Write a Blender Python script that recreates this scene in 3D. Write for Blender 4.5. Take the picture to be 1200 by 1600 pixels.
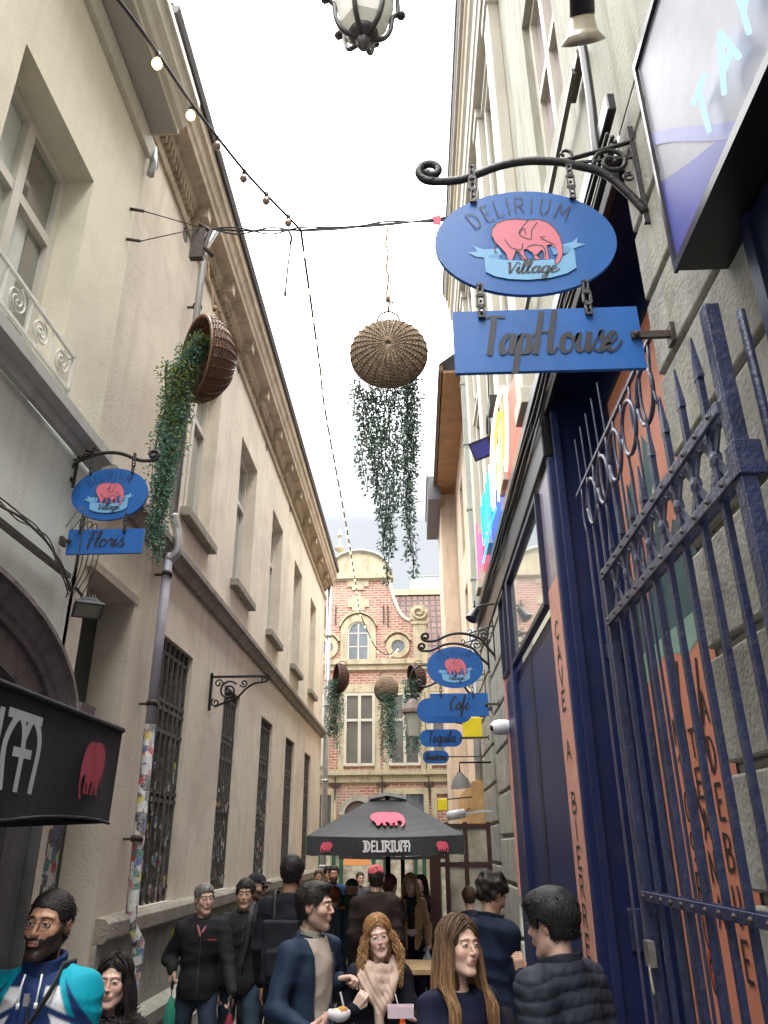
import bpy, math, random
import numpy as np
from mathutils import Vector, Matrix
S = bpy.context.scene
for o in list(bpy.data.objects): bpy.data.objects.remove(o)
rnd = random.Random(7)
R = math.radians
# ------------------------------------------------------------------ camera
cam = bpy.data.cameras.new('camera'); co = bpy.data.objects.new('camera', cam)
S.collection.objects.link(co); S.camera = co
co.location = (0, 0, 1.95)
co.rotation_euler = (1.9844301, 0.0063456, 0.0399962)
cam.sensor_fit = 'VERTICAL'; cam.sensor_height = 36; cam.lens = 36*1190/1600
cam.clip_start = 0.05; cam.clip_end = 400
# ------------------------------------------------------------------ sky and sun
W = bpy.data.worlds.new('World'); S.world = W; W.use_nodes = True
nt = W.node_tree; nt.nodes.clear()
def N(t, k, **kw):
    n = t.nodes.new(k)
    for a, b in kw.items(): setattr(n, a, b)
    return n
def L(t, a, b): t.links.new(a, b)
ow = N(nt, 'ShaderNodeOutputWorld'); bg = N(nt, 'ShaderNodeBackground')
sk = N(nt, 'ShaderNodeTexSky'); sk.sky_type = 'NISHITA'; sk.sun_disc = False
sk.sun_elevation = R(52); sk.sun_rotation = R(200); sk.dust_density = 4; sk.air_density = 1.2
tc = N(nt, 'ShaderNodeTexCoord'); sp = N(nt, 'ShaderNodeSeparateXYZ')
L(nt, tc.outputs['Generated'], sp.inputs[0])
mr = N(nt, 'ShaderNodeMapRange'); mr.inputs[1].default_value = 0.0; mr.inputs[2].default_value = 0.75
L(nt, sp.outputs[2], mr.inputs[0])
cr = N(nt, 'ShaderNodeValToRGB')                      # overcast sky: brighter and whiter overhead
e0, e1 = cr.color_ramp.elements; e0.color = (.93, .96, .98, 1); e1.color = (15.5, 15.4, 15.2, 1); q = cr.color_ramp.elements.new(.52); q.color = (1.16, 1.19, 1.2, 1); q = cr.color_ramp.elements.new(.68); q.color = (4.2, 4.25, 4.25, 1)
L(nt, mr.outputs[0], cr.inputs[0])
nz = N(nt, 'ShaderNodeTexNoise'); nz.inputs['Scale'].default_value = 2.2; nz.inputs['Detail'].default_value = 5
L(nt, tc.outputs['Generated'], nz.inputs['Vector'])
m1 = N(nt, 'ShaderNodeMapRange'); m1.inputs[1].default_value = .3; m1.inputs[2].default_value = .7
m1.inputs[3].default_value = .88; m1.inputs[4].default_value = 1.12
L(nt, nz.outputs[0], m1.inputs[0])
vm = N(nt, 'ShaderNodeVectorMath', operation='SCALE'); L(nt, cr.outputs[0], vm.inputs[0]); L(nt, m1.outputs[0], vm.inputs['Scale'])
mx = N(nt, 'ShaderNodeMixRGB'); mx.inputs[0].default_value = .95
L(nt, sk.outputs[0], mx.inputs[1]); L(nt, vm.outputs[0], mx.inputs[2])
L(nt, mx.outputs[0], bg.inputs[0]); bg.inputs[1].default_value = 0.13
L(nt, bg.outputs[0], ow.inputs[0])
sun = bpy.data.lights.new('sun', 'SUN'); sun.energy = 0.7; sun.angle = R(45); sun.color = (1, .96, .9)
so = bpy.data.objects.new('sun', sun); S.collection.objects.link(so)
so.rotation_euler = (R(22), R(12), R(15))
S.view_settings.view_transform = 'Standard'; S.view_settings.look = 'None'
S.view_settings.exposure = 2.45; S.view_settings.gamma = 1
S.render.engine = 'CYCLES'
# ------------------------------------------------------------------ materials
MC = {}
def lin(c):
    return tuple(((x/255)/12.92 if x <= 10 else (((x/255)+.055)/1.055)**2.4) for x in c)
def mat(name, col, rough=.6, var=.12, scale=4., bump=0., bscale=30., metal=0., streak=0., spec=.5, coat=0., dirt=None, dirta=0., coord='Object', alpha=None, sheen=0., patch=None, patcha=.5):
    """procedural material: base colour varied by noise, optional vertical weather streaks, dirt and bump"""
    if name in MC: return MC[name]
    m = bpy.data.materials.new(name); m.use_nodes = True; t = m.node_tree; t.nodes.clear()
    out = N(t, 'ShaderNodeOutputMaterial'); b = N(t, 'ShaderNodeBsdfPrincipled'); L(t, b.outputs[0], out.inputs[0])
    b.inputs['Roughness'].default_value = rough; b.inputs['Metallic'].default_value = metal
    b.inputs['Specular IOR Level'].default_value = spec; b.inputs['Coat Weight'].default_value = coat
    if sheen: b.inputs['Sheen Weight'].default_value = sheen
    tc = N(t, 'ShaderNodeTexCoord'); v = tc.outputs[coord]
    n1 = N(t, 'ShaderNodeTexNoise'); n1.inputs['Scale'].default_value = scale; n1.inputs['Detail'].default_value = 6; n1.inputs['Roughness'].default_value = .6
    L(t, v, n1.inputs['Vector'])
    ramp = N(t, 'ShaderNodeValToRGB'); e = ramp.color_ramp.elements
    e[0].position = .3; e[1].position = .7
    e[0].color = (*[max(0, c*(1-var)) for c in col], 1); e[1].color = (*[min(1, c*(1+var)) for c in col], 1)
    L(t, n1.outputs[0], ramp.inputs[0]); cur = ramp.outputs[0]
    if streak:
        mp = N(t, 'ShaderNodeMapping'); mp.inputs['Scale'].default_value = (3.5, 3.5, .35); L(t, v, mp.inputs[0])
        n2 = N(t, 'ShaderNodeTexNoise'); n2.inputs['Scale'].default_value = 2.0; n2.inputs['Detail'].default_value = 7; n2.inputs['Roughness'].default_value = .65
        L(t, mp.outputs[0], n2.inputs['Vector'])
        r2 = N(t, 'ShaderNodeMapRange'); r2.inputs[1].default_value = .48; r2.inputs[2].default_value = .75; r2.inputs[3].default_value = 0; r2.inputs[4].default_value = streak
        L(t, n2.outputs[0], r2.inputs[0])
        mx = N(t, 'ShaderNodeMixRGB', blend_type='MULTIPLY'); L(t, r2.outputs[0], mx.inputs[0]); L(t, cur, mx.inputs[1]); mx.inputs[2].default_value = (.45, .40, .34, 1); cur = mx.outputs[0]
    if patch:      # large repaired or faded areas with ragged edges
        n5 = N(t, 'ShaderNodeTexNoise'); n5.inputs['Scale'].default_value = .55; n5.inputs['Detail'].default_value = 10; n5.inputs['Roughness'].default_value = .55; n5.inputs['Distortion'].default_value = .6
        L(t, v, n5.inputs['Vector']); r5 = N(t, 'ShaderNodeMapRange'); r5.inputs[1].default_value = .50; r5.inputs[2].default_value = .60; r5.inputs[4].default_value = patcha; L(t, n5.outputs[0], r5.inputs[0])
        mx = N(t, 'ShaderNodeMixRGB'); L(t, r5.outputs[0], mx.inputs[0]); L(t, cur, mx.inputs[1]); mx.inputs[2].default_value = (*patch, 1); cur = mx.outputs[0]
        n6 = N(t, 'ShaderNodeTexVoronoi'); n6.feature = 'DISTANCE_TO_EDGE'; n6.inputs['Scale'].default_value = .8; ad = N(t, 'ShaderNodeVectorMath', operation='MULTIPLY_ADD'); L(t, n1.outputs[1], ad.inputs[0]); ad.inputs[1].default_value = (.7, .7, .7); L(t, v, ad.inputs[2]); L(t, ad.outputs[0], n6.inputs['Vector'])
        r6 = N(t, 'ShaderNodeMapRange'); r6.inputs[1].default_value = .0; r6.inputs[2].default_value = .006; r6.inputs[3].default_value = .35; r6.inputs[4].default_value = 0; L(t, n6.outputs[0], r6.inputs[0])
        mm = N(t, 'ShaderNodeMath', operation='MULTIPLY'); L(t, r6.outputs[0], mm.inputs[0]); L(t, r5.outputs[0], mm.inputs[1])
        mx = N(t, 'ShaderNodeMixRGB', blend_type='MULTIPLY'); L(t, mm.outputs[0], mx.inputs[0]); L(t, cur, mx.inputs[1]); mx.inputs[2].default_value = (.35, .3, .25, 1); cur = mx.outputs[0]
    if dirt:
        n3 = N(t, 'ShaderNodeTexNoise'); n3.inputs['Scale'].default_value = scale*2.7; n3.inputs['Detail'].default_value = 9; n3.inputs['Roughness'].default_value = .7
        L(t, v, n3.inputs['Vector'])
        r3 = N(t, 'ShaderNodeMapRange'); r3.inputs[1].default_value = .5; r3.inputs[2].default_value = .68; r3.inputs[4].default_value = dirta
        L(t, n3.outputs[0], r3.inputs[0])
        mx = N(t, 'ShaderNodeMixRGB'); L(t, r3.outputs[0], mx.inputs[0]); L(t, cur, mx.inputs[1]); mx.inputs[2].default_value = (*dirt, 1); cur = mx.outputs[0]
    L(t, cur, b.inputs['Base Color'])
    if bump:
        n4 = N(t, 'ShaderNodeTexNoise'); n4.inputs['Scale'].default_value = bscale; n4.inputs['Detail'].default_value = 4; L(t, v, n4.inputs['Vector'])
        bp = N(t, 'ShaderNodeBump'); bp.inputs['Strength'].default_value = bump; bp.inputs['Distance'].default_value = .02
        L(t, n4.outputs[0], bp.inputs['Height']); L(t, bp.outputs[0], b.inputs['Normal'])
    MC[name] = m; return m
def colmat(name, rough=.6, spec=.3, sss=0., bump=0., bscale=60., streaks=None):
    """material whose own colour comes from the mesh's colour attribute"""
    if name in MC: return MC[name]
    m = bpy.data.materials.new(name); m.use_nodes = True; t = m.node_tree; b = t.nodes['Principled BSDF']
    a = N(t, 'ShaderNodeAttribute'); a.attribute_name = 'col'
    tc = N(t, 'ShaderNodeTexCoord'); n1 = N(t, 'ShaderNodeTexNoise'); n1.inputs['Scale'].default_value = bscale; n1.inputs['Detail'].default_value = 4
    if streaks:
        mp = N(t, 'ShaderNodeMapping'); mp.inputs['Scale'].default_value = streaks; L(t, tc.outputs['Object'], mp.inputs[0]); L(t, mp.outputs[0], n1.inputs['Vector'])
    else: L(t, tc.outputs['Object'], n1.inputs['Vector'])
    mr = N(t, 'ShaderNodeMapRange'); mr.inputs[1].default_value = .3; mr.inputs[2].default_value = .7; mr.inputs[3].default_value = .86 if not streaks else .55; mr.inputs[4].default_value = 1.1 if not streaks else 1.4
    L(t, n1.outputs[0], mr.inputs[0])
    vm = N(t, 'ShaderNodeVectorMath', operation='SCALE'); L(t, a.outputs['Color'], vm.inputs[0]); L(t, mr.outputs[0], vm.inputs['Scale'])
    L(t, vm.outputs[0], b.inputs['Base Color']); b.inputs['Roughness'].default_value = rough; b.inputs['Specular IOR Level'].default_value = spec
    if sss:
        b.inputs['Subsurface Weight'].default_value = sss; b.inputs['Subsurface Radius'].default_value = (.012, .005, .003); b.inputs['Subsurface Scale'].default_value = .5
    if bump:
        bp = N(t, 'ShaderNodeBump'); bp.inputs['Strength'].default_value = bump; bp.inputs['Distance'].default_value = .004
        L(t, n1.outputs[0], bp.inputs['Height']); L(t, bp.outputs[0], b.inputs['Normal'])
    MC[name] = m; return m
def emat(name, col, st):
    if name in MC: return MC[name]
    m = bpy.data.materials.new(name); m.use_nodes = True; t = m.node_tree; t.nodes.clear()
    out = N(t, 'ShaderNodeOutputMaterial'); e = N(t, 'ShaderNodeEmission'); e.inputs[0].default_value = (*col, 1); e.inputs[1].default_value = st
    L(t, e.outputs[0], out.inputs[0]); MC[name] = m; return m
def glassmat(name, col=(.06, .07, .08), rough=.04, var=.3):
    """window pane: dark room behind glossy glass"""
    return mat(name, col, rough=rough, var=var, scale=.8, spec=.9, coat=1.)
def brickmat(name, c1, c2, mortar, plane='xz', w=.21, h=.065, ms=.012, offs=.5, wash=0., bump=.6, rough=.85, washc=(.75, .7, .62), big=1.):
    if name in MC: return MC[name]
    m = bpy.data.materials.new(name); m.use_nodes = True; t = m.node_tree; b = t.nodes['Principled BSDF']
    tc = N(t, 'ShaderNodeTexCoord'); sp = N(t, 'ShaderNodeSeparateXYZ'); cb = N(t, 'ShaderNodeCombineXYZ'); L(t, tc.outputs['Object'], sp.inputs[0])
    L(t, sp.outputs['XYZ'.index(plane[0].upper())], cb.inputs[0]); L(t, sp.outputs['XYZ'.index(plane[1].upper())], cb.inputs[1])
    nw = N(t, 'ShaderNodeTexNoise'); nw.inputs['Scale'].default_value = 6; L(t, tc.outputs['Object'], nw.inputs['Vector'])
    av = N(t, 'ShaderNodeVectorMath', operation='MULTIPLY_ADD'); L(t, nw.outputs[1], av.inputs[0]); av.inputs[1].default_value = (.015, .015, 0); L(t, cb.outputs[0], av.inputs[2])
    br = N(t, 'ShaderNodeTexBrick'); br.offset = offs; L(t, av.outputs[0], br.inputs['Vector'])
    br.inputs['Color1'].default_value = (*c1, 1); br.inputs['Color2'].default_value = (*c2, 1); br.inputs['Mortar'].default_value = (*mortar, 1)
    br.inputs['Scale'].default_value = 1; br.inputs['Brick Width'].default_value = w; br.inputs['Row Height'].default_value = h
    br.inputs['Mortar Size'].default_value = ms; br.inputs['Mortar Smooth'].default_value = .25
    n1 = N(t, 'ShaderNodeTexNoise'); n1.inputs['Scale'].default_value = 1.3*big; n1.inputs['Detail'].default_value = 8; n1.inputs['Roughness'].default_value = .7; L(t, tc.outputs['Object'], n1.inputs['Vector'])
    mr = N(t, 'ShaderNodeMapRange'); mr.inputs[1].default_value = .42; mr.inputs[2].default_value = .66; mr.inputs[4].default_value = wash; L(t, n1.outputs[0], mr.inputs[0])
    mx = N(t, 'ShaderNodeMixRGB'); L(t, mr.outputs[0], mx.inputs[0]); L(t, br.outputs[0], mx.inputs[1]); mx.inputs[2].default_value = (*washc, 1)
    n2 = N(t, 'ShaderNodeTexNoise'); n2.inputs['Scale'].default_value = 14; n2.inputs['Detail'].default_value = 5; L(t, tc.outputs['Object'], n2.inputs['Vector'])
    m2 = N(t, 'ShaderNodeMapRange'); m2.inputs[1].default_value = .3; m2.inputs[2].default_value = .7; m2.inputs[3].default_value = .7; m2.inputs[4].default_value = 1.2; L(t, n2.outputs[0], m2.inputs[0])
    vm = N(t, 'ShaderNodeVectorMath', operation='SCALE'); L(t, mx.outputs[0], vm.inputs[0]); L(t, m2.outputs[0], vm.inputs['Scale'])
    L(t, vm.outputs[0], b.inputs['Base Color']); b.inputs['Roughness'].default_value = rough
    bp = N(t, 'ShaderNodeBump'); bp.invert = True; bp.inputs['Strength'].default_value = bump; bp.inputs['Distance'].default_value = .02
    L(t, br.outputs['Fac'], bp.inputs['Height']); L(t, bp.outputs[0], b.inputs['Normal'])
    MC[name] = m; return m
def stickermat(name='sticker_paper', base=(.30, .29, .28), scale=14.):
    """patchwork of torn paper stickers"""
    if name in MC: return MC[name]
    m = bpy.data.materials.new(name); m.use_nodes = True; t = m.node_tree; b = t.nodes['Principled BSDF']
    tc = N(t, 'ShaderNodeTexCoord'); v = N(t, 'ShaderNodeTexVoronoi'); v.distance = 'CHEBYCHEV'; v.inputs['Scale'].default_value = scale; L(t, tc.outputs['Object'], v.inputs['Vector'])
    sp = N(t, 'ShaderNodeSeparateColor'); L(t, v.outputs['Color'], sp.inputs[0])
    rp = N(t, 'ShaderNodeValToRGB'); rp.color_ramp.interpolation = 'CONSTANT'
    cols = [(.38, .37, .36), (.03, .03, .04), (.30, .29, .27), (.45, .44, .42), (.30, .03, .04), (.10, .10, .10), (.04, .08, .2), (.48, .46, .44), (.04, .14, .12), (.40, .34, .04), (.06, .06, .07), (.35, .35, .36), (.32, .14, .16), (.05, .045, .045), (.2, .28, .34)]
    e = rp.color_ramp.elements; e[0].color = (*cols[0], 1); e[1].position = 1/len(cols); e[1].color = (*cols[1], 1)
    for i in range(2, len(cols)):
        q = e.new(i/len(cols)); q.color = (*cols[i], 1)
    L(t, sp.outputs[0], rp.inputs[0])
    n = N(t, 'ShaderNodeTexNoise'); n.inputs['Scale'].default_value = 60; n.inputs['Detail'].default_value = 3; L(t, tc.outputs['Object'], n.inputs['Vector'])
    mr = N(t, 'ShaderNodeMapRange'); mr.inputs[1].default_value = .5; mr.inputs[2].default_value = .56; L(t, n.outputs[0], mr.inputs[0])
    mx = N(t, 'ShaderNodeMixRGB'); L(t, mr.outputs[0], mx.inputs[0]); L(t, rp.outputs[0], mx.inputs[1]); mx.inputs[2].default_value = (*base, 1)
    m3 = N(t, 'ShaderNodeMath', operation='MULTIPLY'); L(t, mr.outputs[0], m3.inputs[0]); m3.inputs[1].default_value = .35; L(t, m3.outputs[0], mx.inputs[0])
    L(t, mx.outputs[0], b.inputs['Base Color']); b.inputs['Roughness'].default_value = .55
    MC[name] = m; return m
# ------------------------------------------------------------------ object helpers
def tag(o, label=None, cat=None, group=None, kind=None):
    if label: o['label'] = label
    if cat: o['category'] = cat
    if group: o['group'] = group
    if kind: o['kind'] = kind
    return o
def thing(name, label, cat, loc, group=None):
    o = bpy.data.objects.new(name, None); S.collection.objects.link(o); o.location = loc; o.empty_display_size = .2
    return tag(o, label, cat, group)
def wloc(o):
    v = Vector((0, 0, 0))
    while o is not None: v += o.location; o = o.parent
    return v
SPLIT = {'pilasters': ('pilaster', .004), 'dentils': ('dentil_row', .03), 'upper_window_sills': ('window_sill', .004), 'lock_plate': ('lock_plate', .004), 'ground_floor_glass': ('ground_floor_pane', .004),
 'vent_holes': ('vent_hole', .004), 'pipe_clips': ('pipe_clip', .004), 'clips': ('pipe_clip', .004), 'door_panels': ('door_panel', .001), 'wall_anchors': ('wall_anchor', .05), 'string_courses': ('string_course', .004),
 'window_surrounds': ('window_surround', .03), 'ground_floor_stonework': ('stone_surround', .004), 'shop_panes': ('shop_pane', .004), 'green_shop_frame': ('shop_frame', .01), 'rivets': ('rivet', .0005), 'stone_jambs': ('stone_jamb', .004),
 'fixing': ('fixing', .004), 'junction_clamp': ('junction_clamp', .02), 'anchor_lines': ('anchor_line', .01), 'print': ('print', .12), 'valance_print': ('printed_lettering', .05), 'gable_coping': ('gable_coping', .01), 'collars': ('collar', .002), 'eaves': ('eaves', .02), 'casing': ('casing', .01), 'loose_stickers': ('loose_sticker', .001), 'yellow_spray_mark': ('spray_mark', .01), 'latch_chain': ('latch', .05)}
class MB:
    def __init__(s): s.v = []; s.f = []; s.m = []; s.cur = 0; s.sm = []; s.smooth = False
    def add(s, vs, fs):
        n = len(s.v); s.v.extend([tuple(map(float, p)) for p in vs])
        for f in fs: s.f.append(tuple(n+i for i in f)); s.m.append(s.cur); s.sm.append(s.smooth)
    def box(s, x0, x1, y0, y1, z0, z1):
        x0, x1 = sorted((x0, x1)); y0, y1 = sorted((y0, y1)); z0, z1 = sorted((z0, z1))
        s.add([(x, y, z) for z in (z0, z1) for y in (y0, y1) for x in (x0, x1)], [(0, 2, 3, 1), (4, 5, 7, 6), (0, 1, 5, 4), (2, 6, 7, 3), (0, 4, 6, 2), (1, 3, 7, 5)])
    def quad(s, *p): s.add(p, [tuple(range(len(p)))])
    def bar(s, a, b, w, h=None, up=(0, 0, 1)):
        h = h or w; a = Vector(a); b = Vector(b); d = (b-a).normalized(); u = Vector(up)
        if abs(d.dot(u)) > .95: u = Vector((0, 1, 0)) if abs(d.y) < .9 else Vector((1, 0, 0))
        r = d.cross(u).normalized(); u = r.cross(d)
        vs = [p + r*(w/2*i) + u*(h/2*j) for p in (a, b) for i, j in ((-1, -1), (1, -1), (1, 1), (-1, 1))]
        s.add(vs, [(3, 2, 1, 0), (4, 5, 6, 7), (0, 1, 5, 4), (1, 2, 6, 5), (2, 3, 7, 6), (3, 0, 4, 7)])
    def tube(s, pts, r, n=8, cap=True, flat=1.):
        pts = [Vector(p) for p in pts]; m = len(pts); rs = r if hasattr(r, '__len__') else [r]*m
        base = len(s.v); prev = None; sm = s.smooth; s.smooth = True; vs = []; fs = []
        for i, p in enumerate(pts):
            d = (pts[min(i+1, m-1)]-pts[max(i-1, 0)])
            d = d.normalized() if d.length > 1e-9 else Vector((0, 0, 1))
            if prev is None:
                u = Vector((0, 0, 1)) if abs(d.z) < .9 else Vector((1, 0, 0))
                u = (u - d*u.dot(d)).normalized()
            else:
                u = prev - d*prev.dot(d); u = u.normalized() if u.length > 1e-6 else prev
            prev = u; w = d.cross(u)
            for k in range(n):
                a = 2*math.pi*k/n; vs.append(p + u*(math.cos(a)*rs[i]) + w*(math.sin(a)*rs[i]*flat))
        for i in range(m-1):
            for k in range(n):
                fs.append((i*n+k, i*n+(k+1) % n, (i+1)*n+(k+1) % n, (i+1)*n+k))
        if cap: fs.append(tuple(range(n-1, -1, -1))); fs.append(tuple((m-1)*n+k for k in range(n)))
        s.add(vs, fs); s.smooth = sm
    def lathe(s, prof, c, axis=(0, 0, 1), n=24, a0=0., a1=2*math.pi):
        """prof: (radius, distance along the axis)"""
        d = Vector(axis).normalized(); u = Vector((0, 0, 1)) if abs(d.z) < .9 else Vector((1, 0, 0))
        u = (u-d*u.dot(d)).normalized(); w = d.cross(u); c = Vector(c); full = abs(a1-a0-2*math.pi) < 1e-6
        k = n if full else n+1; vs = []; fs = []
        for r, h in prof:
            for i in range(k):
                a = a0+(a1-a0)*i/n; vs.append(c+d*h+(u*math.cos(a)+w*math.sin(a))*r)
        for j in range(len(prof)-1):
            for i in range(n): i2 = (i+1) % k; fs.append((j*k+i, j*k+i2, (j+1)*k+i2, (j+1)*k+i))
        s.add(vs, fs)
    def prism(s, poly, fn, d0, d1):
        """poly in 2D, fn(a,b,d) -> point; closed solid between depths d0 and d1"""
        n = len(poly); vs = [fn(a, b, d0) for a, b in poly]+[fn(a, b, d1) for a, b in poly]
        s.add(vs, [tuple(range(n)), tuple(range(2*n-1, n-1, -1))]+[(i, i+n, (i+1) % n+n, (i+1) % n) for i in range(n)])
    def clusters(s, gap):
        par = list(range(len(s.v)))
        def fd(i):
            while par[i] != i: par[i] = par[par[i]]; i = par[i]
            return i
        for f in s.f:
            for i in f[1:]: par[fd(i)] = fd(f[0])
        g = {}
        for k, f in enumerate(s.f): g.setdefault(fd(f[0]), []).append(k)
        V = np.array(s.v); L_ = []
        for fs in g.values():
            ids = sorted({i for k in fs for i in s.f[k]}); q = V[ids]; L_.append([q.min(0)-gap, q.max(0)+gap, fs])
        ch = True
        while ch:
            ch = False; out = []
            for a in L_:
                for b in out:
                    if (a[0] <= b[1]).all() and (b[0] <= a[1]).all(): b[0] = np.minimum(a[0], b[0]); b[1] = np.maximum(a[1], b[1]); b[2] = b[2]+a[2]; ch = True; break
                else: out.append(a)
            L_ = out
        return [x[2] for x in L_]
    def build(s, name, mats, parent=None, bevel=0., label=None, cols=None, sp=True):
        if sp and name in SPLIT and parent is not None:
            nn, gap = SPLIT[name]; r = None
            for fs in s.clusters(gap):
                q = MB(); ids = sorted({i for k in fs for i in s.f[k]}); mp = {a: b for b, a in enumerate(ids)}
                q.v = [s.v[i] for i in ids]; q.f = [tuple(mp[i] for i in s.f[k]) for k in fs]; q.m = [s.m[k] for k in fs]; q.sm = [s.sm[k] for k in fs]
                o = q.build(nn, mats, parent, bevel, label, None, False); r = r or o
            return r
        me = bpy.data.meshes.new(name); V = np.array(s.v, float).reshape(-1, 3)
        if parent is not None: org = wloc(parent)
        else:
            org = Vector(((V[:, 0].min()+V[:, 0].max())/2, (V[:, 1].min()+V[:, 1].max())/2, V[:, 2].min()))
        V = V-np.array(org)
        me.from_pydata(V.tolist(), [], s.f)
        for m in (mats if isinstance(mats, (list, tuple)) else [mats]): me.materials.append(m)
        me.polygons.foreach_set('material_index', s.m); me.polygons.foreach_set('use_smooth', s.sm)
        if cols is not None:
            at = me.color_attributes.new('col', 'FLOAT_COLOR', 'POINT'); c = np.ones((len(V), 4), np.float32); c[:, :3] = cols; at.data.foreach_set('color', c.ravel())
        me.update()
        o = bpy.data.objects.new(name, me); S.collection.objects.link(o)
        if parent is not None: o.parent = parent
        else: o.location = org
        if bevel:
            b = o.modifiers.new('bevel', 'BEVEL'); b.width = bevel; b.segments = 2; b.limit_method = 'ANGLE'
        if label: o['label'] = label
        return o
def one(mb, name, mats, label, cat, group=None, kind=None, bevel=0.):
    return tag(mb.build(name, mats, None, bevel), label, cat, group, kind)
def copytree(o, parent=None):
    c = o.copy(); S.collection.objects.link(c); c.parent = parent
    for ch in [x for x in bpy.data.objects if x.parent == o]: copytree(ch, c)
    return c
def spline(P, n=8):
    P = [np.array(p, float) for p in P]; out = []
    Q = [2*P[0]-P[1]]+P+[2*P[-1]-P[-2]]
    for i in range(1, len(Q)-2):
        for k in range(n):
            t = k/n; a, b, c, d = Q[i-1:i+3]
            out.append(.5*((2*b)+(-a+c)*t+(2*a-5*b+4*c-d)*t*t+(-a+3*b-3*c+d)*t**3))
    out.append(P[-1]); return out
# ------------------------------------------------------------------ lettering drawn as brush strokes
def O(cx, cy, rx, ry, a0=100, a1=460, n=14):
    return [(cx+rx*math.cos(R(a0+(a1-a0)*i/n)), cy+ry*math.sin(R(a0+(a1-a0)*i/n))) for i in range(n+1)]
SC = {  # script letters: (advance, strokes); x-height 1
 'T': (1.35, [[(.0, 1.95), (.5, 2.05), (1.35, 2.0)], [(.68, 2.0), (.7, 1.0), (.72, 0)]]),
 'F': (1.15, [[(-.1, 1.85), (.4, 2.05), (1.2, 1.98)], [(.5, 2.0), (.45, 1.0), (.35, -.15)], [(.1, 1.05), (.85, 1.12)]]),
 'H': (1.9, [[(.35, 2.2), (.32, 1.2), (.28, 0)], [(1.25, 2.25), (1.2, 1.2), (1.2, .15), (1.45, .0), (1.7, .25)], [(0, .95), (.3, 1.1), (1.3, 1.12)]]),
 'C': (1.3, [[(1.15, 1.6), (.95, 1.95), (.5, 1.8), (.15, 1.0), (.3, .15), (.75, 0), (1.2, .45)]]),
 'V': (1.2, [[(.0, 1.65), (.2, 1.7), (.35, .9), (.5, .05), (.8, .9), (1.05, 1.7), (1.25, 1.75)]]),
 'M': (1.9, [[(.1, 0), (.25, 1.0), (.4, 1.9), (.6, 1.0), (.85, .1), (1.2, 1.1), (1.4, 1.9), (1.45, 1.0), (1.5, .1), (1.8, .2)]]),
 'a': (1.12, [[(.8, .9), (.5, 1.02), (.15, .65), (.2, .1), (.5, .05), (.8, .55), (.86, 1.0)], [(.86, 1.0), (.82, .25), (.98, .02), (1.2, .3)]]),
 'p': (1.1, [[(-.1, .4), (.2, 1.02), (.18, .2), (.15, -1.0)], [(.18, .5), (.45, 1.0), (.82, .85), (.8, .25), (.5, 0), (.2, .15)], [(.6, .0), (.95, .05), (1.15, .35)]]),
 'o': (1.05, [O(.48, .5, .36, .5), [(.5, 1.0), (.75, .8), (1.1, .85)]]),
 'u': (1.2, [[(-.05, .6), (.15, 1.0), (.15, .3), (.4, .02), (.75, .4), (.85, 1.0)], [(.85, 1.0), (.82, .25), (1.0, .02), (1.25, .35)]]),
 's': (.85, [[(-.05, .3), (.3, .8), (.48, 1.12), (.5, .8), (.7, .4), (.5, .02), (.15, .1)], [(.55, .03), (.8, .1), (.95, .35)]]),
 'e': (.95, [[(.1, .35), (.55, .55), (.7, .85), (.45, 1.03), (.15, .7), (.15, .25), (.45, .0), (.8, .15), (1.05, .5)]]),
 'l': (.6, [[(-.05, .3), (.4, 1.3), (.5, 2.05), (.3, 2.1), (.15, 1.3), (.15, .3), (.35, 0), (.65, .3)]]),
 'r': (.85, [[(-.05, .4), (.15, .9), (.3, 1.15), (.4, .95), (.65, .92), (.6, .4), (.75, .05), (.95, .35)]]),
 'i': (.55, [[(-.05, .4), (.2, 1.0), (.18, .3), (.32, 0), (.58, .3)], [(.22, 1.4), (.24, 1.52)]]),
 'f': (.75, [[(-.05, .3), (.4, 1.2), (.55, 1.95), (.35, 2.05), (.25, 1.2), (.2, 0), (.15, -.8), (.35, -.85), (.35, -.1), (.75, .3)]]),
 'g': (1.05, [[(.8, .9), (.5, 1.02), (.15, .65), (.2, .1), (.5, .05), (.8, .55), (.85, 1.0)], [(.85, 1.0), (.8, 0), (.7, -.8), (.4, -.95), (.3, -.6), (.8, -.1), (1.1, .3)]]),
 'q': (1.05, [[(.8, .9), (.5, 1.02), (.15, .65), (.2, .1), (.5, .05), (.8, .55), (.85, 1.0)], [(.85, 1.0), (.8, 0), (.78, -.95), (1.0, -.5), (1.1, .25)]]),
 'n': (1.15, [[(0, .9), (.15, 1.0), (.12, .4), (.1, 0)], [(.12, .4), (.4, .98), (.7, .85), (.68, .25), (.85, 0), (1.15, .3)]]),
 'm': (1.7, [[(0, .9), (.15, 1.0), (.12, 0)], [(.12, .4), (.4, .98), (.62, .8), (.6, 0)], [(.6, .4), (.95, .98), (1.2, .8), (1.2, .2), (1.35, 0), (1.7, .3)]]),
 't': (.7, [[(.3, 1.7), (.25, .8), (.25, .15), (.45, 0), (.75, .3)], [(0, 1.1), (.6, 1.15)]]),
 ' ': (.6, []), }
SC['é'] = (.95, SC['e'][1]+[[(.45, 1.35), (.75, 1.75)]])
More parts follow.
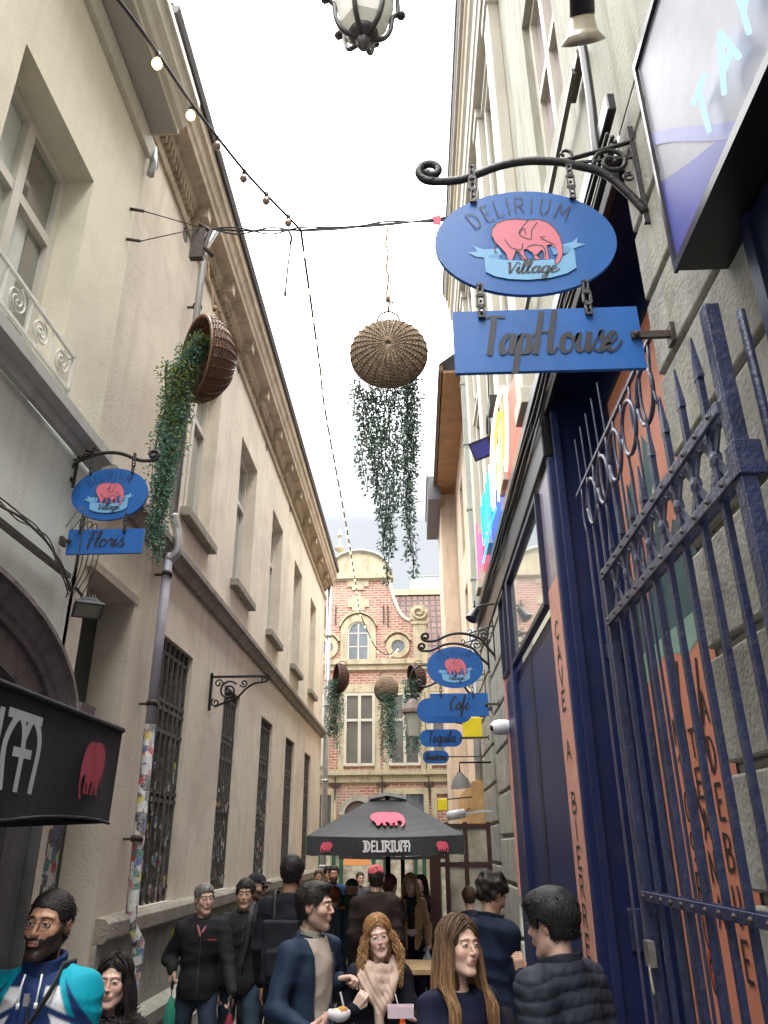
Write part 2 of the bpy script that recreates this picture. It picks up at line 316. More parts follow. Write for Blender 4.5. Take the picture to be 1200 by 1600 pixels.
UP = {  # plain capitals, height 1
 'D': (.75, [[(.1, 0), (.1, 1)], [(.1, 1), (.45, .92), (.62, .5), (.45, .08), (.1, 0)]]), 'E': (.65, [[(.55, 1), (.1, 1)], [(.1, 1), (.1, 0)], [(.1, 0), (.55, 0)], [(.1, .52), (.45, .52)]]),
 'L': (.6, [[(.1, 1), (.1, 0)], [(.1, 0), (.5, 0)]]), 'I': (.35, [[(.17, 1), (.17, 0)]]), 'R': (.75, [[(.1, 0), (.1, 1)], [(.1, 1), (.5, .95), (.55, .7), (.45, .5), (.1, .48)], [(.3, .48), (.62, 0)]]),
 'U': (.75, [[(.1, 1), (.1, .3), (.35, 0), (.6, .3), (.6, 1)]]), 'M': (.9, [[(.1, 0), (.15, 1)], [(.15, 1), (.45, .35)], [(.45, .35), (.75, 1)], [(.75, 1), (.8, 0)]]),
 'T': (.65, [[(.02, 1), (.6, 1)], [(.31, 1), (.31, 0)]]), 'A': (.75, [[(.05, 0), (.36, 1)], [(.36, 1), (.67, 0)], [(.17, .35), (.56, .35)]]), 'B': (.7, [[(.1, 0), (.1, 1)], [(.1, 1), (.5, .92), (.5, .6), (.1, .52)], [(.1, .52), (.58, .42), (.55, .06), (.1, 0)]]),
 'C': (.7, [[(.6, .85), (.35, 1), (.1, .5), (.35, 0), (.6, .15)]]), 'V': (.7, [[(.05, 1), (.34, 0)], [(.34, 0), (.63, 1)]]), 'F': (.6, [[(.1, 0), (.1, 1)], [(.1, 1), (.55, 1)], [(.1, .52), (.45, .52)]]),
 'N': (.75, [[(.1, 0), (.1, 1)], [(.1, 1), (.62, 0)], [(.62, 0), (.62, 1)]]), 'O': (.8, [O(.38, .5, .3, .5, 90, 450)]), 'P': (.7, [[(.1, 0), (.1, 1)], [(.1, 1), (.52, .95), (.55, .65), (.1, .48)]]),
 'Q': (.8, [O(.38, .5, .3, .5, 90, 450), [(.4, .25), (.68, -.08)]]), '1': (.4, [[(.05, .8), (.22, 1)], [(.22, 1), (.22, 0)]]), '0': (.6, [O(.28, .5, .2, .5, 90, 450)]), '2': (.6, [[(.08, .8), (.3, 1), (.5, .75), (.08, 0)], [(.08, 0), (.55, 0)]]),
 '9': (.6, [O(.28, .72, .18, .27, 0, 360), [(.46, .72), (.42, .25), (.2, 0)]]), '8': (.6, [O(.28, .76, .17, .23, -90, 270), O(.28, .27, .2, .27, 90, 450)]), 'H': (.75, [[(.1, 0), (.1, 1)], [(.62, 0), (.62, 1)], [(.1, .5), (.62, .5)]]), 'S': (.65, [[(.55, .85), (.3, 1), (.1, .75), (.5, .3), (.3, 0), (.06, .15)]]), ' ': (.4, []), "'": (.3, [[(.15, 1), (.12, .8)]])}
GO = dict(UP)  # rounded uncial capitals used on the parasol
GO.update({'D': (.8, [[(.12, 0), (.12, 1)], [(-.08, 1), (.45, .95), (.66, .5), (.45, .05), (-.08, 0)], [(.3, .2), (.3, .8)]]),
 'E': (.62, [[(.5, 1), (.12, 1)], [(.12, 1), (.12, 0)], [(.12, 0), (.55, .04)], [(.12, .5), (.45, .55)]]), 'I': (.36, [[(.18, 1), (.18, 0)], [(.02, 1), (.34, 1)], [(.02, 0), (.34, 0)]]),
 'R': (.72, [[(.12, 0), (.12, 1)], [(-.04, 1), (.5, .95), (.52, .65), (.12, .5)], [(.2, .5), (.5, .3), (.66, 0)]]),
 'U': (.8, [[(.0, 1), (.14, .95), (.12, .3), (.35, 0), (.6, .2)], [(.6, 1), (.62, .3), (.8, 0)]]), 'M': (1.05, [[(.1, 0), (.02, .6), (.3, 1), (.52, .7), (.52, 0)], [(.52, .7), (.72, 1), (1.0, .7), (.95, 0)], [(.3, .5), (.78, .5)], [(0, 1), (.95, 1)]])})
def strokes(font, text, track=0.):
    x = 0; out = []
    for ch in text:
        adv, st = font.get(ch, font[' '])
        for s_ in st: out.append([(a+x, b) for a, b in s_])
        x += adv+track
    return out, x
class Flat:
    """drawing on a plane: frame = origin o, unit vectors u (right), v (up), n (towards the viewer)"""
    def __init__(s, o, u, v, n=None): s.o = Vector(o); s.u = Vector(u); s.v = Vector(v); s.n = Vector(n) if n else s.u.cross(s.v).normalized(); s.mb = MB(); s.k = 0
    def P(s, a, b, d=0.): return s.o+s.u*a+s.v*b+s.n*d
    def poly(s, pts, d=.002, mi=0):
        s.mb.cur = mi; s.mb.quad(*[s.P(a, b, d) for a, b in pts])
    def stroke(s, pts, w, d=.003, mi=0, call=0., smooth=True, n=6):
        P = spline(pts, n) if (smooth and len(pts) > 2) else [np.array(p, float) for p in pts]
        s.k += 1; d = d+.00004*(s.k % 40); vs = []; m = len(P)
        for i in range(m):
            t = P[min(i+1, m-1)]-P[max(i-1, 0)]; l = math.hypot(*t) or 1e-9; t = t/l
            ww = w*(1-call+call*max(0., -t[1])) if call else w
            q = np.array((-t[1], t[0]))*ww/2
            ex = t*(w*.25 if i in (0, m-1) else 0)*(1 if i else -1)
            vs.append(s.P(*(P[i]+q+ex), d)); vs.append(s.P(*(P[i]-q+ex), d))
        s.mb.cur = mi
        s.mb.add(vs, [(2*i, 2*i+1, 2*i+3, 2*i+2) for i in range(m-1)])
    def text(s, font, txt, cx, cy, h, w, mi=0, call=0., width=None, slant=0., d=.003, smooth=True, track=0.):
        st, adv = strokes(font, txt, track); sx = width/adv if width else h
        for q in st: s.stroke([(cx+(a-adv/2)*sx+slant*b*h, cy+b*h) for a, b in q], w, d, mi, call, smooth)
EL_OUT = [(368, 420), (374, 385), (398, 357), (440, 343), (490, 340), (545, 347), (600, 346), (640, 362), (668, 392), (688, 435), (694, 480), (690, 520), (676, 552), (660, 562), (652, 555), (664, 535), (670, 505), (664, 482), (640, 470), (622, 474), (626, 540), (600, 540), (604, 508), (596, 494), (570, 520), (588, 540), (560, 540), (552, 508), (526, 488), (512, 492), (516, 520), (530, 540), (500, 540), (488, 505), (478, 492), (456, 540), (436, 540), (428, 505), (400, 470), (382, 448)]
EL_LN = [[(374, 425), (384, 460), (378, 495), (388, 500)], [(548, 350), (520, 378), (498, 410), (520, 432), (552, 440), (560, 400), (588, 362)], [(500, 412), (524, 388), (530, 420)], [(595, 432), (612, 434), (618, 430)], [(430, 440), (455, 478), (500, 490), (512, 462)], [(600, 440), (640, 462), (668, 478)], [(530, 480), (560, 470), (600, 476), (612, 500), (608, 530)], [(560, 520), (580, 516), (586, 535)], [(487, 490), (500, 520), (516, 538)]]
def nrm(p): return ((p[0]-527)/425, (447-p[1])/425*1.25)
def elephant(F, cx, cy, s, mi=0, ml=1, w=.012, lines=True, d=.003, flip=1, sy=1.):
    T = lambda p: (cx+flip*(nrm(p)[0]+.004)*s, cy+nrm(p)[1]*s*sy)
    F.poly([T(p) for p in EL_OUT], d, mi)
    if lines:
        for q in EL_LN: F.stroke([T(p) for p in q], w*s, d+.001, ml)
        F.stroke([T(p) for p in EL_OUT+[EL_OUT[0]]], w*s*.8, d+.001, ml, smooth=False)
def emblem(F, s, full=True):
    """materials: 0 ink, 1 pink, 2 pale blue, 3 mid blue.  oval half width = s"""
    T = lambda p: tuple(x*s for x in nrm(p))
    F.poly([T(p) for p in [(330, 515), (400, 505), (400, 530), (352, 540)]], .0022, 3)
    F.poly([T(p) for p in [(252, 493), (300, 492), (280, 463), (330, 482), (400, 480), (410, 512), (330, 522), (290, 515)]], .0015, 2)
    F.poly([T(p) for p in [(640, 480), (700, 470), (745, 460), (772, 438), (765, 466), (805, 472), (745, 493), (740, 510), (670, 520)]], .0015, 2)
    F.poly([T(p) for p in [(640, 480), (700, 474), (735, 488), (720, 510), (650, 520)]], .0024, 3)
    elephant(F, 0, 0, s, 1, 0)
    F.poly([T(p) for p in [(328, 505), (360, 528), (440, 541), (540, 546), (640, 542), (652, 545), (700, 527), (748, 500), (746, 585), (700, 610), (620, 628), (520, 634), (430, 627), (370, 612), (330, 590)]], .0052, 2)
    tr = [(640, 470), (668, 478), (690, 470), (694, 490), (690, 525), (672, 556), (657, 566), (652, 552), (668, 520), (665, 490)]
    F.poly([T(p) for p in tr], .006, 1)
    F.stroke([T(p) for p in tr[3:9]], .009*s, .0066, 0)
    F.text(SC, 'Village', .03*s, T((0, 603))[1], .085*s, .03*s, 0, .55, width=.56*s, slant=.25, d=.0068)
    lt = [('D', 300, 345, 30), ('E', 362, 312, 20), ('L', 418, 291, 12), ('I', 462, 280, 6), ('R', 517, 275, 0), ('I', 572, 278, -5), ('U', 635, 290, -14), ('M', 712, 320, -24)]
    for ch, px, py, a in lt:
        cx, cy = T((px, py)); a = R(a); hh = .23*s
        adv, st = UP[ch]
        for q in st:
            F.stroke([(cx+math.cos(a)*(x-adv/2)*hh*.8-math.sin(a)*(y-.4)*hh, cy+math.sin(a)*(x-adv/2)*hh*.8+math.cos(a)*(y-.4)*hh) for x, y in q], .013*s, .003, 0)
# ================================================================== base materials
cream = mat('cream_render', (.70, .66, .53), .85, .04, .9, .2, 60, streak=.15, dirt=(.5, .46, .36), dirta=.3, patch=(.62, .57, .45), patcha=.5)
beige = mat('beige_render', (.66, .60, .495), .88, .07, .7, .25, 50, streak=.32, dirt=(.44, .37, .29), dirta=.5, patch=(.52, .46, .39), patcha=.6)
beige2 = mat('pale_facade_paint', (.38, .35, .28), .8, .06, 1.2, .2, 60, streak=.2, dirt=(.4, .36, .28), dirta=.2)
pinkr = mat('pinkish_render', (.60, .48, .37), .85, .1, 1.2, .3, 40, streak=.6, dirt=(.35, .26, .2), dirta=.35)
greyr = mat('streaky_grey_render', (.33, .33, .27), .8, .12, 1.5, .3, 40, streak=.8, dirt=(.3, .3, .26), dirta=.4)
whitew = mat('white_wall_paint', (.70, .73, .67), .7, .05, 1.2, .2, 50, streak=.35, patch=(.58, .60, .56), patcha=.5)
trim = mat('white_trim_paint', (.52, .49, .41), .55, .06, 3, .1, 60, streak=.3)
trimp = mat('pale_window_paint', (.56, .54, .48), .45, .05, 4, streak=.2)
corn = mat('cornice_stone', (.46, .38, .28), .85, .15, 2, .3, 40, streak=.7, dirt=(.25, .2, .15), dirta=.45)
stone = mat('grey_limestone', (.35, .34, .295), .85, .2, 3, .35, 45, streak=.5, dirt=(.13, .125, .11), dirta=.5)
dstone = mat('dark_weathered_stone', (.12, .11, .105), .8, .3, 3, .5, 40, streak=.5, dirt=(.22, .2, .18), dirta=.3)
sill = mat('worn_sill_stone', (.25, .23, .19), .85, .2, 4, .4, 50, streak=.5, dirt=(.1, .09, .08), dirta=.6)
dark = mat('dark_void_paint', (.008, .009, .016), .5, .3, 2)
navy = mat('navy_gloss_paint', (.009, .019, .082), .45, .2, 1.4, .12, 30, spec=.35, dirt=(.03, .035, .08), dirta=.5)
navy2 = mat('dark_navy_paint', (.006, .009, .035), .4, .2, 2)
blackp = mat('black_fascia_paint', (.008, .008, .011), .35, .3, 3)
iron = mat('wrought_iron', (.018, .017, .018), .45, .3, 20, .3, 80, metal=.3)
ironr = mat('rusty_iron', (.05, .035, .03), .65, .4, 15, .3, 80)
gatem = mat('gate_blue_paint', (.018, .026, .072), .40, .3, 8, .25, 60, spec=.5, dirt=(.10, .09, .12), dirta=.45)
gatel = mat('worn_gate_rail_paint', (.065, .075, .13), .42, .25, 10, .3, 60, spec=.6, dirt=(.05, .045, .05), dirta=.6)
zinc = mat('zinc_pipe', (.42, .43, .44), .4, .15, 6, .1, 40, metal=.55, dirt=(.22, .22, .21), dirta=.3)
zincg = mat('green_grey_pipe_paint', (.40, .43, .40), .5, .12, 5, streak=.4)
salmon = mat('salmon_board_paint', (.60, .30, .235), .45, .10, 3, .1, 40, dirt=(.42, .16, .13), dirta=.3)
inkm = mat('sign_ink_grey', (.018, .018, .028), .5, .2, 20)
inkd = mat('dark_letter_paint', (.025, .018, .018), .6, .3, 20)
glass = glassmat('window_glass')
glassl = glassmat('pale_reflecting_glass', (.32, .36, .36), .08, .25)
curt = mat('net_curtain_behind_glass', (.55, .58, .56), .25, .15, .9, coat=.6)
cobble = brickmat('wet_cobbles', (.10, .095, .09), (.16, .15, .14), (.04, .04, .038), 'xy', .13, .11, .014, .5, .3, 1., .45, (.12, .11, .10))
# ================================================================== setting
m = MB(); m.quad((-60, -20, 0), (60, -20, 0), (60, 120, 0), (-60, 120, 0)); one(m, 'ground', mat('distant_ground', (.1, .1, .095), .9), None, None, kind='structure')
m = MB(); m.quad((-1.75, -6, .004), (.95, -6, .004), (.95, 21.9, .004), (-1.75, 21.9, .004)); one(m, 'street', cobble, None, None, kind='structure')
for x0, x1 in ((-2.6, -1.75), (.95, 1.9)):
    m = MB(); m.box(x0, x1, -6, 19.6, 0, .1); one(m, 'pavement', mat('pavement_stone', (.17, .165, .155), .75, .25, 2, .3, 40, dirt=(.08, .08, .075), dirta=.4), None, None, kind='structure', bevel=.01)
# ------------------------------------------------------------------ facade helper
def wall(P, s0, s1, z0, z1, holes, depth, mb=None):
    """sheet with openings and reveals.  P(s,z,d) -> point, d = depth behind the face"""
    mb = mb or MB()
    ss = sorted({s0, s1, *[h[0] for h in holes], *[h[1] for h in holes]}); zz = sorted({z0, z1, *[h[2] for h in holes], *[h[3] for h in holes]})
    for a, b in zip(ss, ss[1:]):
        for c, d in zip(zz, zz[1:]):
            sm, zm = (a+b)/2, (c+d)/2
            if a < s0 or b > s1 or c < z0 or d > z1: continue
            if any(h[0] < sm < h[1] and h[2] < zm < h[3] for h in holes): continue
            mb.quad(P(a, c, 0), P(b, c, 0), P(b, d, 0), P(a, d, 0))
    for h in holes:
        a, b, c, d = h[:4]; q = h[4] if len(h) > 4 else depth
        mb.quad(P(a, c, 0), P(b, c, 0), P(b, c, q), P(a, c, q)); mb.quad(P(a, d, 0), P(b, d, 0), P(b, d, q), P(a, d, q))
        mb.quad(P(a, c, 0), P(a, d, 0), P(a, d, q), P(a, c, q)); mb.quad(P(b, c, 0), P(b, d, 0), P(b, d, q), P(b, c, q))
    return mb
def pbox(mb, P, s0, s1, z0, z1, d0, d1):
    a = P(s0, z0, d0); b = P(s1, z1, d1); mb.box(a[0], b[0], a[1], b[1], a[2], b[2])
def window(P, s0, s1, z0, z1, d, root, cols=2, rows=(0, .68, 1), fw=.06, mf=trimp, mg=glass, name='window'):
    """frame set at depth d, with mullions and transoms; the panes are a sub-part"""
    f = MB(); w = s1-s0; h = z1-z0
    pbox(f, P, s0, s0+fw, z0, z1, d-.05, d+.02); pbox(f, P, s1-fw, s1, z0, z1, d-.05, d+.02)
    pbox(f, P, s0+fw, s1-fw, z0, z0+fw, d-.047, d+.02); pbox(f, P, s0+fw, s1-fw, z1-fw, z1, d-.047, d+.02)
    for i in range(1, cols):
        c = s0+w*i/cols; pbox(f, P, c-fw*.6, c+fw*.6, z0+fw, z1-fw, d-.058, d+.018)
    for r in rows[1:-1]:
        c = z0+h*r; pbox(f, P, s0+fw, s1-fw, c-fw*.5, c+fw*.5, d-.052, d+.017)
    fo = f.build(name, mf, root)
    g = MB(); g.quad(P(s0, z0, d+.0), P(s1, z0, d+.0), P(s1, z1, d+.0), P(s0, z1, d+.0)); g.build('pane', mg, fo)
    return fo
# ================================================================== left: near cream house
XL = -2.3
PL = lambda s, z, d: (XL-d, s, z)
nh = thing('stucco_house', 'near cream stucco house with deep boxed eaves and an iron window guard', 'house', (-2.3, 2, 0))
m = wall(PL, -3, 4.86, 4.5, 7.8, [(3.05, 4.12, 4.6, 6.5)], .28)
m.quad(PL(4.86, 4.5, 0), PL(4.86, 7.8, 0), PL(4.86, 7.8, .3), PL(4.86, 4.5, .3)); m.build('wall', cream, nh)
m = MB(); PLw = lambda s, z, d: (XL-.02-d, s, z)
wall(PLw, -3, 4.92, .0, 4.46, [(2.25, 4.45, 0, 2.6, .35)], .35, m); m.build('painted_lower_wall', whitew, nh)
m = MB(); m.prism([(0, 4.44), (.04, 4.44), (.06, 4.5), (.13, 4.52), (.13, 4.6), (.02, 4.64), (0, 4.64)], lambda a, b, d: (XL+a, d, b), -3, 4.88); m.build('ledge', mat('grey_ledge_paint', (.42, .43, .40), .7, .12, 3, streak=.5), nh)
m = MB()
m.prism([(0, 7.62), (.05, 7.62), (.07, 7.78), (.0, 7.8)], lambda a, b, d: (XL+a, d, b), -3, 4.9)
m.prism([(-.1, 7.8), (.30, 7.81), (.30, 7.86), (.34, 7.88), (.36, 7.95), (.41, 8.0), (.43, 8.1), (.46, 8.12), (.46, 8.2), (-.1, 8.3)], lambda a, b, d: (XL+a, d, b), -3, 4.82)
m.build('eaves', trim, nh)
m = MB(); m.prism([(0.02, 7.805), (.285, 7.805), (.285, 7.8), (.02, 7.8)], lambda a, b, d: (XL+a, d, b), -3, 4.80); m.build('soffit', mat('grey_soffit_boards', (.36, .34, .31), .7, .05, 2), nh)
m = MB(); m.tube([(XL+.04, 4.93, 7.78), (XL+.06, 4.93, 7.6), (XL+.05, 4.93, 7.45)], .035); m.build('overflow_pipe', zinc, nh)
wf = window(PL, 3.05, 4.12, 4.6, 6.5, .25, nh, 2, (0, .66, 1), .075, trimp, curt)
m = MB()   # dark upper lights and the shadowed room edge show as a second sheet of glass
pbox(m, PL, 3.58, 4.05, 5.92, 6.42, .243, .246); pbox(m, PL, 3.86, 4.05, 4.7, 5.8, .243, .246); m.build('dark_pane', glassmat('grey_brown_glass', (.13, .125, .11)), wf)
# window guard
m = MB(); X = XL+.06
for z in (4.98, 4.72): m.bar((X, 2.95, z), (X, 4.2, z), .022)
m.bar((X, 4.2, 4.66), (X, 4.2, 5.0), .022); m.bar((X, 4.2, 4.98), (XL, 4.2, 4.98), .02)
for y in (3.0, 3.3, 3.6, 3.9): m.bar((X, y, 4.72), (X, y, 4.98), .012)
for y in (3.15, 3.45, 3.75, 4.05):
    for sg in (1, -1):
        pts = [(X, y+sg*(.005+.10*t/14)*math.cos(t*.55), 4.85+sg*(.005+.09*t/14)*math.sin(t*.55)) for t in range(15)]; m.tube(pts, .007, 5)
m.build('window_guard', mat('white_iron_paint', (.62, .62, .58), .5, .1, 10), nh)
# arch of the cellar bar
m = MB(); ya, za, ra, rb = 3.35, 2.62, 1.30, .50
def arc(k, dr=0.): a = math.pi*k/22; return (ya+(ra+dr)*math.cos(a), za+(rb+dr)*math.sin(a))
prof = [(0, 0), (.1, .0), (.11, .03), (.13, .05), (.17, .13), (.2, .14), (.2, .17), (0, .19)]
vs = []; n = 23
for k in range(n):
    for d, h in prof: y, z = arc(k, h+.0); vs.append((XL+d, y, z))
q = len(prof); m.smooth = False
m.add(vs, [(k*q+j, k*q+j+1, (k+1)*q+j+1, (k+1)*q+j) for k in range(n-1) for j in range(q-1)]+[tuple(range(q))])
m.prism([(0, 2.62), (.15, 2.62), (.19, 2.72), (.2, 2.8), (0, 2.8)], lambda a, b, d: (XL+a, d, b), 4.82, 5.05)
vs = []
for k in range(n):      # voussoir band under the hood
    for d, h in ((.07, 0.0), (.07, -.2), (-.25, -.2)): y, z = arc(k, h); vs.append((XL+d, y, z))
m.add(vs, [(k*3+j, k*3+j+1, (k+1)*3+j+1, (k+1)*3+j) for k in range(n-1) for j in range(2)])
for k in range(1, 22, 2):
    y, z = arc(k, -.01); y2, z2 = arc(k, -.19); m.bar((XL+.072, y, z), (XL+.072, y2, z2), .012)
m.build('arch', mat('mauve_grey_stone', (.20, .17, .175), .8, .25, 4, .5, 40, streak=.4, dirt=(.09, .08, .085), dirta=.5), nh)
m = MB(); m.prism([arc(k, -.2) for k in range(23)]+[(ya-1.1, 0), (ya+1.1, 0)], lambda a, b, d: (XL+d, a, b), -.2, -.24); m.build('arch_infill', dark, nh)
m = MB()
for y0, y1, t in ((4.1, 4.34, .05), (4.36, 4.4, .09), (4.42, 4.7, .06), (4.72, 4.76, .1), (4.78, 4.9, .04)): m.box(XL-.3, XL+t, y0, y1, 0, 2.6)
m.build('pilaster', mat('polished_dark_stone', (.085, .085, .088), .45, .35, 3, .2, 40, streak=.6, dirt=(.2, .2, .2), dirta=.25), nh)
# ================================================================== left: long beige building
lb = thing('plastered_building', 'long beige plastered building with a bracketed cornice and barred windows', 'building', (-2.34, 12, 0))
XB = -2.32; PB = lambda s, z, d: (XB-d, s, z)
lows = [(6.85, 7.9), (9.35, 10.22), (11.75, 12.75), (14.1, 15.15), (16.6, 17.6)]
ups = [(7.0, 8.05), (9.25, 10.35), (11.75, 12.8), (14.25, 15.3), (16.75, 17.75)]
holes = [(a, b, 1.5, 3.78, .22) for a, b in lows]+[(a, b, 5.12, 7.22, .24) for a, b in ups]+[(5.12, 5.98, 0, 3.8, .32)]
m = wall(PB, 4.87, 19.5, 0, 8.9, holes, .25)
m.quad((XB, 19.5, 0), (XB, 19.5, 8.9), (XB-6, 19.5, 8.9), (XB-6, 19.5, 0)); m.build('wall', beige, lb)
m = MB()
for a, b in ups: pbox(m, PB, a-.05, b+.05, 5.02, 5.12, -.1, .2)
m.build('upper_window_sills', sill, lb, bevel=.008)
m = MB(); m.prism([(0, 4.42), (.05, 4.42), (.09, 4.5), (.13, 4.52), (.13, 4.58), (0, 4.62)], lambda a, b, d: (XB+a, d, b), 5.0, 19.5); m.build('string_course', sill, lb)
m = MB(); m.prism([(0, 1.33), (.10, 1.33), (.13, 1.36), (.13, 1.46), (.1, 1.49), (0, 1.5)], lambda a, b, d: (XB+a, d, b), 6.02, 19.5); m.box(XB-.3, XB+.11, 4.88, 5.1, 1.35, 1.47)
m.build('window_ledge', sill, lb, bevel=.006)
m = MB(); m.box(XB, XB+.06, 6.02, 19.5, 0, 1.33); m.prism([(.06, .5), (.1, .5), (.13, .62), (.16, .64), (.16, .74), (.06, .8)], lambda a, b, d: (XB+a, d, b), 6.02, 19.5); m.box(XB+.06, XB+.16, 6.02, 19.5, 0, .5)
m.build('plinth', stone, lb)
m = MB()   # cornice
m.prism([(0, 7.98), (.03, 7.98), (.05, 8.04), (.0, 8.06)], lambda a, b, d: (XB+a, d, b), 4.9, 19.5)
m.prism([(0, 8.3), (.06, 8.3), (.08, 8.36), (.22, 8.40), (.23, 8.46), (.25, 8.5), (.27, 8.6), (.30, 8.64), (.31, 8.76), (0, 8.8)], lambda a, b, d: (XB+a, d, b), 4.4, 19.55)
y = 5.0
while y < 19.3:
    m.box(XB, XB+.19, y, y+.12, 8.24, 8.398); m.box(XB, XB+.10, y+.02, y+.10, 8.14, 8.24); y += 1.22
m.build('cornice', corn, lb)
m = MB(); y = 5.16; c = 0
while y < 19.3:
    if (y-5.0) % 1.22 > .16 and (y-5.0) % 1.22 < 1.16: m.box(XB, XB+.06, y, y+.045, 8.17, 8.30)
    y += .085
m.build('dentils', corn, lb)
m = MB(); m.prism([(.29, 8.77), (.34, 8.77), (.36, 8.83), (.36, 8.87), (0, 8.9), (0, 8.81)], lambda a, b, d: (XB+a, d, b), 4.35, 19.6); m.build('gutter', mat('dark_lead', (.06, .055, .06), .6), lb)
m = MB(); m.quad((XB+.3, 4.35, 8.9), (XB+.3, 19.6, 8.9), (XB-4, 19.6, 11), (XB-4, 4.35, 11)); m.build('roof', mat('dark_slate', (.07, .065, .07), .7, .3), lb)
for a, b in ups: window(PB, a, b, 5.12, 7.22, .2, lb, 2, (0, .66, 1), .07, trimp, glassmat('greenish_pane', (.22, .23, .2)))
for a, b in lows:
    g = MB(); k = 7
    for i in range(k): y = a+.06+(b-a-.12)*i/(k-1); g.bar((XB-.05, y, 1.5), (XB-.05, y, 3.78), .028)
    for z in (1.62, 2.35, 2.42, 2.95, 3.15, 3.22, 3.66): g.bar((XB-.05, a, z), (XB-.05, b, z), .02, .035)
    g.build('window_bars', mat('peeling_iron_bars', (.06, .055, .048), .7, .4, 12, dirt=(.35, .34, .32), dirta=.35), lb)
    g = MB(); pbox(g, PB, a, b, 1.5, 3.78, .15, .2); g.build('window_shutter', mat('dark_grey_shutter', (.085, .08, .065), .5, .3, 5, dirt=(.2, .19, .17), dirta=.4), lb)
for i, (a, b) in enumerate(lows[:3]):
    g = MB(); rr = random.Random(i)
    for k in range(46):
        y = rr.uniform(a+.03, b-.1); z = 1.55+rr.random()**1.6*1.1; w = rr.uniform(.02, .045); h = rr.uniform(.04, .1); g.box(XB-.034+k*.0001, XB-.03+k*.0001, y, y+w, z, z+h)
    g.build('torn_stickers', stickermat(), lb)['kind'] = 'stuff'
m = MB()
for y, z in ((5.14, 7.87), (6.13, 7.9), (8.73, 8.0), (10.9, 7.95), (13.4, 7.95)): m.lathe([(0, .004), (.075, .004), (.08, 0)], (XB, y, z), (1, 0, 0), 16)
m.build('vent_holes', dark, lb)
# recessed door beside the house corner
d = MB(); pbox(d, PB, 5.12, 5.98, 0, 3.8, .26, .33); dr = d.build('side_door', mat('bottle_green_paint', (.018, .032, .024), .4, .25, 4, dirt=(.08, .09, .07), dirta=.3), lb)
d = MB(); pbox(d, PB, 5.2, 5.9, .9, 2.45, .252, .256); d.build('sticker_layer', stickermat(), dr)['kind'] = 'stuff'
d = MB()
for y, z, w, h in ((5.5, 3.2, .05, .16), (5.42, 2.85, .07, .13), (5.55, 2.83, .05, .1), (5.35, 2.68, .07, .08), (5.5, 2.55, .08, .06)): pbox(d, PB, y, y+w, z, z+h, .25, .254)
d.build('loose_stickers', mat('faded_sticker', (.55, .4, .4), .6, .5, 9), dr)
m = MB(); m.prism([(0, 3.8), (.04, 3.8), (.05, 3.86), (0, 3.88)], lambda a, b, d: (XB+a, d, b), 5.05, 6.05); m.box(XB, XB+.03, 5.98, 6.3, 0, 3.8); m.build('door_surround', beige, lb)
# graffiti on the plinth
m = MB(); m.quad((XB+.062, 7.75, .95), (XB+.062, 8.0, .92), (XB+.062, 8.02, 1.25), (XB+.062, 7.8, 1.28)); m.quad((XB+.062, 8.5, 1.0), (XB+.062, 8.7, 1.0), (XB+.062, 8.66, 1.28), (XB+.062, 8.55, 1.3)); m.build('yellow_spray_mark', mat('yellow_spray', (.38, .42, .08), .8, .4, 12), lb)
# downpipe
dp = thing('downpipe', 'grey zinc downpipe on the long beige wall, covered with stickers low down', 'pipe', (-2.2, 6.48, 0))
m = MB(); m.tube([(-2.1, 6.44, 8.25), (-2.2, 6.44, 8.0), (-2.21, 6.44, 4.75)], .038, 12); m.build('upper_pipe', zinc, dp)
m = MB(); m.tube(spline([(-2.21, 6.44, 4.8), (-2.19, 6.46, 4.72), (-2.17, 6.48, 4.66), (-2.15, 6.48, 4.56), (-2.15, 6.48, 4.44), (-2.22, 6.47, 4.36)]), .043, 12); m.build('bend', zinc, dp)
m = MB(); m.tube([(-2.22, 6.47, 4.42), (-2.22, 6.49, 2.9)], .042, 12); m.build('lower_pipe', mat('lilac_grey_pipe_paint', (.36, .36, .44), .5, .15, 5, dirt=(.3, .31, .3), dirta=.5), dp)
m = MB(); m.tube([(-2.22, 6.49, 2.9), (-2.2, 6.50, 1.42), (-2.12, 6.50, 1.3), (-2.13, 6.50, .8), (-2.1, 6.50, .1)], .046, 12); m.build('stickered_pipe', stickermat('small_stickers', (.34, .33, .32), 19.), dp)
m = MB()
for z in (7.2, 5.9, 4.2, 3.05, 2.0): m.tube([(-2.21, 6.45, z), (-2.21, 6.46, z+.03)], .05, 12); m.box(-2.33, -2.21, 6.45, 6.47, z+.005, z+.025)
m.build('pipe_clips', ironr, dp)
# ================================================================== right side
XR = 1.25; PR = lambda s, z, d: (XR+d, s, z)
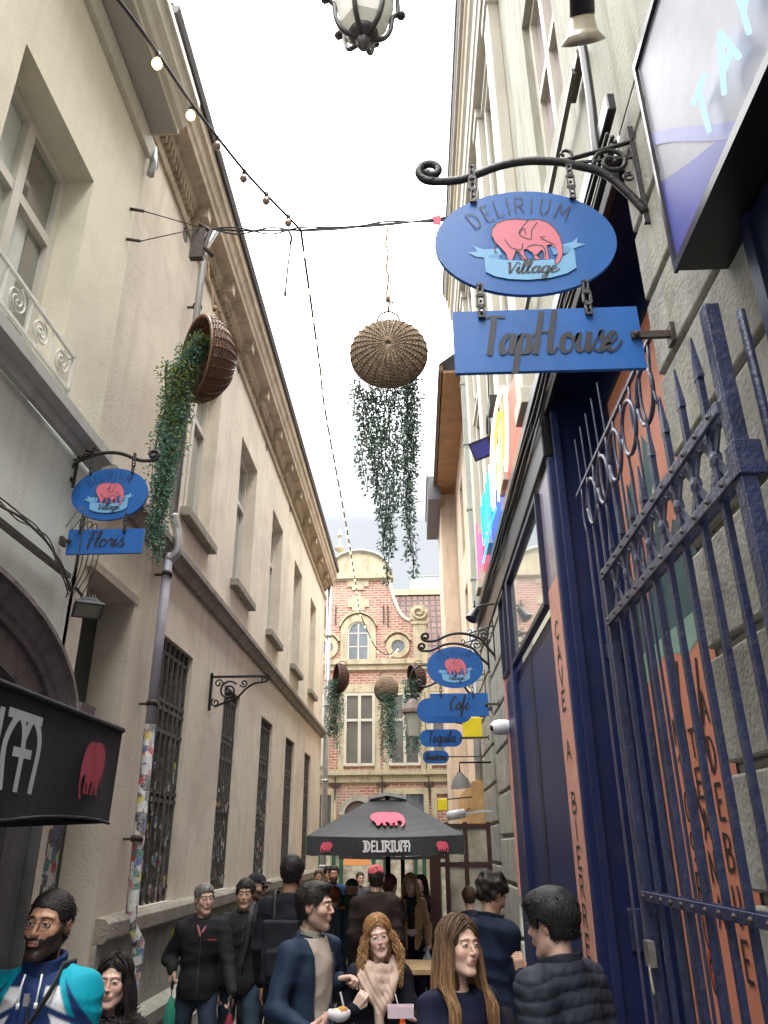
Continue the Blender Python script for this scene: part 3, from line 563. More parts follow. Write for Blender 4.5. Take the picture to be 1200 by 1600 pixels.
# near building with the tap house: stone pier, recess, grey render above
tb = thing('tavern_building', 'grey rendered tavern building with rusticated stone pier and deep navy shopfront', 'building', (1.3, 4, 0))
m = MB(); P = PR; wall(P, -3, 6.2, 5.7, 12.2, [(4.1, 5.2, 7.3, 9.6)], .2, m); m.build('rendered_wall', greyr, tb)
window(PR, 4.1, 5.2, 7.3, 9.6, .12, tb, 2, (0, .5, 1), .09, trim, glassmat('violet_reflecting_glass', (.22, .14, .2)))
m = MB(); z = -.1; hrow = .46
while z < 5.6:
    m.box(XR+.0, XR+.6, -3, 3.25, z+.045, min(5.69, z+hrow)); m.box(XR+.03, XR+.59, -3, 3.23, z, z+.045); z += hrow
m.box(XR+.01, XR+.6, -3, 3.24, 5.4, 5.9); m.build('rusticated_pier', stone, tb, bevel=.012)
m = MB(); m.box(1.21, 1.26, -3, 2.12, .1, 3.97); m.box(1.19, 1.21, 1.6, 1.66, .1, 3.97); m.box(1.19, 1.21, 2.06, 2.12, .1, 3.97); m.build('dark_side_panel', navy2, tb)  # dark panel added over the near pier for the shade beside the gate post
m = MB(); m.box(1.62, 1.7, 3.25, 5.95, 0, 5.7); m.box(1.25, 1.62, 3.25, 5.93, 5.598, 5.7); m.build('recess_back', navy, tb)
m = MB(); m.box(1.27, 1.62, 5.85, 5.91, 0, 4.215); m.box(1.27, 1.62, 5.855, 5.91, 4.22, 5.6); m.box(1.245, 1.3, 5.79, 5.85, 0, 5.6); m.build('return_panel', navy, tb)
m = MB(); m.box(1.4, 1.6, 5.82, 5.85, 1.30, 1.56); m.box(1.48, 1.55, 5.75, 5.82, 1.38, 1.44); m.box(1.47, 1.6, 5.81, 5.85, 3.25, 3.36); m.build('lock_plate', gatem, tb, bevel=.01)
# mural on the folded door
m = Flat((1.585, 5.3, 0), (0, -1, 0), (0, 0, 1), (-1, 0, 0))
m.mb.box(1.587, 1.612, 4.0, 5.3, .3, 5.2); mur = m
m.poly([(.05, .32), (1.28, .32), (1.28, 5.15), (.05, 5.15)], .002, 1)
m.poly([(.05, 3.15), (1.28, 3.15), (1.28, 3.05), (.9, 2.95), (.5, 3.05), (.05, 2.95)], .004, 3)
m.poly([(.05, 3.15), (1.28, 3.1), (1.28, 3.6), (1.0, 3.75), (.8, 3.5), (.5, 3.9), (.3, 3.4), (.05, 3.7)], .0035, 2)
m.poly([(.55, 3.3), (.8, 3.5), (.86, 4.3), (.7, 4.5), (.6, 4.0)], .005, 2); m.poly([(.2, 3.5), (.4, 3.9), (.42, 4.4), (.28, 4.3)], .005, 2)
for k in range(4): m.stroke([(.62+.05*k, 3.7+.1*k), (.66+.05*k, 3.85+.1*k), (.72+.05*k, 3.9+.1*k)], .02, .007, 4)
m.stroke([(.68, 2.95), (.6, 2.6), (.62, 2.3), (.72, 2.05)], .035, .006, 0); m.stroke([(1.0, 2.9), (.92, 2.5), (.98, 2.3)], .03, .006, 0)
for cx, txt, zt, h in ((.2, 'FEMN', 2.45, .14), (.48, 'M109RUO', 2.5, .15), (.74, 'TEANA', 2.4, .15), (1.0, 'ADEBUE', 2.55, .17)):
    for i, ch in enumerate(txt): m.text(UP, ch, cx, zt-i*h*1.42, h, .02, 0, width=.11, d=.006)
m.stroke([(a+.5, b+1.35) for a, b in O(0, 0, .07, .08, 0, 360)], .025, .006, 5); m.stroke([(.46, 1.35), (.54, 1.37)], .02, .006, 5)
mb_ = m.mb.build('painted_mural', [inkd, mat('mural_salmon', (.66, .25, .16), .5, .08, 3), mat('mural_teal', (.035, .10, .11), .5, .3, 6), mat('mural_pale_green', (.25, .42, .34), .5), mat('mural_cream', (.7, .6, .4), .5), mat('mural_red', (.6, .09, .03), .5)], tb)
# shopfront beyond
sf = thing('shopfront', 'navy shopfront with salmon lettered boards, pale transom glass and a black fascia', 'shopfront', (1.3, 8, 0))
m = MB(); m.box(XR-.08, XR+.5, 5.92, 13.0, 5.05, 5.72); m.box(XR-.13, XR-.08, 2.95, 13.2, 5.6, 5.73); m.box(XR-.04, XR+.01, 3.3, 5.9, 5.45, 5.6); m.build('fascia', blackp, sf, bevel=.01)
m = MB()
for k in range(4):
    z = 5.42+.06*(k % 2); pts = [(XR-.1-.012*k, 3.0+i*.9, z-.03*math.sin(i*1.7+k)-.05*(k == 2)*(i % 2)) for i in range(12)]; m.tube(spline(pts, 4), .012, 6)
m.build('cable_run', mat('black_cable', (.02, .02, .022), .5), sf)
m = MB(); m.box(XR, XR+.06, 6.5, 9.15, 0, 3.86); m.box(XR-.02, XR+.06, 6.56, 7.9, .2, 3.7); m.box(XR-.02, XR+.06, 8.1, 9.05, .2, 3.7); m.build('door_panels', navy, sf, bevel=.012)
m = MB(); m.box(XR-.024, XR-.021, 7.94, 8.06, .2, 3.75); m.build('door_gap', dark, sf)
tw = window(PR, 6.55, 9.1, 3.9, 4.98, -.03, sf, 1, (0, 1), .05, navy2, glassl, 'transom_window')
m = MB(); m.box(XR-.07, XR+.06, 9.1, 9.3, 0, 5.0); m.box(XR-.05, XR+.05, 5.915, 6.0, 0, 5.04); m.box(XR-.04, XR+.05, 9.52, 10.1, 0, 3.9); m.build('pilasters', navy, sf, bevel=.012)
tw2 = window(PR, 9.52, 10.1, 3.95, 5.0, -.03, sf, 1, (0, 1), .04, navy2, glassl, 'transom_window')
m = MB(); m.box(XR-.035, XR+.04, 6.0, 6.05, .9, 5.0); m.build('board_edge', mat('mauve_edge_paint', (.28, .17, .24), .5), sf)
def vboard(y0, y1, z0, z1, txt, x=XR-.045, ztop=None, h=.19, gap=.085):
    F = Flat((x, y1, 0), (0, -1, 0), (0, 0, 1), (-1, 0, 0)); F.mb.cur = 1; F.mb.box(x, x+.05, y0, y1, z0, z1)
    n = len(txt)
    for i, ch in enumerate(txt):
        if ch != ' ': F.text(UP, ch, (y1-y0)/2, (ztop or z1)-i*(h+gap), h, .024, 0, width=(y1-y0)*.42, d=.003)
    return F.mb
vboard(6.05, 6.5, .9, 4.0, "CAVE A BIERRE", ztop=3.52, h=.142, gap=.05).build('lettered_board', [inkd, salmon], sf)
m = MB(); m.box(XR-.04, XR+.02, 6.05, 6.5, 4.0, 5.0); m.build('upper_board', mat('mauve_grey_board', (.20, .17, .25), .35, .2, 3, coat=.3, dirt=(.3, .28, .3), dirta=.4), sf)
vboard(9.3, 9.5, 1.85, 4.2, "ABIER", ztop=3.7).build('salmon_board', [inkd, salmon], sf)
m = MB(); m.box(XR-.06, XR+.03, 10.1, 10.22, 1.4, 3.95); m.build('salmon_edge_board', salmon, sf)
# stone quoined pier beyond, and black wall parts
sp_ = thing('stone_pier', 'grey rusticated stone pier beside the navy shopfront carrying the café signs', 'pier', (1.25, 12, 0))
m = MB(); z = -.2; k = 0
while z < 5.55:
    hh = .56; m.box(XR-.06, XR+.4, 10.25, 11.9, max(0, z+.04), min(5.04, z+hh)); m.box(XR-.06, XR+.4, 12.3, 14.4, max(0, z+.24), min(6.2, z+.2+hh)); z += hh
m.box(XR-.02, XR+.4, 10.24, 11.92, 0, 5.04); m.box(XR-.02, XR+.4, 12.28, 14.42, 0, 6.2); m.build('stone_blocks', stone, sp_, bevel=.02)
m = MB(); m.box(XR+.02, XR+.4, 11.9, 12.3, 0, 5.04); m.build('joint_recess', dstone, sp_)
# main pale facade above the shopfront
mf = thing('townhouse', 'tall pale townhouse with moulded eaves and tall pilasters above the shopfront', 'building', (1.3, 10, 5))
bays = [(6.75, 7.75), (8.75, 9.75), (10.75, 11.75), (12.1, 12.9)]
m = MB(); wall(PR, 6.2, 13.3, 5.73, 12.2, [(a, b, z, z+2.2, .3) for a, b in bays[:3] for z in (6.5, 9.4)], .3, m)
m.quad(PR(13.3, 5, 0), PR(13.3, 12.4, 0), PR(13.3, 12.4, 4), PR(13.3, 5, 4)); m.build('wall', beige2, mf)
for a, b in bays[:3]:
    for z in (6.5, 9.4): window(PR, a, b, z, z+2.2, .22, mf, 2, (0, .66, 1), .07, trimp, glassmat('grey_brown_glass'))
m = MB()
for y in (6.28, 7.95, 9.95, 11.95): m.box(XR-.14, XR, y, y+.42, 5.9, 11.9); m.box(XR-.17, XR, y-.03, y+.45, 11.7, 11.9); m.box(XR-.17, XR, y-.03, y+.45, 5.8, 5.98)
m.build('pilasters', trim, mf, bevel=.01)
m = MB()
for a, b in bays[:3]:
    for z in (6.5, 9.4):
        m.box(XR-.05, XR, a-.12, a, z-.1, z+2.3); m.box(XR-.05, XR, b, b+.12, z-.1, z+2.3); m.box(XR-.05, XR, a, b, z+2.2, z+2.3); m.box(XR-.09, XR, a-.15, b+.15, z+2.3, z+2.38)
m.box(XR-.05, XR, 6.75, 7.72, 9.0, 9.1)
m.build('window_surrounds', trimp, mf, bevel=.008)
m = MB(); tan = mat('tan_soffit_paint', (.42, .34, .22), .75, .06, 2, streak=.4)
m.prism([(0, 11.9), (-.2, 11.9), (-.22, 12.0), (-.24, 12.02), (-.26, 12.2), (-.3, 12.25), (0, 12.3)], lambda a, b, d: (XR+a, d, b), 2, 13.3)
m.build('architrave', trim, mf)
m = MB(); m.prism([(0, 12.3), (-.30, 12.3), (-.31, 12.5), (-.34, 12.55), (-.34, 12.72), (0, 12.75)], lambda a, b, d: (XR+a, d, b), 2, 13.3); m.build('frieze', tan, mf)
m = MB(); m.prism([(0, 12.75), (-.39, 12.75), (-.39, 12.83), (-.42, 12.85), (-.42, 12.9), (0, 12.92)], lambda a, b, d: (XR+a, d, b), 2, 13.32); m.build('cornice', trimp, mf)
m = MB(); m.prism([(.3, 12.92), (-.44, 12.92), (-.45, 13.0), (.3, 13.1)], lambda a, b, d: (XR+a, d, b), 2, 13.34); m.build('gutter', mat('dark_lead'
, (.06, .055, .06)), mf)
# second house, brown eaves
sh = thing('rendered_house', 'narrow pinkish rendered house with broad brown wooden eaves', 'house', (1.3, 16.5, 0))
m = MB(); P2 = lambda s, z, d: (XR+.02+d, s, z); wall(P2, 13.4, 19.4, 0, 11.1, [(14.6, 15.5, z, z+1.9, .2) for z in (5.6, 8.3)]+[(16.6, 17.5, z, z+1.9, .2) for z in (5.6, 8.3)], .2, m)
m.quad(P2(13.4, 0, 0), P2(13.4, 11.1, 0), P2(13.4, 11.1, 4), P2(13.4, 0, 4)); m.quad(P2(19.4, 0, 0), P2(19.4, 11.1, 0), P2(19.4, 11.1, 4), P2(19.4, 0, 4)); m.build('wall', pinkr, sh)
for a in (14.6, 16.6):
    for z in (5.6, 8.3): window(P2, a, a+.9, z, z+1.9, .16, sh)
m = MB(); m.box(.72, 1.3, 13.45, 19.5, 11.0, 11.06); m.box(.70, .75, 13.45, 19.5, 11.0, 11.2); m.build('wooden_soffit', mat('brown_soffit_wood', (.30, .16, .07), .6, .25, 2, streak=.3), sh)
m = MB(); m.box(.66, .70, 13.4, 19.5, 11.02, 11.18); m.quad((.68, 13.4, 11.2), (.68, 19.5, 11.2), (3, 19.5, 13), (3, 13.4, 13)); m.build('gutter', mat('dark_lead', (.06, .055, .06)), sh)
m = MB(); m.box(1.0, 1.27, 14.4, 19.4, 0, 3.0); m.box(.98, 1.02, 15.2, 16.6, 2.6, 2.95); m.build('ground_floor_front', mat('ochre_shop_paint', (.50, .30, .12), .6, .2, 3), sh)
# dark eaved house
dh = thing('dark_eaved_house', 'far narrow house with a dark slate-clad box eave', 'house', (1.3, 20.6, 0))
m = MB(); m.box(.85, 4, 19.45, 21.9, 0, 11); m.build('wall', pinkr, dh)
m = MB(); m.box(.50, .84, 18.9, 21.9, 10.6, 11.3); m.box(.47, .5, 18.85, 21.9, 11.2, 11.35); m.build('box_eave', mat('dark_zinc_cladding', (.10, .095, .11), .5), dh)
# rain pipes on the right
rp = thing('rain_pipe', 'square green-grey rain pipe running up between the two tall right-hand houses', 'pipe', (1.15, 13.4, 0))
m = MB(); m.box(1.1, 1.2, 13.28, 13.38, 5.9, 11.4); m.build('pipe', zincg, rp)
m = MB(); m.box(1.05, 1.22, 13.24, 13.42, 11.4, 11.75); m.build('hopper', zincg, rp)
m = MB()
for z in (6.4, 7.8, 9.2, 10.6): m.box(1.08, 1.25, 13.26, 13.40, z, z+.05)
m.build('clip', zincg, rp)
rp2 = thing('white_pipe', 'white painted pipe plastered with stickers beside the stone pier', 'pipe', (1.16, 14.5, 0))
m = MB(); m.tube([(1.14, 14.5, 2.6), (1.14, 14.5, 5.8)], .07, 10); m.build('pipe', mat('white_pipe_paint', (.5, .52, .53), .5, .1), rp2)
m = MB(); m.tube([(1.14, 14.5, .1), (1.14, 14.5, 2.6)], .075, 10); m.build('stickered_section', stickermat('small_stickers'), rp2)
# ================================================================== end: brick gable house
YG = 22.0; PG = lambda s, z, d: (s, YG+d, z)
gh = thing('brick_gable_house', 'old red brick house with a curved stone-edged gable and cross windows at the street end', 'house', (-1, 22, 0))
brick = brickmat('weathered_red_brick', (.36, .115, .08), (.47, .21, .155), (.50, .44, .38), 'xz', .22, .075, .014, .5, .5, .6, .9, (.50, .41, .35))
cs = mat('yellow_limestone_trim', (.47, .42, .30), .85, .15, 3, .3, 40, streak=.7, dirt=(.26, .22, .15), dirta=.5)
gx = -1.6
half = [(1.95, 6.9), (1.92, 7.15), (1.8, 7.55), (1.5, 7.95), (1.33, 8.15), (1.15, 8.5), (.98, 8.9), (.88, 9.4)]
hw = [(1.78, 6.9), (1.78, 8.0), (1.5, 8.05), (1.33, 8.15), (1.18, 8.35), (1.02, 8.75), (.93, 9.1), (.86, 9.42)]
out = [(gx+a, b) for a, b in hw]+[(gx-a, b) for a, b in reversed(hw)]
m = MB(); m.prism([(-5, 0), (1.9, 0), (1.9, 6.72), (gx+1.78, 6.72)]+out[0:]+[(gx-1.78, 6.72), (-5, 6.72)], lambda a, b, d: (a, d, b), YG, YG+.4); m.build('brick_wall', brick, gh)
m = MB()
for sg in (1, -1):
    pts = spline([(gx+sg*a, b) for a, b in hw[2:]], 5); mm = []
    for i, p in enumerate(pts):
        t = pts[min(i+1, len(pts)-1)]-pts[max(i-1, 0)]; t = t/np.linalg.norm(t); nn = np.array((t[1], -t[0]))*sg; mm.append((p, p+nn*.09))
    vs = []
    for a, b in mm: vs += [(a[0], YG-.05, a[1]), (b[0], YG-.05, b[1]), (b[0], YG+.42, b[1]), (a[0], YG+.42, a[1])]
    m.add(vs, [(4*i+j, 4*i+(j+1) % 4, 4*i+4+(j+1) % 4, 4*i+4+j) for i in range(len(mm)-1) for j in range(4)]+[(0, 1, 2, 3)])
m.build('gable_coping', mat('pale_gable_edging', (.58, .56, .50), .8, .12, 3, streak=.4), gh)
m = MB(); m.prism([(gx+.95*math.cos(math.pi*k/20), 9.56+.70*math.sin(math.pi*k/20)) for k in range(21)], lambda a, b, d: (a, d, b), YG-.06, YG+.3)
m.box(gx-1.05, gx+1.05, YG-.1, YG+.35, 9.4, 9.56); m.box(gx-.98, gx+.98, YG-.04, YG+.3, 9.34, 9.4); m.build('lunette', cs, gh)
m = MB(); pts = [(gx+.97*math.cos(math.pi*k/20), YG-.09, 9.58+.72*math.sin(math.pi*k/20)) for k in range(21)]; m.tube(pts, .045, 6); m.build('lunette_moulding', mat('grey_lead_edge', (.34, .34, .3), .7), gh)
m = MB(); m.lathe([(.05, 0), (.16, .05), (.06, .12), (.05, .3), (.14, .36), (.16, .42), (.05, .5), (.04, .75), (.09, .85), (.01, 1.1)], (gx-.62, YG+.15, 10.05)); m.build('finial', cs, gh)
m = MB()
def blocky(cx, cz, s):      # cross-shaped stone medallion
    m.prism([(cx-s, cz-.35*s), (cx-.6*s, cz-.35*s), (cx-.6*s, cz-.7*s), (cx-.25*s, cz-.7*s), (cx-.25*s, cz-s), (cx+.25*s, cz-s), (cx+.25*s, cz-.7*s), (cx+.6*s, cz-.7*s), (cx+.6*s, cz-.35*s), (cx+s, cz-.35*s), (cx+s, cz+.35*s), (cx+.6*s, cz+.35*s), (cx+.6*s, cz+.7*s), (cx+.25*s, cz+.7*s), (cx+.25*s, cz+s), (cx-.25*s, cz+s), (cx-.25*s, cz+.7*s), (cx-.6*s, cz+.7*s), (cx-.6*s, cz+.35*s), (cx-s, cz+.35*s)], lambda a, b, d: (a, d, b), YG-.04, YG+.1)
blocky(gx, 8.63, .32); m.box(gx-.35, gx+.3, YG-.03, YG+.05, 9.16, 9.34); m.box(gx-.2, gx+.15, YG-.035, YG+.05, 9.05, 9.16); m.build('stone_medallion', cs, gh)
def ring(mb, cx, cz, rx, rz, w, y0, y1, a0=0, a1=360, n=28):
    vs = []
    for i in range(n+1):
        a = R(a0+(a1-a0)*i/n)
        for r, y in ((0, y0), (w, y0), (w, y1), (0, y1)): vs.append((cx+(rx+r)*math.cos(a), y, cz+(rz+r)*math.sin(a)))
    mb.add(vs, [(4*i+j, 4*i+(j+1) % 4, 4*i+4+(j+1) % 4, 4*i+4+j) for i in range(n) for j in range(4)])
m = MB(); ring(m, gx, 7.75, .32, .32, .2, YG-.06, YG+.05, 0, 180); m.box(gx-.52, gx-.32, YG-.06, YG+.05, 6.92, 7.75); m.box(gx+.32, gx+.52, YG-.06, YG+.05, 6.92, 7.75); ring(m, gx, 7.78, .54, .54, .05, YG-.1, YG, 15, 165)
m.build('arch_surround', cs, gh)
f = MB(); ring(f, gx, 7.75, .27, .27, .05, YG-.03, YG+.02, 0, 180); f.box(gx-.32, gx-.27, YG-.03, YG+.02, 6.9, 7.75); f.box(gx+.27, gx+.32, YG-.03, YG+.02, 6.9, 7.75); f.box(gx-.02, gx+.02, YG-.025, YG+.02, 6.9, 8.0)
for z in (7.3, 7.7): f.box(gx-.27, gx+.27, YG-.022, YG+.02, z, z+.03)
fo = f.build('arched_window', trimp, gh); g = MB(); g.prism([(gx+.3*math.cos(math.pi*k/12), 7.75+.3*math.sin(math.pi*k/12)) for k in range(13)]+[(gx-.3, 6.9), (gx+.3, 6.9)], lambda a, b, d: (a, d, b), YG-.012, YG-.004); g.build('pane', glassmat('grey_blue_glass', (.16, .19, .22)), fo)
for cx in (gx+1.16, gx-.93):
    f = MB(); ring(f, cx, 7.3, .19, .19, .15, YG-.07, YG+.03); ring(f, cx, 7.34, .37, .37, .05, YG-.1, YG, 20, 160); fo = f.build('round_window', cs, gh)
    g = MB(); g.lathe([(0, .01), (.2, .01)], (cx, YG-.02, 7.3), (0, -1, 0), 20); g.build('pane', glassmat('grey_blue_glass'), fo)
m = MB(); m.box(-5, gx+2.0, YG-.12, YG, 6.78, 6.92); m.box(-5, 1.9, YG-.07, YG, 6.62, 6.78); m.box(-5, 1.9, YG-.05, YG, 5.98, 6.2); m.box(-5, 1.9, YG-.14, YG, 3.74, 3.86); m.box(-5, 1.9, YG-.06, YG, 3.55, 3.74) ; m.build('string_courses', cs, gh)
m = MB(); m.box(.02, .42, YG-.08, YG+.3, 6.92, 7.95); m.box(-.02, .46, YG-.11, YG+.3, 7.95, 8.03)
for t in range(1):
    pts = [(.2+(.04+.19*k/20)*math.cos(R(200+k*27)), YG-.1, 8.3+(.04+.19*k/20)*math.sin(R(200+k*27))) for k in range(21)]
    m.tube(pts, .05, 6)
m.lathe([(0, 0), (.27, 0), (.27, -.25), (0, -.25)], (.2, YG-.08, 8.28), (0, -1, 0), 20); m.build('scroll_pier', cs, gh)
wins = [(-3.7, -2.55), (-1.98, -1.12), (-.72, .15), (.45, 1.25)]
for a, b in wins:
    m = MB(); m.box(a-.16, a, YG-.05, YG+.02, 3.86, 5.98); m.box(b, b+.16, YG-.05, YG+.02, 3.86, 5.98); m.build('stone_jambs', cs, gh)
    window(PG, a, b, 3.98, 5.96, -.02, gh, 2, (0, .62, 1), .07, trimp, glassmat('leaded_dark_glass', (.12, .12, .11), .15))
m = MB()
for a, b in ((-3.6, -2.3), (-.85, .2), (.55, 1.3)):
    m.box(a-.14, b+.14, YG-.06, YG+.02, 3.24, 3.4); m.box(a-.14, a, YG-.06, YG+.02, 0, 3.24); m.box(b, b+.14, YG-.06, YG+.02, 0, 3.24); m.box((a+b)/2-.05, (a+b)/2+.05, YG-.055, YG+.02, 2.3, 3.24)
m.build('ground_floor_stonework', cs, gh)
m = MB()
for a, b in ((-3.6, -2.3), (-.85, .2)): m.box(a, b, YG-.01, YG, 2.3, 3.24)
m.build('ground_floor_glass', glass, gh)
m = MB(); ring(m, gx+.02, 2.72, .36, .36, .14, YG-.1, YG+.02, 0, 180); m.build('door_arch', stone, gh)
m = MB(); m.prism([(gx+.02+.36*math.cos(math.pi*k/12), 2.72+.36*math.sin(math.pi*k/12)) for k in range(13)], lambda a, b, d: (a, d, b), YG-.03, YG-.005); m.build('fanlight', mat('fanlight_wood', (.14, .11, .1), .6), gh)
m = MB()   # green framed bar front and lit interior
for x in (-2.62, -2.25, -2.05, -1.2, -.9, -.1, .12, .5): m.box(x, x+.1, YG-.12, YG+.02, 0, 2.25)
m.box(-3, 1.6, YG-.14, YG+.02, 2.25, 2.42); m.build('green_shop_frame', mat('bottle_green_gloss', (.02, .09, .05), .4, .2), gh)
m = MB(); m.box(-3, -.15, YG-.03, YG-.01, .3, 2.25); m.box(-.1, 1.6, YG-.03, YG-.01, .3, 2.25); m.build('shop_panes', mat('posters_behind_glass', (.5, .47, .38), .3, .5, 5, coat=.5), gh)
m = MB(); m.box(-1.95, -1.25, YG-.035, YG-.012, 1.5, 2.2); m.build('lit_window', emat('warm_shop_light', (1, .42, .15), .14), gh)
m = MB()
for x in (-2.2, -.92, .35):
    for a in (30, 150, 270): m.bar((x, YG-.07, 3.45), (x+.16*math.cos(R(a)), YG-.07, 3.45+.16*math.sin(R(a))), .05)
    m.bar((x, YG-.07, 3.1), (x, YG-.07, 3.7), .03)
for x in (-2.28, -.72, -2.6, -.85): m.bar((x, YG-.03, 8.0 if x in (-2.28, -.85) else 7.9), (x, YG-.03, 8.55), .035)
m.build('wall_anchors', ironr, gh)
tiles = brickmat('brown_roof_tiles', (.085, .04, .033), (.12, .065, .052), (.03, .018, .018), 'xz', .2, .24, .03, 0., .3, 1., .8, (.12, .08, .065))
m = MB(); m.quad((-.9, YG+.8, 6.7), (4, YG+.8, 6.7), (4, YG+3.2, 9.9), (-.9, YG+3.2, 9.9)); m.box(.4, 4, YG+.1, YG+.8, 5.5, 6.8); m.build('tiled_roof', tiles, gh)
m = MB(); m.box(-.9, 4, YG+3.1, YG+3.4, 9.85, 10.05); m.build('roof_ridge', cs, gh)
ph = thing('roof_terrace', 'glass roof terrace with pale metal frame behind the tiled roof', 'roof terrace', (.8, 26.5, 10))
m = MB()
for x in (-.05, .45, .95, 1.45): m.bar((x, 26.5, 10.3), (x, 26.5, 11.0), .05)
for z in (10.3, 11.0): m.bar((-.1, 26.5, z), (2.2, 26.5, z), .06)
m.bar((-.1, 26.5, 10.95), (.3, 28, 11.4), .05); m.bar((.3, 28, 11.4), (2.2, 28, 11.4), .08); m.build('frame', mat('grey_green_metal', (.28, .32, .30), .5), ph)
m = MB(); m.box(-.05, 2.2, 26.49, 26.5, 10.34, 10.96); m.build('glass_panel', glassmat('sky_reflecting_glass', (.45, .52, .55)), ph)
m = MB(); m.box(-.2, 3, 26.45, 28, 9.0, 10.27); m.build('base', trim, ph)
# far left corner pipe
cp = thing('corner_downpipe', 'grey downpipe at the far corner of the long beige building', 'pipe', (-2.25, 19.6, 0))
m = MB(); m.tube([(-2.22, 19.6, 0), (-2.22, 19.6, 8.5)], .07, 10); m.build('pipe', zinc, cp)
m = MB()
for z in (1.5, 3.4, 5.2, 7): m.tube([(-2.22, 19.6, z), (-2.22, 19.6, z+.06)], .09, 10)
m.build('clips', zinc, cp)
# ================================================================== hanging signs
signblue = mat('sign_blue_enamel', (.018, .115, .385), .42, .10, 2, .05, 30, spec=.35, coat=.08, dirt=(.04, .125, .33), dirta=.5, streak=.25)
signedge = mat('sign_edge', (.03, .04, .07), .5)
pink = mat('emblem_pink', (.60, .15, .20), .5, .05, 8); pale = mat('ribbon_pale_blue', (.17, .39, .62), .5, .05, 8); midb = mat('ribbon_shadow_blue', (.10, .28, .52), .5, .05, 8)
chainm = mat('dark_chain', (.03, .026, .03), .5, .4, 30, .3, 90)
def scroll(mb, P, cx, cz, r0, r1, a0, turns, w, n=30, sg=1):
    pts = [P(cx+(r0+(r1-r0)*k/n)*math.cos(R(a0+sg*360*turns*k/n)), cz+(r0+(r1-r0)*k/n)*math.sin(R(a0+sg*360*turns*k/n))) for k in range(n+1)]
    mb.tube(pts, w, 8, flat=.9)
def hanging_sign(label, Y, cx, cz, k, wall, side, text, tw, bh=.35, bw=.88, bdx=-.06, rounded=False, oval=True, bracket=True, slant=.18, letter=.62, by=None):
    """k scales the whole sign; side=+1: the wall is on the right"""
    root = thing('hanging_sign', label, 'sign', (wall, Y, cz), 'blue hanging signs on wrought iron brackets')
    PX = lambda a, b, d=0.: (cx+side*a*k, Y+d, cz+b*k)
    if bracket:
        m = MB(); rel = lambda pts: [PX(a, b) for a, b in spline(pts, 5)]
        wx = (wall-cx)*side/k
        m.tube(rel([(-.455, .437), (-.3, .445), (-.1, .53), (.05, .56), (.2, .55), (.3, .52), (.45, .45), (.56, .3), (wx-.01, .17)]), [.024*k]*41, 8, flat=.8)
        scroll(m, PX, -.46, .515, .075, .02, -75, -1.25, .023*k)
        m.tube(rel([(.24, .55), (.4, .60), (.55, .65), (wx-.01, .68)]), .013*k, 6)
        scroll(m, PX, .5, .53, .10, .015, 200, -1.6, .013*k); scroll(m, PX, .26, .60, .045, .01, 250, 1.0, .009*k)
        scroll(m, PX, .575, .42, .03, .012, 60, 1.3, .007*k)
        m.bar(PX(wx-.012, .1), PX(wx-.012, .78), .035*k, .02*k, up=(0, 1, 0)); m.bar(PX(.3, .535), PX(wx-.02, .56), .012*k)
        m.build('bracket', iron, root)
    top = .335 if oval else bh/2
    if oval:
        F = Flat((cx, Y-.012, cz), (1, 0, 0), (0, 0, 1), (0, -1, 0))
        m = MB(); n = 56; ring = [(.455*k*math.cos(2*math.pi*i/n), .335*k*math.sin(2*math.pi*i/n)) for i in range(n)]
        m.prism(ring, lambda a, b, d: (cx+a, Y+d, cz+b), -.010, .012); ov = m.build('oval_panel', [signblue], root)
        emblem(F, .455*k); F.mb.build('emblem', [inkm, pink, pale, midb], ov)
    bz = cz-(.60*k if by is None else by); bx = cx+side*bdx*k; hw, hh = bw*k/2, bh*k/2
    F = Flat((bx, Y-.012, bz), (1, 0, 0), (0, 0, 1), (0, -1, 0)); m = MB()
    if rounded:
        rr = hh*.95; pts = []
        for sx, sz, a0 in ((1, 1, 0), (-1, 1, 90), (-1, -1, 180), (1, -1, 270)):
            for j in range(6): a = R(a0+18*j); pts.append((sx*(hw-rr)+rr*math.cos(a), sz*(hh-rr)+rr*math.sin(a)))
    else: pts = [(-hw, -hh), (hw, -hh), (hw, hh), (-hw, hh)]
    m.prism(pts, lambda a, b, d: (bx+a, Y+d, bz+b), -.010, .012); bd = m.build('name_board', [signblue], root)
    if text:
        xh = bh*k*.30; F.text(SC, text, 0, -xh*.75, xh, xh*.27, 0, letter, width=tw*bw*k, slant=slant); F.mb.build('lettering', [inkm], bd)
    if oval:
        for sx in (-.54, .58):
            for za, zb in ((cz+.52*k if sx < 0 else cz+.50*k, cz+.26*k), (cz-.27*k, bz+hh-.05*k)):
                m = MB(); x = cx+sx*.455*k*side; nn = 3
                for j in range(nn):
                    z0 = za+(zb-za)*j/nn; z1 = za+(zb-za)*(j+1)/nn; w = .016*k if j % 2 == 0 else .022*k; y = Y-.022
                    m.box(x-w, x-w+.010*k, y-.006, y+.006, z1, z0); m.box(x+w-.010*k, x+w, y-.006, y+.006, z1, z0); m.box(x-w, x+w, y-.007, y+.007, z1, z1+.012*k); m.box(x-w, x+w, y-.007, y+.007, z0-.012*k, z0)
                    m.lathe([(0, -.008), (.007*k, -.008), (.007*k, 0)], (x, y, (z0+z1)/2), (0, -1, 0), 8)
                m.build('hanging_chain', chainm, root)
    wx = wall; m = MB(); m.bar((bx+side*(hw-.05*k), Y-.02, bz), (wx, Y-.02, bz), .02*k, .035*k); m.tube([(bx+side*(hw-.03*k), Y-.03, bz), (bx+side*(hw-.03*k), Y-.042, bz)], .014*k, 8)
    m.box(wx-side*.02, wx, Y-.05, Y+.02, bz-.05*k, bz+.05*k); m.build('stay_bar', ironr, root)
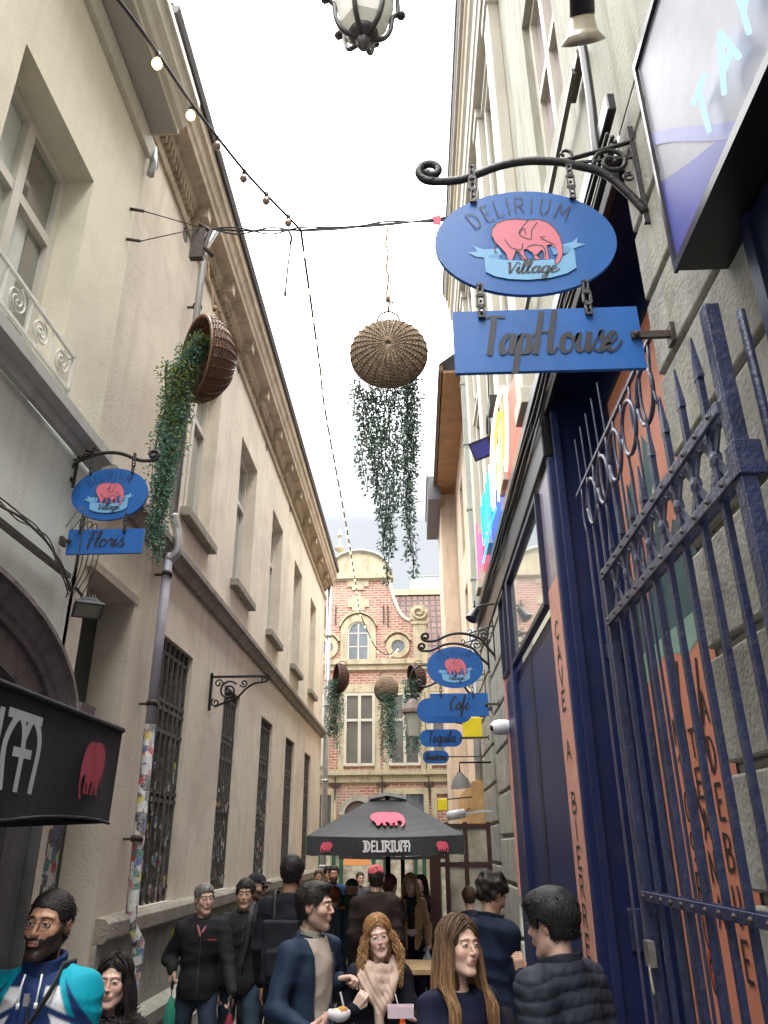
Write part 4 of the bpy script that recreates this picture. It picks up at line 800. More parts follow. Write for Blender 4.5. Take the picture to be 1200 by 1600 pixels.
    return root
hanging_sign('largest blue oval elephant sign with a name board lettered TapHouse under it', 3.0, .61, 4.735, 1, 1.25, 1, 'TapHouse', .74, bdx=.055)
hanging_sign('blue oval elephant sign and board lettered Floris on the left-hand cream house', 4.6, -2.027, 4.145, .574, -2.3, -1, 'Floris', .50, bh=.30, bdx=-.03)
hanging_sign('blue oval elephant sign and board lettered Café on the stone pier', 11.0, .60, 4.31, .89, 1.2, 1, 'Café', .34, bh=.36, bw=.92, bdx=.04)
hanging_sign('plain blue round-ended board on an iron scroll just behind the Café board', 12.0, .56, 4.40, .9, 1.2, 1, '', .5, bw=.95, bh=.42, bdx=-.10, rounded=True, oval=False)
hanging_sign('small blue round-ended board lettered Tequila below the Café sign', 12.8, .47, 4.03, .8, 1.2, 1, 'Tequila', .66, bw=.86, bh=.34, bdx=-.06, rounded=True, oval=False, letter=.5)
hanging_sign('smallest and lowest blue board lettered Monasterium, beyond the Tequila board', 14.3, .40, 3.85, .55, 1.2, 1, 'Monasterium', .8, bw=.85, bh=.40, bdx=-.06, rounded=True, oval=False, by=.44)
# ================================================================== wicker baskets and trailing plants
wick = mat('wicker_cane', (.33, .24, .16), .6, .45, 30, .4, 90); wickd = mat('dark_wicker', (.095, .045, .035), .6, .4, 30, .4, 90)
rope = mat('hemp_rope', (.25, .17, .10), .9, .3, 50)
leafm = colmat('trailing_leaf', .6, .3, bscale=20.)
t_ = leafm.node_tree; b_ = t_.nodes['Principled BSDF']; tr_ = N(t_, 'ShaderNodeBsdfTranslucent'); ms_ = N(t_, 'ShaderNodeMixShader'); ms_.inputs[0].default_value = .35; L(t_, b_.inputs['Base Color'].links[0].from_socket, tr_.inputs[0])
L(t_, b_.outputs[0], ms_.inputs[1]); L(t_, tr_.outputs[0], ms_.inputs[2]); L(t_, ms_.outputs[0], t_.nodes['Material Output'].inputs[0])
def basket(label, c, axis, r=.31, dep=.25, wm=wick, ropetop=None, grp='wicker baskets hung over the street', inner=True):
    root = thing('wicker_basket', label, 'basket', c, grp)
    A = Vector(axis).normalized(); u = Vector((0, 0, 1)); u = (u-A*u.dot(A)).normalized(); w = A.cross(u); c = Vector(c)
    prof = spline([(0, 0), (.15*r, .0), (.5*r, .07*dep), (.85*r, .38*dep), (1.0*r, .72*dep), (.98*r, dep)], 5)
    m = MB(); m.smooth = True; m.lathe([(max(0, a-.004), b+.004) for a, b in prof], c-A*dep*.5, A, 36); m.build('lining', wickd, root)
    m = MB(); n = 56; P = lambda rr, h, a: c-A*dep*.5+A*h+(u*math.cos(a)+w*math.sin(a))*rr
    L_ = [0]
    for i in range(1, len(prof)): L_.append(L_[-1]+math.hypot(*(prof[i]-prof[i-1])))
    ns = int(L_[-1]/.0135)
    for i in range(2, ns):
        t = L_[-1]*i/ns; j = max(q for q in range(len(L_)) if L_[q] <= t); j = min(j, len(prof)-2); f = (t-L_[j])/(L_[j+1]-L_[j]); rr, h = prof[j]*(1-f)+prof[j+1]*f
        m.tube([P(rr+.0045*math.cos(14*a+math.pi*i), h, a) for a in [2*math.pi*k/n for k in range(n+1)]], .0068, 4, cap=False)
    m.build('weave', wm, root)
    m = MB()
    for k in range(28):
        a = 2*math.pi*k/28; m.tube([P(p[0]+.007, p[1]-.006, a) for p in prof[2:]], .0055, 4)
    m.tube([P(r*.99, dep, 2*math.pi*k/40) for k in range(41)], .014, 6, cap=False); m.build('stakes_and_rim', wm, root)
    m = MB(); hz = c+Vector((0, 0, r*.98)); m.tube(spline([hz+Vector((-.1, 0, -.04)), hz+Vector((-.07, 0, .04)), hz+Vector((0, 0, .075)), hz+Vector((.07, 0, .04)), hz+Vector((.1, 0, -.04))], 5), .008, 6); m.build('handle', wickd, root)
    if ropetop:
        m = MB(); a = hz+Vector((0, 0, .07)); b = Vector(ropetop); m.tube([a.lerp(b, t/10)+Vector((.012*math.sin(t*2.1), 0, 0)) for t in range(11)], .009, 6); m.tube([a.lerp(b, .12), a.lerp(b, .17)], .02, 6); m.tube([a.lerp(b, .13), a.lerp(b, .11)+Vector((.05, 0, -.01))], .008, 5); m.build('rope', rope, root)
    return root
def vines(label, strands, dens=1., seed=1, c1=(.05, .13, .085), c2=(.16, .25, .12), yellow=0., leaf=.026, spread=.05):
    """strands: (top point, bottom point); twigs with small leaves in tufts"""
    rr = random.Random(seed); V = []; Fc = []; C = []; T = MB()
    for a, b in strands:
        a = Vector(a); b = Vector(b); Ln = (b-a).length; ph = rr.uniform(0, 6); n = int(Ln/.0046*dens)
        pts = [a.lerp(b, t/12)+Vector((.018*math.sin(ph+t*.9), .018*math.cos(ph+t*.7), 0)) for t in range(13)]
        T.tube(pts, .0028, 4)
        for i in range(n):
            t = i/n; q = t*12; j = min(11, int(q)); p = pts[j].lerp(pts[j+1], q-j)
            clump = .55+.45*math.sin(t*Ln*19+ph*3)
            if rr.random() > .42+.58*clump*(1.05-.35*t): continue
            an = rr.uniform(0, 6.283); R_ = spread*(.25+.75*rr.random())*(.6+.5*clump)*(1.1-.45*t); cen = p+Vector((math.cos(an)*R_, math.sin(an)*R_, rr.uniform(-.02, .01)))
            d = (cen-p+Vector((rr.gauss(0, .02), rr.gauss(0, .02), rr.gauss(-.012, .02)))).normalized(); s_ = d.cross(Vector((rr.gauss(0, 1), rr.gauss(0, 1), rr.gauss(0, 1)))).normalized(); l = leaf*rr.uniform(.6, 1.3); w = l*.24
            k = len(V); V += [tuple(cen), tuple(cen+d*l*.5+s_*w), tuple(cen+d*l), tuple(cen+d*l*.5-s_*w)]; Fc.append((k, k+1, k+2, k+3))
            f = rr.random()**1.5; cc = [c1[e]*(1-f)+c2[e]*f for e in range(3)]
            if rr.random() < yellow*(1-t)**2: cc = [.26, .28, .05]
            C += [cc]*4
    k = len(V); V += T.v; Fc += [tuple(k+i for i in f) for f in T.f]; C += [[.06, .07, .04]]*len(T.v)
    m = MB(); m.v = V; m.f = Fc; m.m = [0]*len(Fc); m.sm = [False]*len(Fc)
    o = m.build('trailing_plant', leafm, None, cols=np.array(C)); return tag(o, label, 'hanging plant', 'artificial plants trailing from the baskets')
bc = (-.145, 5.15, 5.66)
basket('wicker basket seen from its flat woven base, hanging mid-street against the sky', bc, (0, 1, .02), dep=.17, ropetop=(-.153, 5.2, 7.0))
r3 = random.Random(5)
prof_x = [(-.28, 4.62), (-.24, 4.5), (-.19, 4.75), (-.15, 4.4), (-.1, 4.15), (-.06, 3.95), (-.03, 3.74), (.01, 3.95), (.05, 4.3), (.09, 4.65), (.13, 4.2), (.16, 3.9), (.18, 3.78), (.22, 4.7), (-.12, 4.3), (.15, 4.3), (.2, 4.9), (-.22, 4.9)]
vines('long green artificial vine trailing from the mid-street basket against the sky', [((bc[0]+x*1.05, 5.33+r3.uniform(-.06, .06), 5.5+r3.uniform(-.1, .05)), (bc[0]+x*.8, 5.33+r3.uniform(-.08, .08), z)) for x, z in prof_x for _ in (0, 1)], 1.15, 3, (.13, .20, .165), (.27, .37, .31), leaf=.034, spread=.055)
bl = (-1.60, 5.2, 5.62)
basket('glossy brown wicker basket hanging open towards the beige wall on the left', bl, (-.80, -.60, -.10), r=.35, dep=.30, wm=mat('glossy_brown_wicker', (.16, .075, .04), .32, .5, 6, .4, 90, spec=.6), ropetop=(-1.8, 5.2, 6.95))
st = []
for i in range(38):
    t = r3.random(); x = -1.66-.27*r3.random(); y = 5.02+.2*r3.random(); zb = 3.84+.9*r3.random()**1.2; xb = -1.85+(x+1.80)*.45
    st.append(((-1.62-.1*r3.random(), y, 5.78), (x, y, 5.45))); st.append(((x, y, 5.5), (xb, y, zb)))
vines('dense green artificial vine spilling from the glossy basket before the beige wall', st, 1.15, 4, (.08, .21, .15), (.25, .40, .29), yellow=.6, leaf=.03, spread=.06)
far = [((-1.50, 16, 5.18), (-.9, -.3, 0), 'left', .30), ((-.62, 16, 4.97), (.6, .8, 0), 'middle', .28), ((.10, 15.4, 5.05), (-.9, -.3, -.2), 'right', .28)]
for i, (c, ax, w_, rr_) in enumerate(far):
    basket('small far wicker basket, %s of the three hanging before the brick gable' % ('leftmost' if i == 0 else 'the middle one' if i == 1 else 'rightmost'), c, ax, r=rr_, wm=wickd if i != 1 else wick)
    s_ = []
    for k in range(16):
        x = c[0]+(-.12 if i != 1 else .12)+r3.uniform(-.16, .16); s_.append(((x, c[1]-.1, c[2]-.05), (x+r3.uniform(-.04, .04), c[1]-.1, (c[2]-1.55)+r3.uniform(0, .5))))
    vines('far pale green vine under the %s of the three small baskets by the brick gable' % ('leftmost', 'middle', 'rightmost')[i], s_, .8, 10+i, (.08, .20, .15), (.17, .31, .24), leaf=.05, spread=.07)
# ================================================================== wires, string lights, lantern
cab = mat('dark_cable', (.03, .028, .035), .6); bulbg = emat('lit_bulb', (1, .6, .26), 1.2); bulbu = mat('unlit_bulb_glass', (.25, .17, .13), .2, .3, 20, spec=.8); sock = mat('bulb_socket', (.03, .03, .035), .5)
wire = thing('support_wire', 'steel wire twisted with cable spanning the street, anchored to the beige wall', 'wire', (-1.8, 5.2, 7.05))
m = MB()
for y, z in ((4.76, 6.88), (4.78, 6.57)):
    m.tube([(-2.3, y, z), (-2.2, y+.05, z+.02)], .014, 6); m.tube([(-2.2, y+.05, z+.02), (-1.82, 5.18, 7.06)], .005, 5)
m.build('anchor_lines', ironr, wire)
P_ = [(-1.82, 7.07), (-1.5, 7.03), (-1.2, 7.02), (-.92, 7.01), (-.5, 7.03), (-.15, 7.05), (.28, 7.07), (.75, 7.16), (1.25, 7.3)]
m = MB(); m.tube([(x, 5.2, z) for x, z in P_], .009, 5)
for ph in (0, 2.5): m.tube(spline([(x+dx, 5.2+.015*math.cos(3*k+ph), z+.03*math.sin(2.3*k+ph)) for k, (x, z) in enumerate(P_[:8]) for dx in (0,)], 6), .008, 5)
m.tube(spline([(-1.03, 5.2, 7.0), (-1.0, 5.19, 6.92), (-1.01, 5.2, 6.85)], 4), .012, 6); m.tube([(-1.0, 5.2, 6.92), (-1.02, 5.2, 6.6), (-1.03, 5.2, 6.3)], .008, 5); m.tube([(-1.03, 5.2, 6.34), (-1.03, 5.2, 6.28)], .012, 6)
m.build('twisted_cable', cab, wire)
m = MB(); m.box(-1.9, -1.78, 5.17, 5.23, 6.72, 7.05); m.tube([(-1.84, 5.18, 7.1), (-1.74, 5.2, 7.04), (-1.78, 5.2, 6.85), (-1.7, 5.2, 6.75)], .022, 6); m.build('junction_clamp', ironr, wire)
m = MB(); m.prism([(.25, 7.1), (.33, 7.12), (.33, 7.0), (.255, 7.02), (.275, 7.05)], lambda a, b, d: (a, 5.19+d, b), 0, .004); one(m, 'pink_flag', mat('pink_paper', (.75, .06, .14), .6), 'tiny pink paper flag clipped on the support wire', 'flag')
sl = thing('string_lights', 'festoon string of small bulbs running along the street above the crowd', 'string lights', (-.92, 5.2, 6.9))
path1 = [(-1.6, 2.1, 5.9), (-1.515, 2.6, 6.15), (-1.435, 3.0, 6.27), (-1.40, 3.5, 6.50), (-1.334, 4.0, 6.72), (-1.2, 4.5, 6.86), (-.922, 5.2, 7.01)]
path2 = [(-.922, 5.2, 7.01), (-.95, 6.2, 6.95), (-1.03, 7.6, 7.15), (-1.12, 9.0, 7.35), (-1.2, 13.0, 7.48), (-1.3, 17, 7.55), (-1.36, 18.9, 7.55), (-1.25, 19.6, 7.3), (-1.0, 20.2, 6.85), (-.7, 20.5, 6.72), (-.5, 20.8, 6.9), (-.42, 21.6, 7.2)]
S1 = spline(path1, 8); S2 = spline(path2, 14)
m = MB(); m.tube(S1, .011, 6); m.tube(S2, .0125, 6); m.build('cable', cab, sl)
def resample(P, d):
    out = []; acc = d*.5
    for a, b in zip(P, P[1:]):
        l = np.linalg.norm(b-a)
        while acc < l: out.append(a+(b-a)*acc/l); acc += d
        acc -= l
    return out
def bulb(p, lit, k=1.):
    g = MB(); g.smooth = True; g.lathe([(.0, -.115*k), (.018*k, -.11*k), (.030*k, -.09*k), (.031*k, -.075*k), (.018*k, -.045*k), (.014*k, -.035*k)], (0, 0, 0), (0, 0, 1), 12)
    o = g.build('bulb', bulbg if lit else bulbu, sl); o.location = Vector(p)-sl.location
    o.data.transform(Matrix.Translation(sl.location))
    q = MB(); q.tube([(0, 0, .012*k), (0, 0, -.042*k)], .018*k, 8); so_ = q.build('socket', sock, sl); so_.data.transform(Matrix.Translation(sl.location)); so_.parent = o; so_.location = (0, 0, 0)
    return o
bl_, bu_, bs_ = bulb(S1[0], True), bulb(S1[0], False), None
bf = bulb(S2[0], True, .72)
def put(src, p):
    c = src.copy(); S.collection.objects.link(c); c.location = Vector(p)-sl.location
    for ch in [x for x in S.collection.objects if x.parent == src]:
        d = ch.copy(); S.collection.objects.link(d); d.parent = c
bl_.location = Vector((-1.435, 3.0, 6.27))-sl.location; put(bl_, (-1.41, 3.55, 6.52)); bu_.location = Vector((-1.345, 3.95, 6.70))-sl.location
for q in ((-1.25, 4.38, 6.84), (-1.13, 4.68, 6.91), (-1.0, 5.0, 6.98)): put(bu_, q)
R2 = resample(S2, .46); bf.location = Vector(R2[0])-sl.location
for p in R2[1:]: put(bf, p)
lan = thing('street_lantern', 'black iron street lantern with glass sides hanging high over the middle of the street', 'lantern', (-.215, 3.0, 6.21))
c = Vector((-.215, 3.0, 0)); lm = mat('lantern_iron', (.035, .03, .035), .5, .3, 15)
m = MB()
for k in range(6):
    a = 2*math.pi*k/6+.26; d = Vector((math.cos(a), math.sin(a), 0)); w = spline([c+d*.02+Vector((0, 0, 6.33)), c+d*.12+Vector((0, 0, 6.37)), c+d*.165+Vector((0, 0, 6.46)), c+d*.18+Vector((0, 0, 6.58)), c+d*.215+Vector((0, 0, 6.66)), c+d*.2+Vector((0, 0, 7.0))], 5); m.tube(w, .016, 6)
    m.lathe([(0, -.03), (.022, -.02), (.03, 0), (.022, .02), (0, .03)], c+d*.235+Vector((0, 0, 6.62)), d, 10)
m.build('frame', lm, lan)
m = MB(); m.smooth = True; m.lathe([(0, 6.215), (.012, 6.235), (.03, 6.26), (.045, 6.30), (.035, 6.33), (.07, 6.345), (.09, 6.37), (.0, 6.38)], (c.x, c.y, 0)); m.build('finial', lm, lan)
m = MB(); m.lathe([(.09, 6.37), (.14, 6.44), (.165, 6.56), (.19, 6.66), (.19, 7.0)], (c.x, c.y, 0), n=6, a0=.26, a1=.26+2*math.pi); m.build('glass', mat('frosted_lantern_glass', (.75, .73, .68), .3, .1, 6, coat=.3), lan)
m = MB(); m.lathe([(.0, 7.3), (.1, 7.22), (.24, 7.02), (.24, 6.99), (0, 6.99)], (c.x, c.y, 0)); m.tube([(c.x, c.y, 7.28), (c.x, c.y, 8.2)], .012); m.build('cap', lm, lan)
m = MB(); m.tube([(-2.0, 3.0, 8.25), (c.x, 3, 8.2), (1.2, 3.0, 8.4)], .006, 5); m.build('suspension_wire', cab, lan)
# ================================================================== small fittings
def bell(label, c, k, col):
    D = Vector((-.1, -.72, .68)).normalized(); r = thing('bell_lamp', label, 'lamp', c); m = MB(); m.smooth = True; m.lathe([(.055*k, .12*k), (.075*k, .04*k), (.112*k, 0), (.10*k, 0), (.05*k, .09*k)], c, D, 24); m.build('bell_shade', mat(col, (.50, .45, .36), .3, .15, 4, metal=.5), r)
    m = MB(); m.smooth = True; m.lathe([(.0, .115*k), (.062*k, .115*k), (.062*k, .55*k), (0, .55*k)], c, D, 20); m.build('housing', blackp, r); m = MB(); m.lathe([(0, .03*k), (.04*k, .03*k), (.05*k, .06*k)], c, D, 12); m.build('lamp_face', mat('lamp_reflector', (.5, .5, .55), .2, .1), r)
    m = MB(); q = Vector(c)+D*.4*k; m.tube([q, q+Vector((.05, .1, .25)), (1.25, q.y+.35, q.z+.2)], .02, 8); m.build('arm', iron, r)
bell('black spot lamp with a brass bell shade above the TapHouse sign', (.922, 2.6, 5.65), 1.0, 'brass_bell')
gp = MB(); gp.tube(spline([(1.13, 3.2, 7.1), (1.13, 3.2, 6.6), (1.125, 3.2, 6.0), (1.11, 3.2, 5.62), (1.12, 3.2, 5.52), (1.16, 3.2, 5.49), (1.25, 3.2, 5.5)], 6), .028, 10); one(gp, 'gooseneck_pipe', blackp, 'black bent conduit on the grey render right of the brass bell lamp', 'conduit')
gp = MB(); gp.bar((1.17, 3.55, 6.72), (1.17, 6.3, 6.72), .035, .05); gp.bar((1.2, 3.45, 6.76), (1.2, 3.8, 6.76), .06, .07); one(gp, 'iron_rail', mat('brown_iron_rail', (.10, .08, .065), .5, .3, 9), 'brown iron rail fixed along the grey render behind the TapHouse sign', 'rail')
def flood(label, c, d, k=1., lens=(.07, .08, .35), wall=None):
    r = thing('floodlight', label, 'floodlight', c); c = Vector(c); d = Vector(d).normalized(); u = Vector((0, 0, 1)); s_ = d.cross(u).normalized(); u = s_.cross(d)
    m = MB(); Q = lambda a, b, e: c+s_*a*k+u*b*k+d*e*k
    def fr(w0, h0, e0, w1, h1, e1): m.add([Q(x*w0, y*h0, e0) for x, y in ((-1, -1), (1, -1), (1, 1), (-1, 1))]+[Q(x*w1, y*h1, e1) for x, y in ((-1, -1), (1, -1), (1, 1), (-1, 1))], [(3, 2, 1, 0), (4, 5, 6, 7), (0, 1, 5, 4), (1, 2, 6, 5), (2, 3, 7, 6), (3, 0, 4, 7)])
    fr(.07, .055, -.12, .13, .10, 0); fr(.145, .115, 0, .145, .115, .03)
    for i in range(5): m.add([Q(-.06+.03*i, -.05, -.17), Q(-.055+.03*i, -.05, -.17), Q(-.055+.03*i, .05, -.17), Q(-.06+.03*i, .05, -.17), Q(-.06+.03*i, -.07, -.05), Q(-.055+.03*i, -.07, -.05), Q(-.055+.03*i, .09, -.05), Q(-.06+.03*i, .09, -.05)], [(3, 2, 1, 0), (4, 5, 6, 7), (0, 1, 5, 4), (1, 2, 6, 5), (2, 3, 7, 6), (3, 0, 4, 7)])
    m.build('housing', mat('grey_black_housing', (.035, .035, .04), .45, .2, 8), r, bevel=.004)
    m = MB(); m.add([Q(x*.12, y*.09, .032) for x, y in ((-1, -1), (1, -1), (1, 1), (-1, 1))], [(0, 1, 2, 3)]); m.build('lens', mat(label[:12]+'_lens', lens, .15, .1, 3, coat=.5), r)
    if wall: m = MB(); m.tube([c-d*.08*k, Vector(wall)], .018*k, 8); m.build('arm', iron, r)
    return r
flood('black floodlight with a violet lens on the pale townhouse beside the neon sign', (1.0, 9.1, 6.85), (-.5, -.6, -.55), 1.15, wall=(1.25, 9.3, 6.9))
flood('weathered green-grey floodlight under the Floris sign', (-2.17, 4.85, 3.42), (.25, -.45, -.9), .65, (.12, .13, .09), wall=(-2.32, 4.95, 3.6))
for lab, c, d_ in (('small black spotlight on the fascia end above the Café sign', (.86, 10.5, 4.93), (-.5, -.3, -.9)),):
    r = thing('spotlight', lab, 'spotlight', c); cc = Vector(c); dd = Vector(d_).normalized(); m = MB(); m.lathe([(0, -.12), (.05, -.12), (.065, .0), (.085, .07), (.0, .06)], cc, dd, 16); m.build('can', blackp, r); m = MB(); m.tube(spline([cc+Vector((0, 0, .05)), cc+Vector((.1, 0, .14)), (1.2, 10.5, 5.1)], 5), .014, 6); m.tube([cc+Vector((.03, 0, .05)), cc+Vector((.03, 0, .22))], .012, 6); m.build('arm', iron, r)
sc_ = thing('security_camera', 'white dome security camera on the stone pier right of the Café board', 'camera', (.98, 10.15, 3.32)); wp = mat('white_camera_plastic', (.7, .71, .74), .35, .04, 5)
m = MB(); m.smooth = True; m.lathe([(.0, -.02), (.06, -.015), (.09, .03), (.10, .1), (.09, .2), (.10, .25)], (1.0, 10.1, 3.33), (.95, .25, .1), 20); m.build('body', wp, sc_)
m = MB(); m.smooth = True; m.lathe([(0, -.03), (.035, -.02), (.045, 0.02)], (.995, 10.085, 3.325), (.95, .3, .1), 16); m.build('lens', mat('black_lens', (.01, .01, .012), .1), sc_)
m = MB(); m.tube([(1.18, 10.17, 3.35), (1.22, 10.22, 3.36)], .075, 12); m.build('mount', wp, sc_)
cc2 = thing('small_security_camera', 'small white bullet camera over the ochre shop front beyond the parasol', 'camera', (.62, 13, 2.41)); m = MB(); m.tube([(.5, 12.9, 2.38), (.75, 13, 2.42)], .07, 12); m.build('body', wp, cc2); m = MB(); m.bar((.75, 13, 2.42), (1.02, 13, 2.45), .03); m.bar((1.02, 13, 2.45), (1.2, 13, 2.45), .03); m.build('bracket', wp, cc2)
lk = thing('hanging_loudspeaker', 'grey horn loudspeaker hanging over the shops beyond the Tequila board', 'loudspeaker', (.69, 12.6, 2.85)); m = MB(); m.smooth = True; m.lathe([(.04, .1), (.12, .0), (.17, -.12)], (.69, 12.6, 2.9), (-.1, -.2, 1), 16); m.build('horn', mat('grey_horn', (.22, .21, .2), .5), lk); m = MB(); m.tube([(.69, 12.6, 3.0), (.69, 12.6, 3.15), (1.2, 12.6, 3.15)], .015); m.build('arm', iron, lk)
for lab, c, s_ in (('yellow box lamp behind the Tequila board', (.98, 13.4, 3.78), .16), ('small yellow hanging box lamp over the far shops', (.46, 14.5, 2.62), .09)):
    r = thing('yellow_box_lamp', lab, 'lamp', c); x, y, z = c; m = MB(); m.box(x-s_, x+s_, y-.05, y+.05, z-s_*1.1, z+s_*1.1); m.build('box', mat('yellow_plastic', (.85, .68, .02), .4, .1), r, bevel=.01); m = MB(); m.bar((x, y, z+s_*.9), (1.2, y, z+s_*.9+.06), .02); m.build('arm', iron, r)
fl = thing('wall_lantern', 'far grey lantern on a curved iron arm left of the Café sign', 'lantern', (.0, 14, 4.1)); m = MB(); m.lathe([(.02, .42), (.1, .36), (.2, .22), (.21, .16), (.14, .14)], (-.03, 14, 3.98), n=8); m.build('cap', mat('brownish_lantern_metal', (.16, .12, .11), .6), fl)
m = MB(); m.lathe([(.15, .14), (.09, -.25)], (-.03, 14, 3.98), n=8); m.build('glass', mat('milky_lantern_glass', (.5, .5, .45), .3, coat=.4), fl); m = MB(); m.tube(spline([(-.03, 14, 4.38), (-.05, 14, 4.8), (.05, 14, 4.95), (.3, 14, 5.0), (1.25, 14, 4.8)], 6), .018, 6); m.build('arm', iron, fl)
wb = thing('wrought_bracket', 'empty wrought iron scroll bracket on the long beige wall', 'bracket', (-2.3, 8.65, 3.4)); m = MB(); PW = lambda a, b, d=0: (a, 8.65+d, b)
m.bar(PW(-2.32, 3.735), PW(-1.66, 3.735), .02, .025); m.tube(spline([PW(-1.64, 3.75), PW(-1.68, 3.68), PW(-1.8, 3.66), PW(-1.9, 3.6), PW(-2.0, 3.5), PW(-2.15, 3.44), PW(-2.25, 3.40)], 6), .013, 6)
scroll(m, PW, -2.1, 3.58, .11, .02, 40, 1.7, .012); scroll(m, PW, -2.22, 3.66, .05, .01, 0, 1.2, .009); scroll(m, PW, -2.24, 3.45, .05, .01, 120, 1.3, .010); scroll(m, PW, -1.93, 3.66, .045, .01, 200, 1.3, .009); scroll(m, PW, -1.69, 3.70, .04, .01, 120, 1.2, .009); scroll(m, PW, -2.1, 3.46, .04, .01, 250, -1.2, .009)
m.build('scrollwork', iron, wb); m = MB(); m.bar(PW(-2.305, 3.36), PW(-2.305, 3.78), .03, .02, up=(0, 1, 0)); m.build('wall_plate', iron, wb)
# cable coil on the facade, wires over the left ledge
m = MB()
for k in range(4): m.tube([(1.12, 9.3+.17*math.cos(t*.5)+.02*k, 7.25+.22*math.sin(t*.5)+.015*k) for t in range(14)], .012, 6)
m.tube([(1.14, 9.3, 7.4), (1.2, 9.3, 9.2)], .01, 5); one(m, 'cable_coil', cab, 'coil of black cable hanging on the pale townhouse above the floodlight', 'cable')
m = MB(); rr = random.Random(3)
for k in range(4):
    pts = [(-2.3+.05+.03*rr.random()-.0*i, 2.9+.2*i, 3.66-.0*i+.05*rr.random()-(.1 if i > 7 else 0)*(i-7)) for i in range(10)]; m.tube(spline(pts, 4), .0045+.004*(k == 0), 5)
m.bar((-2.27, 2.0, 3.62), (-2.27, 4.7, 3.60), .04, .03)
for k in range(5): m.tube(spline([(-2.22, 4.45+.07*k, 3.85), (-2.15, 4.5+.08*k, 3.95+.06*rr.random()), (-2.18, 4.6+.07*k, 3.7), (-2.26, 4.7+.05*k, 3.55-.1*rr.random())], 5), .004, 5)
one(m, 'cable_bundle', mat('dusty_cables', (.10, .10, .09), .7, .4, 12), 'tangle of dusty cables and tray on the cream house below the Floris sign', 'cables')
# ================================================================== neon sign
ns = thing('neon_sign', 'lit neon bar sign on a red, blue and pink board along the pale townhouse', 'neon sign', (1.15, 9, 5.5))
def esurf(name, col, st, rough=.5):
    m = mat(name, col, rough, .25, 3); b = [n for n in m.node_tree.nodes if n.type == 'BSDF_PRINCIPLED'][0]; b.inputs['Emission Color'].default_value = (*col, 1); b.inputs['Emission Strength'].default_value = st; return m
def nb(pts, name, mt, x0=1.14): m = MB(); m.prism(pts, lambda a, b, d: (d, a, b), x0, 1.2); return m.build(name, mt, ns)
nb([(6.55, 5.74), (6.5, 5.95), (6.8, 6.5), (7.6, 6.7), (8.3, 6.66), (8.3, 5.74)], 'board', esurf('lit_red_board', (.6, .09, .06), .05))
nb([(8.3, 5.74), (8.3, 6.66), (10.2, 6.62), (10.2, 5.74)], 'board', esurf('lit_blue_board', (.015, .05, .6), .2), 1.142)
nb([(10.2, 5.74), (10.2, 6.62), (11.4, 6.6), (11.45, 5.9), (11.0, 5.74)], 'board', esurf('lit_pink_board', (.6, .03, .11), .07))
FN = Flat((1.06, 11.5, 5.7), (0, -1, 0), (0, 0, 1), (-1, 0, 0))
def neon(pts, mt, r=.013, cl=False):
    m = MB(); m.tube([FN.P(a, b) for a, b in spline(pts, 5)], r, 6); m.build('neon_tube', mt, ns)
nw_, nc, ny, npk = emat('neon_warm_white', (1, .72, .42), .8), emat('neon_cyan', (.04, .5, 1), .55), emat('neon_yellow', (1, .55, .06), .55), emat('neon_pink', (1, .12, .25), .55)
neon([(2.7, .1), (2.75, .7), (3.1, 1.0), (3.9, 1.02), (4.4, .8), (4.3, .35), (4.0, .0)], nw_, .02)
neon([(3.2, .2), (3.3, .75), (3.8, .85), (4.1, .6), (3.9, .2)], ny); neon([(3.0, .4), (3.5, .6), (3.2, .0)], nw_)
for i, (ch) in enumerate('DELIRIUM'):
    for q in UP[ch][1]: neon([(1.1+.27*i+a*.24, .25+b*.6) for a, b in q], nc if i < 5 else nw_, .013)
neon([(.1, .1), (.15, .85), (.25, .9), (.3, .2)], npk); neon([(.5, .1), (.55, .6), (.8, .5), (.75, .15)], npk); neon([(.9, .05), (2.2, .12), (2.9, .05)], nc)
m = MB(); m.bar((1.25, 8, 6.8), (1.1, 8, 6.8), .03); m.bar((1.25, 10, 6.7), (1.1, 10, 6.7), .03); m.box(1.0, 1.12, 8.0, 8.3, 6.85, 7.0); m.build('fixing', iron, ns)
# lit box sign at top right
bx = thing('box_sign', 'large box sign at the top right with white and blue glossy side', 'sign', (1.25, 1.2, 3.99))
m = MB(); m.box(1.06, 1.55, -1, 2.37, 3.985, 4.02); m.box(1.09, 1.55, -1, 2.37, 4.02, 5.2); m.box(1.045, 1.06, -1, 2.38, 3.98, 4.02); m.box(1.045, 1.06, -1, 2.38, 5.12, 5.16); m.box(1.045, 1.06, 2.36, 2.38, 4.02, 5.12); m.build('casing', blackp, bx)
wf_ = esurf('lit_white_panel', (.22, .22, .265), .022, .5); bf_ = esurf('lit_blue_panel', (.04, .05, .26), .05, .5); bf2 = esurf('pale_blue_line', (.14, .15, .34), .04, .5)
m = MB(); m.box(1.062, 1.088, -1, 2.358, 4.021, 5.119); m.build('lit_panel', wf_, bx)
F = Flat((1.060, 2.36, 4.02), (0, -1, 0), (0, 0, 1), (-1, 0, 0)); F.poly([(0.0, .0), (.62, .0), (.5, .08), (.25, .24), (.0, .42)], .001, 0); F.stroke([(0, .66), (.2, .45), (.45, .16), (.58, .02)], .05, .002, 1); F.mb.build('blue_band', [bf_, bf2], bx)  # blue corner and a paler blue curve drawn across the sign face
F2 = Flat((1.03, 1.93, 4.14), (0, -1, 0), (0, 0, 1)); m = MB()
tn = emat('neon_ice_blue', (.38, .66, 1), .34)
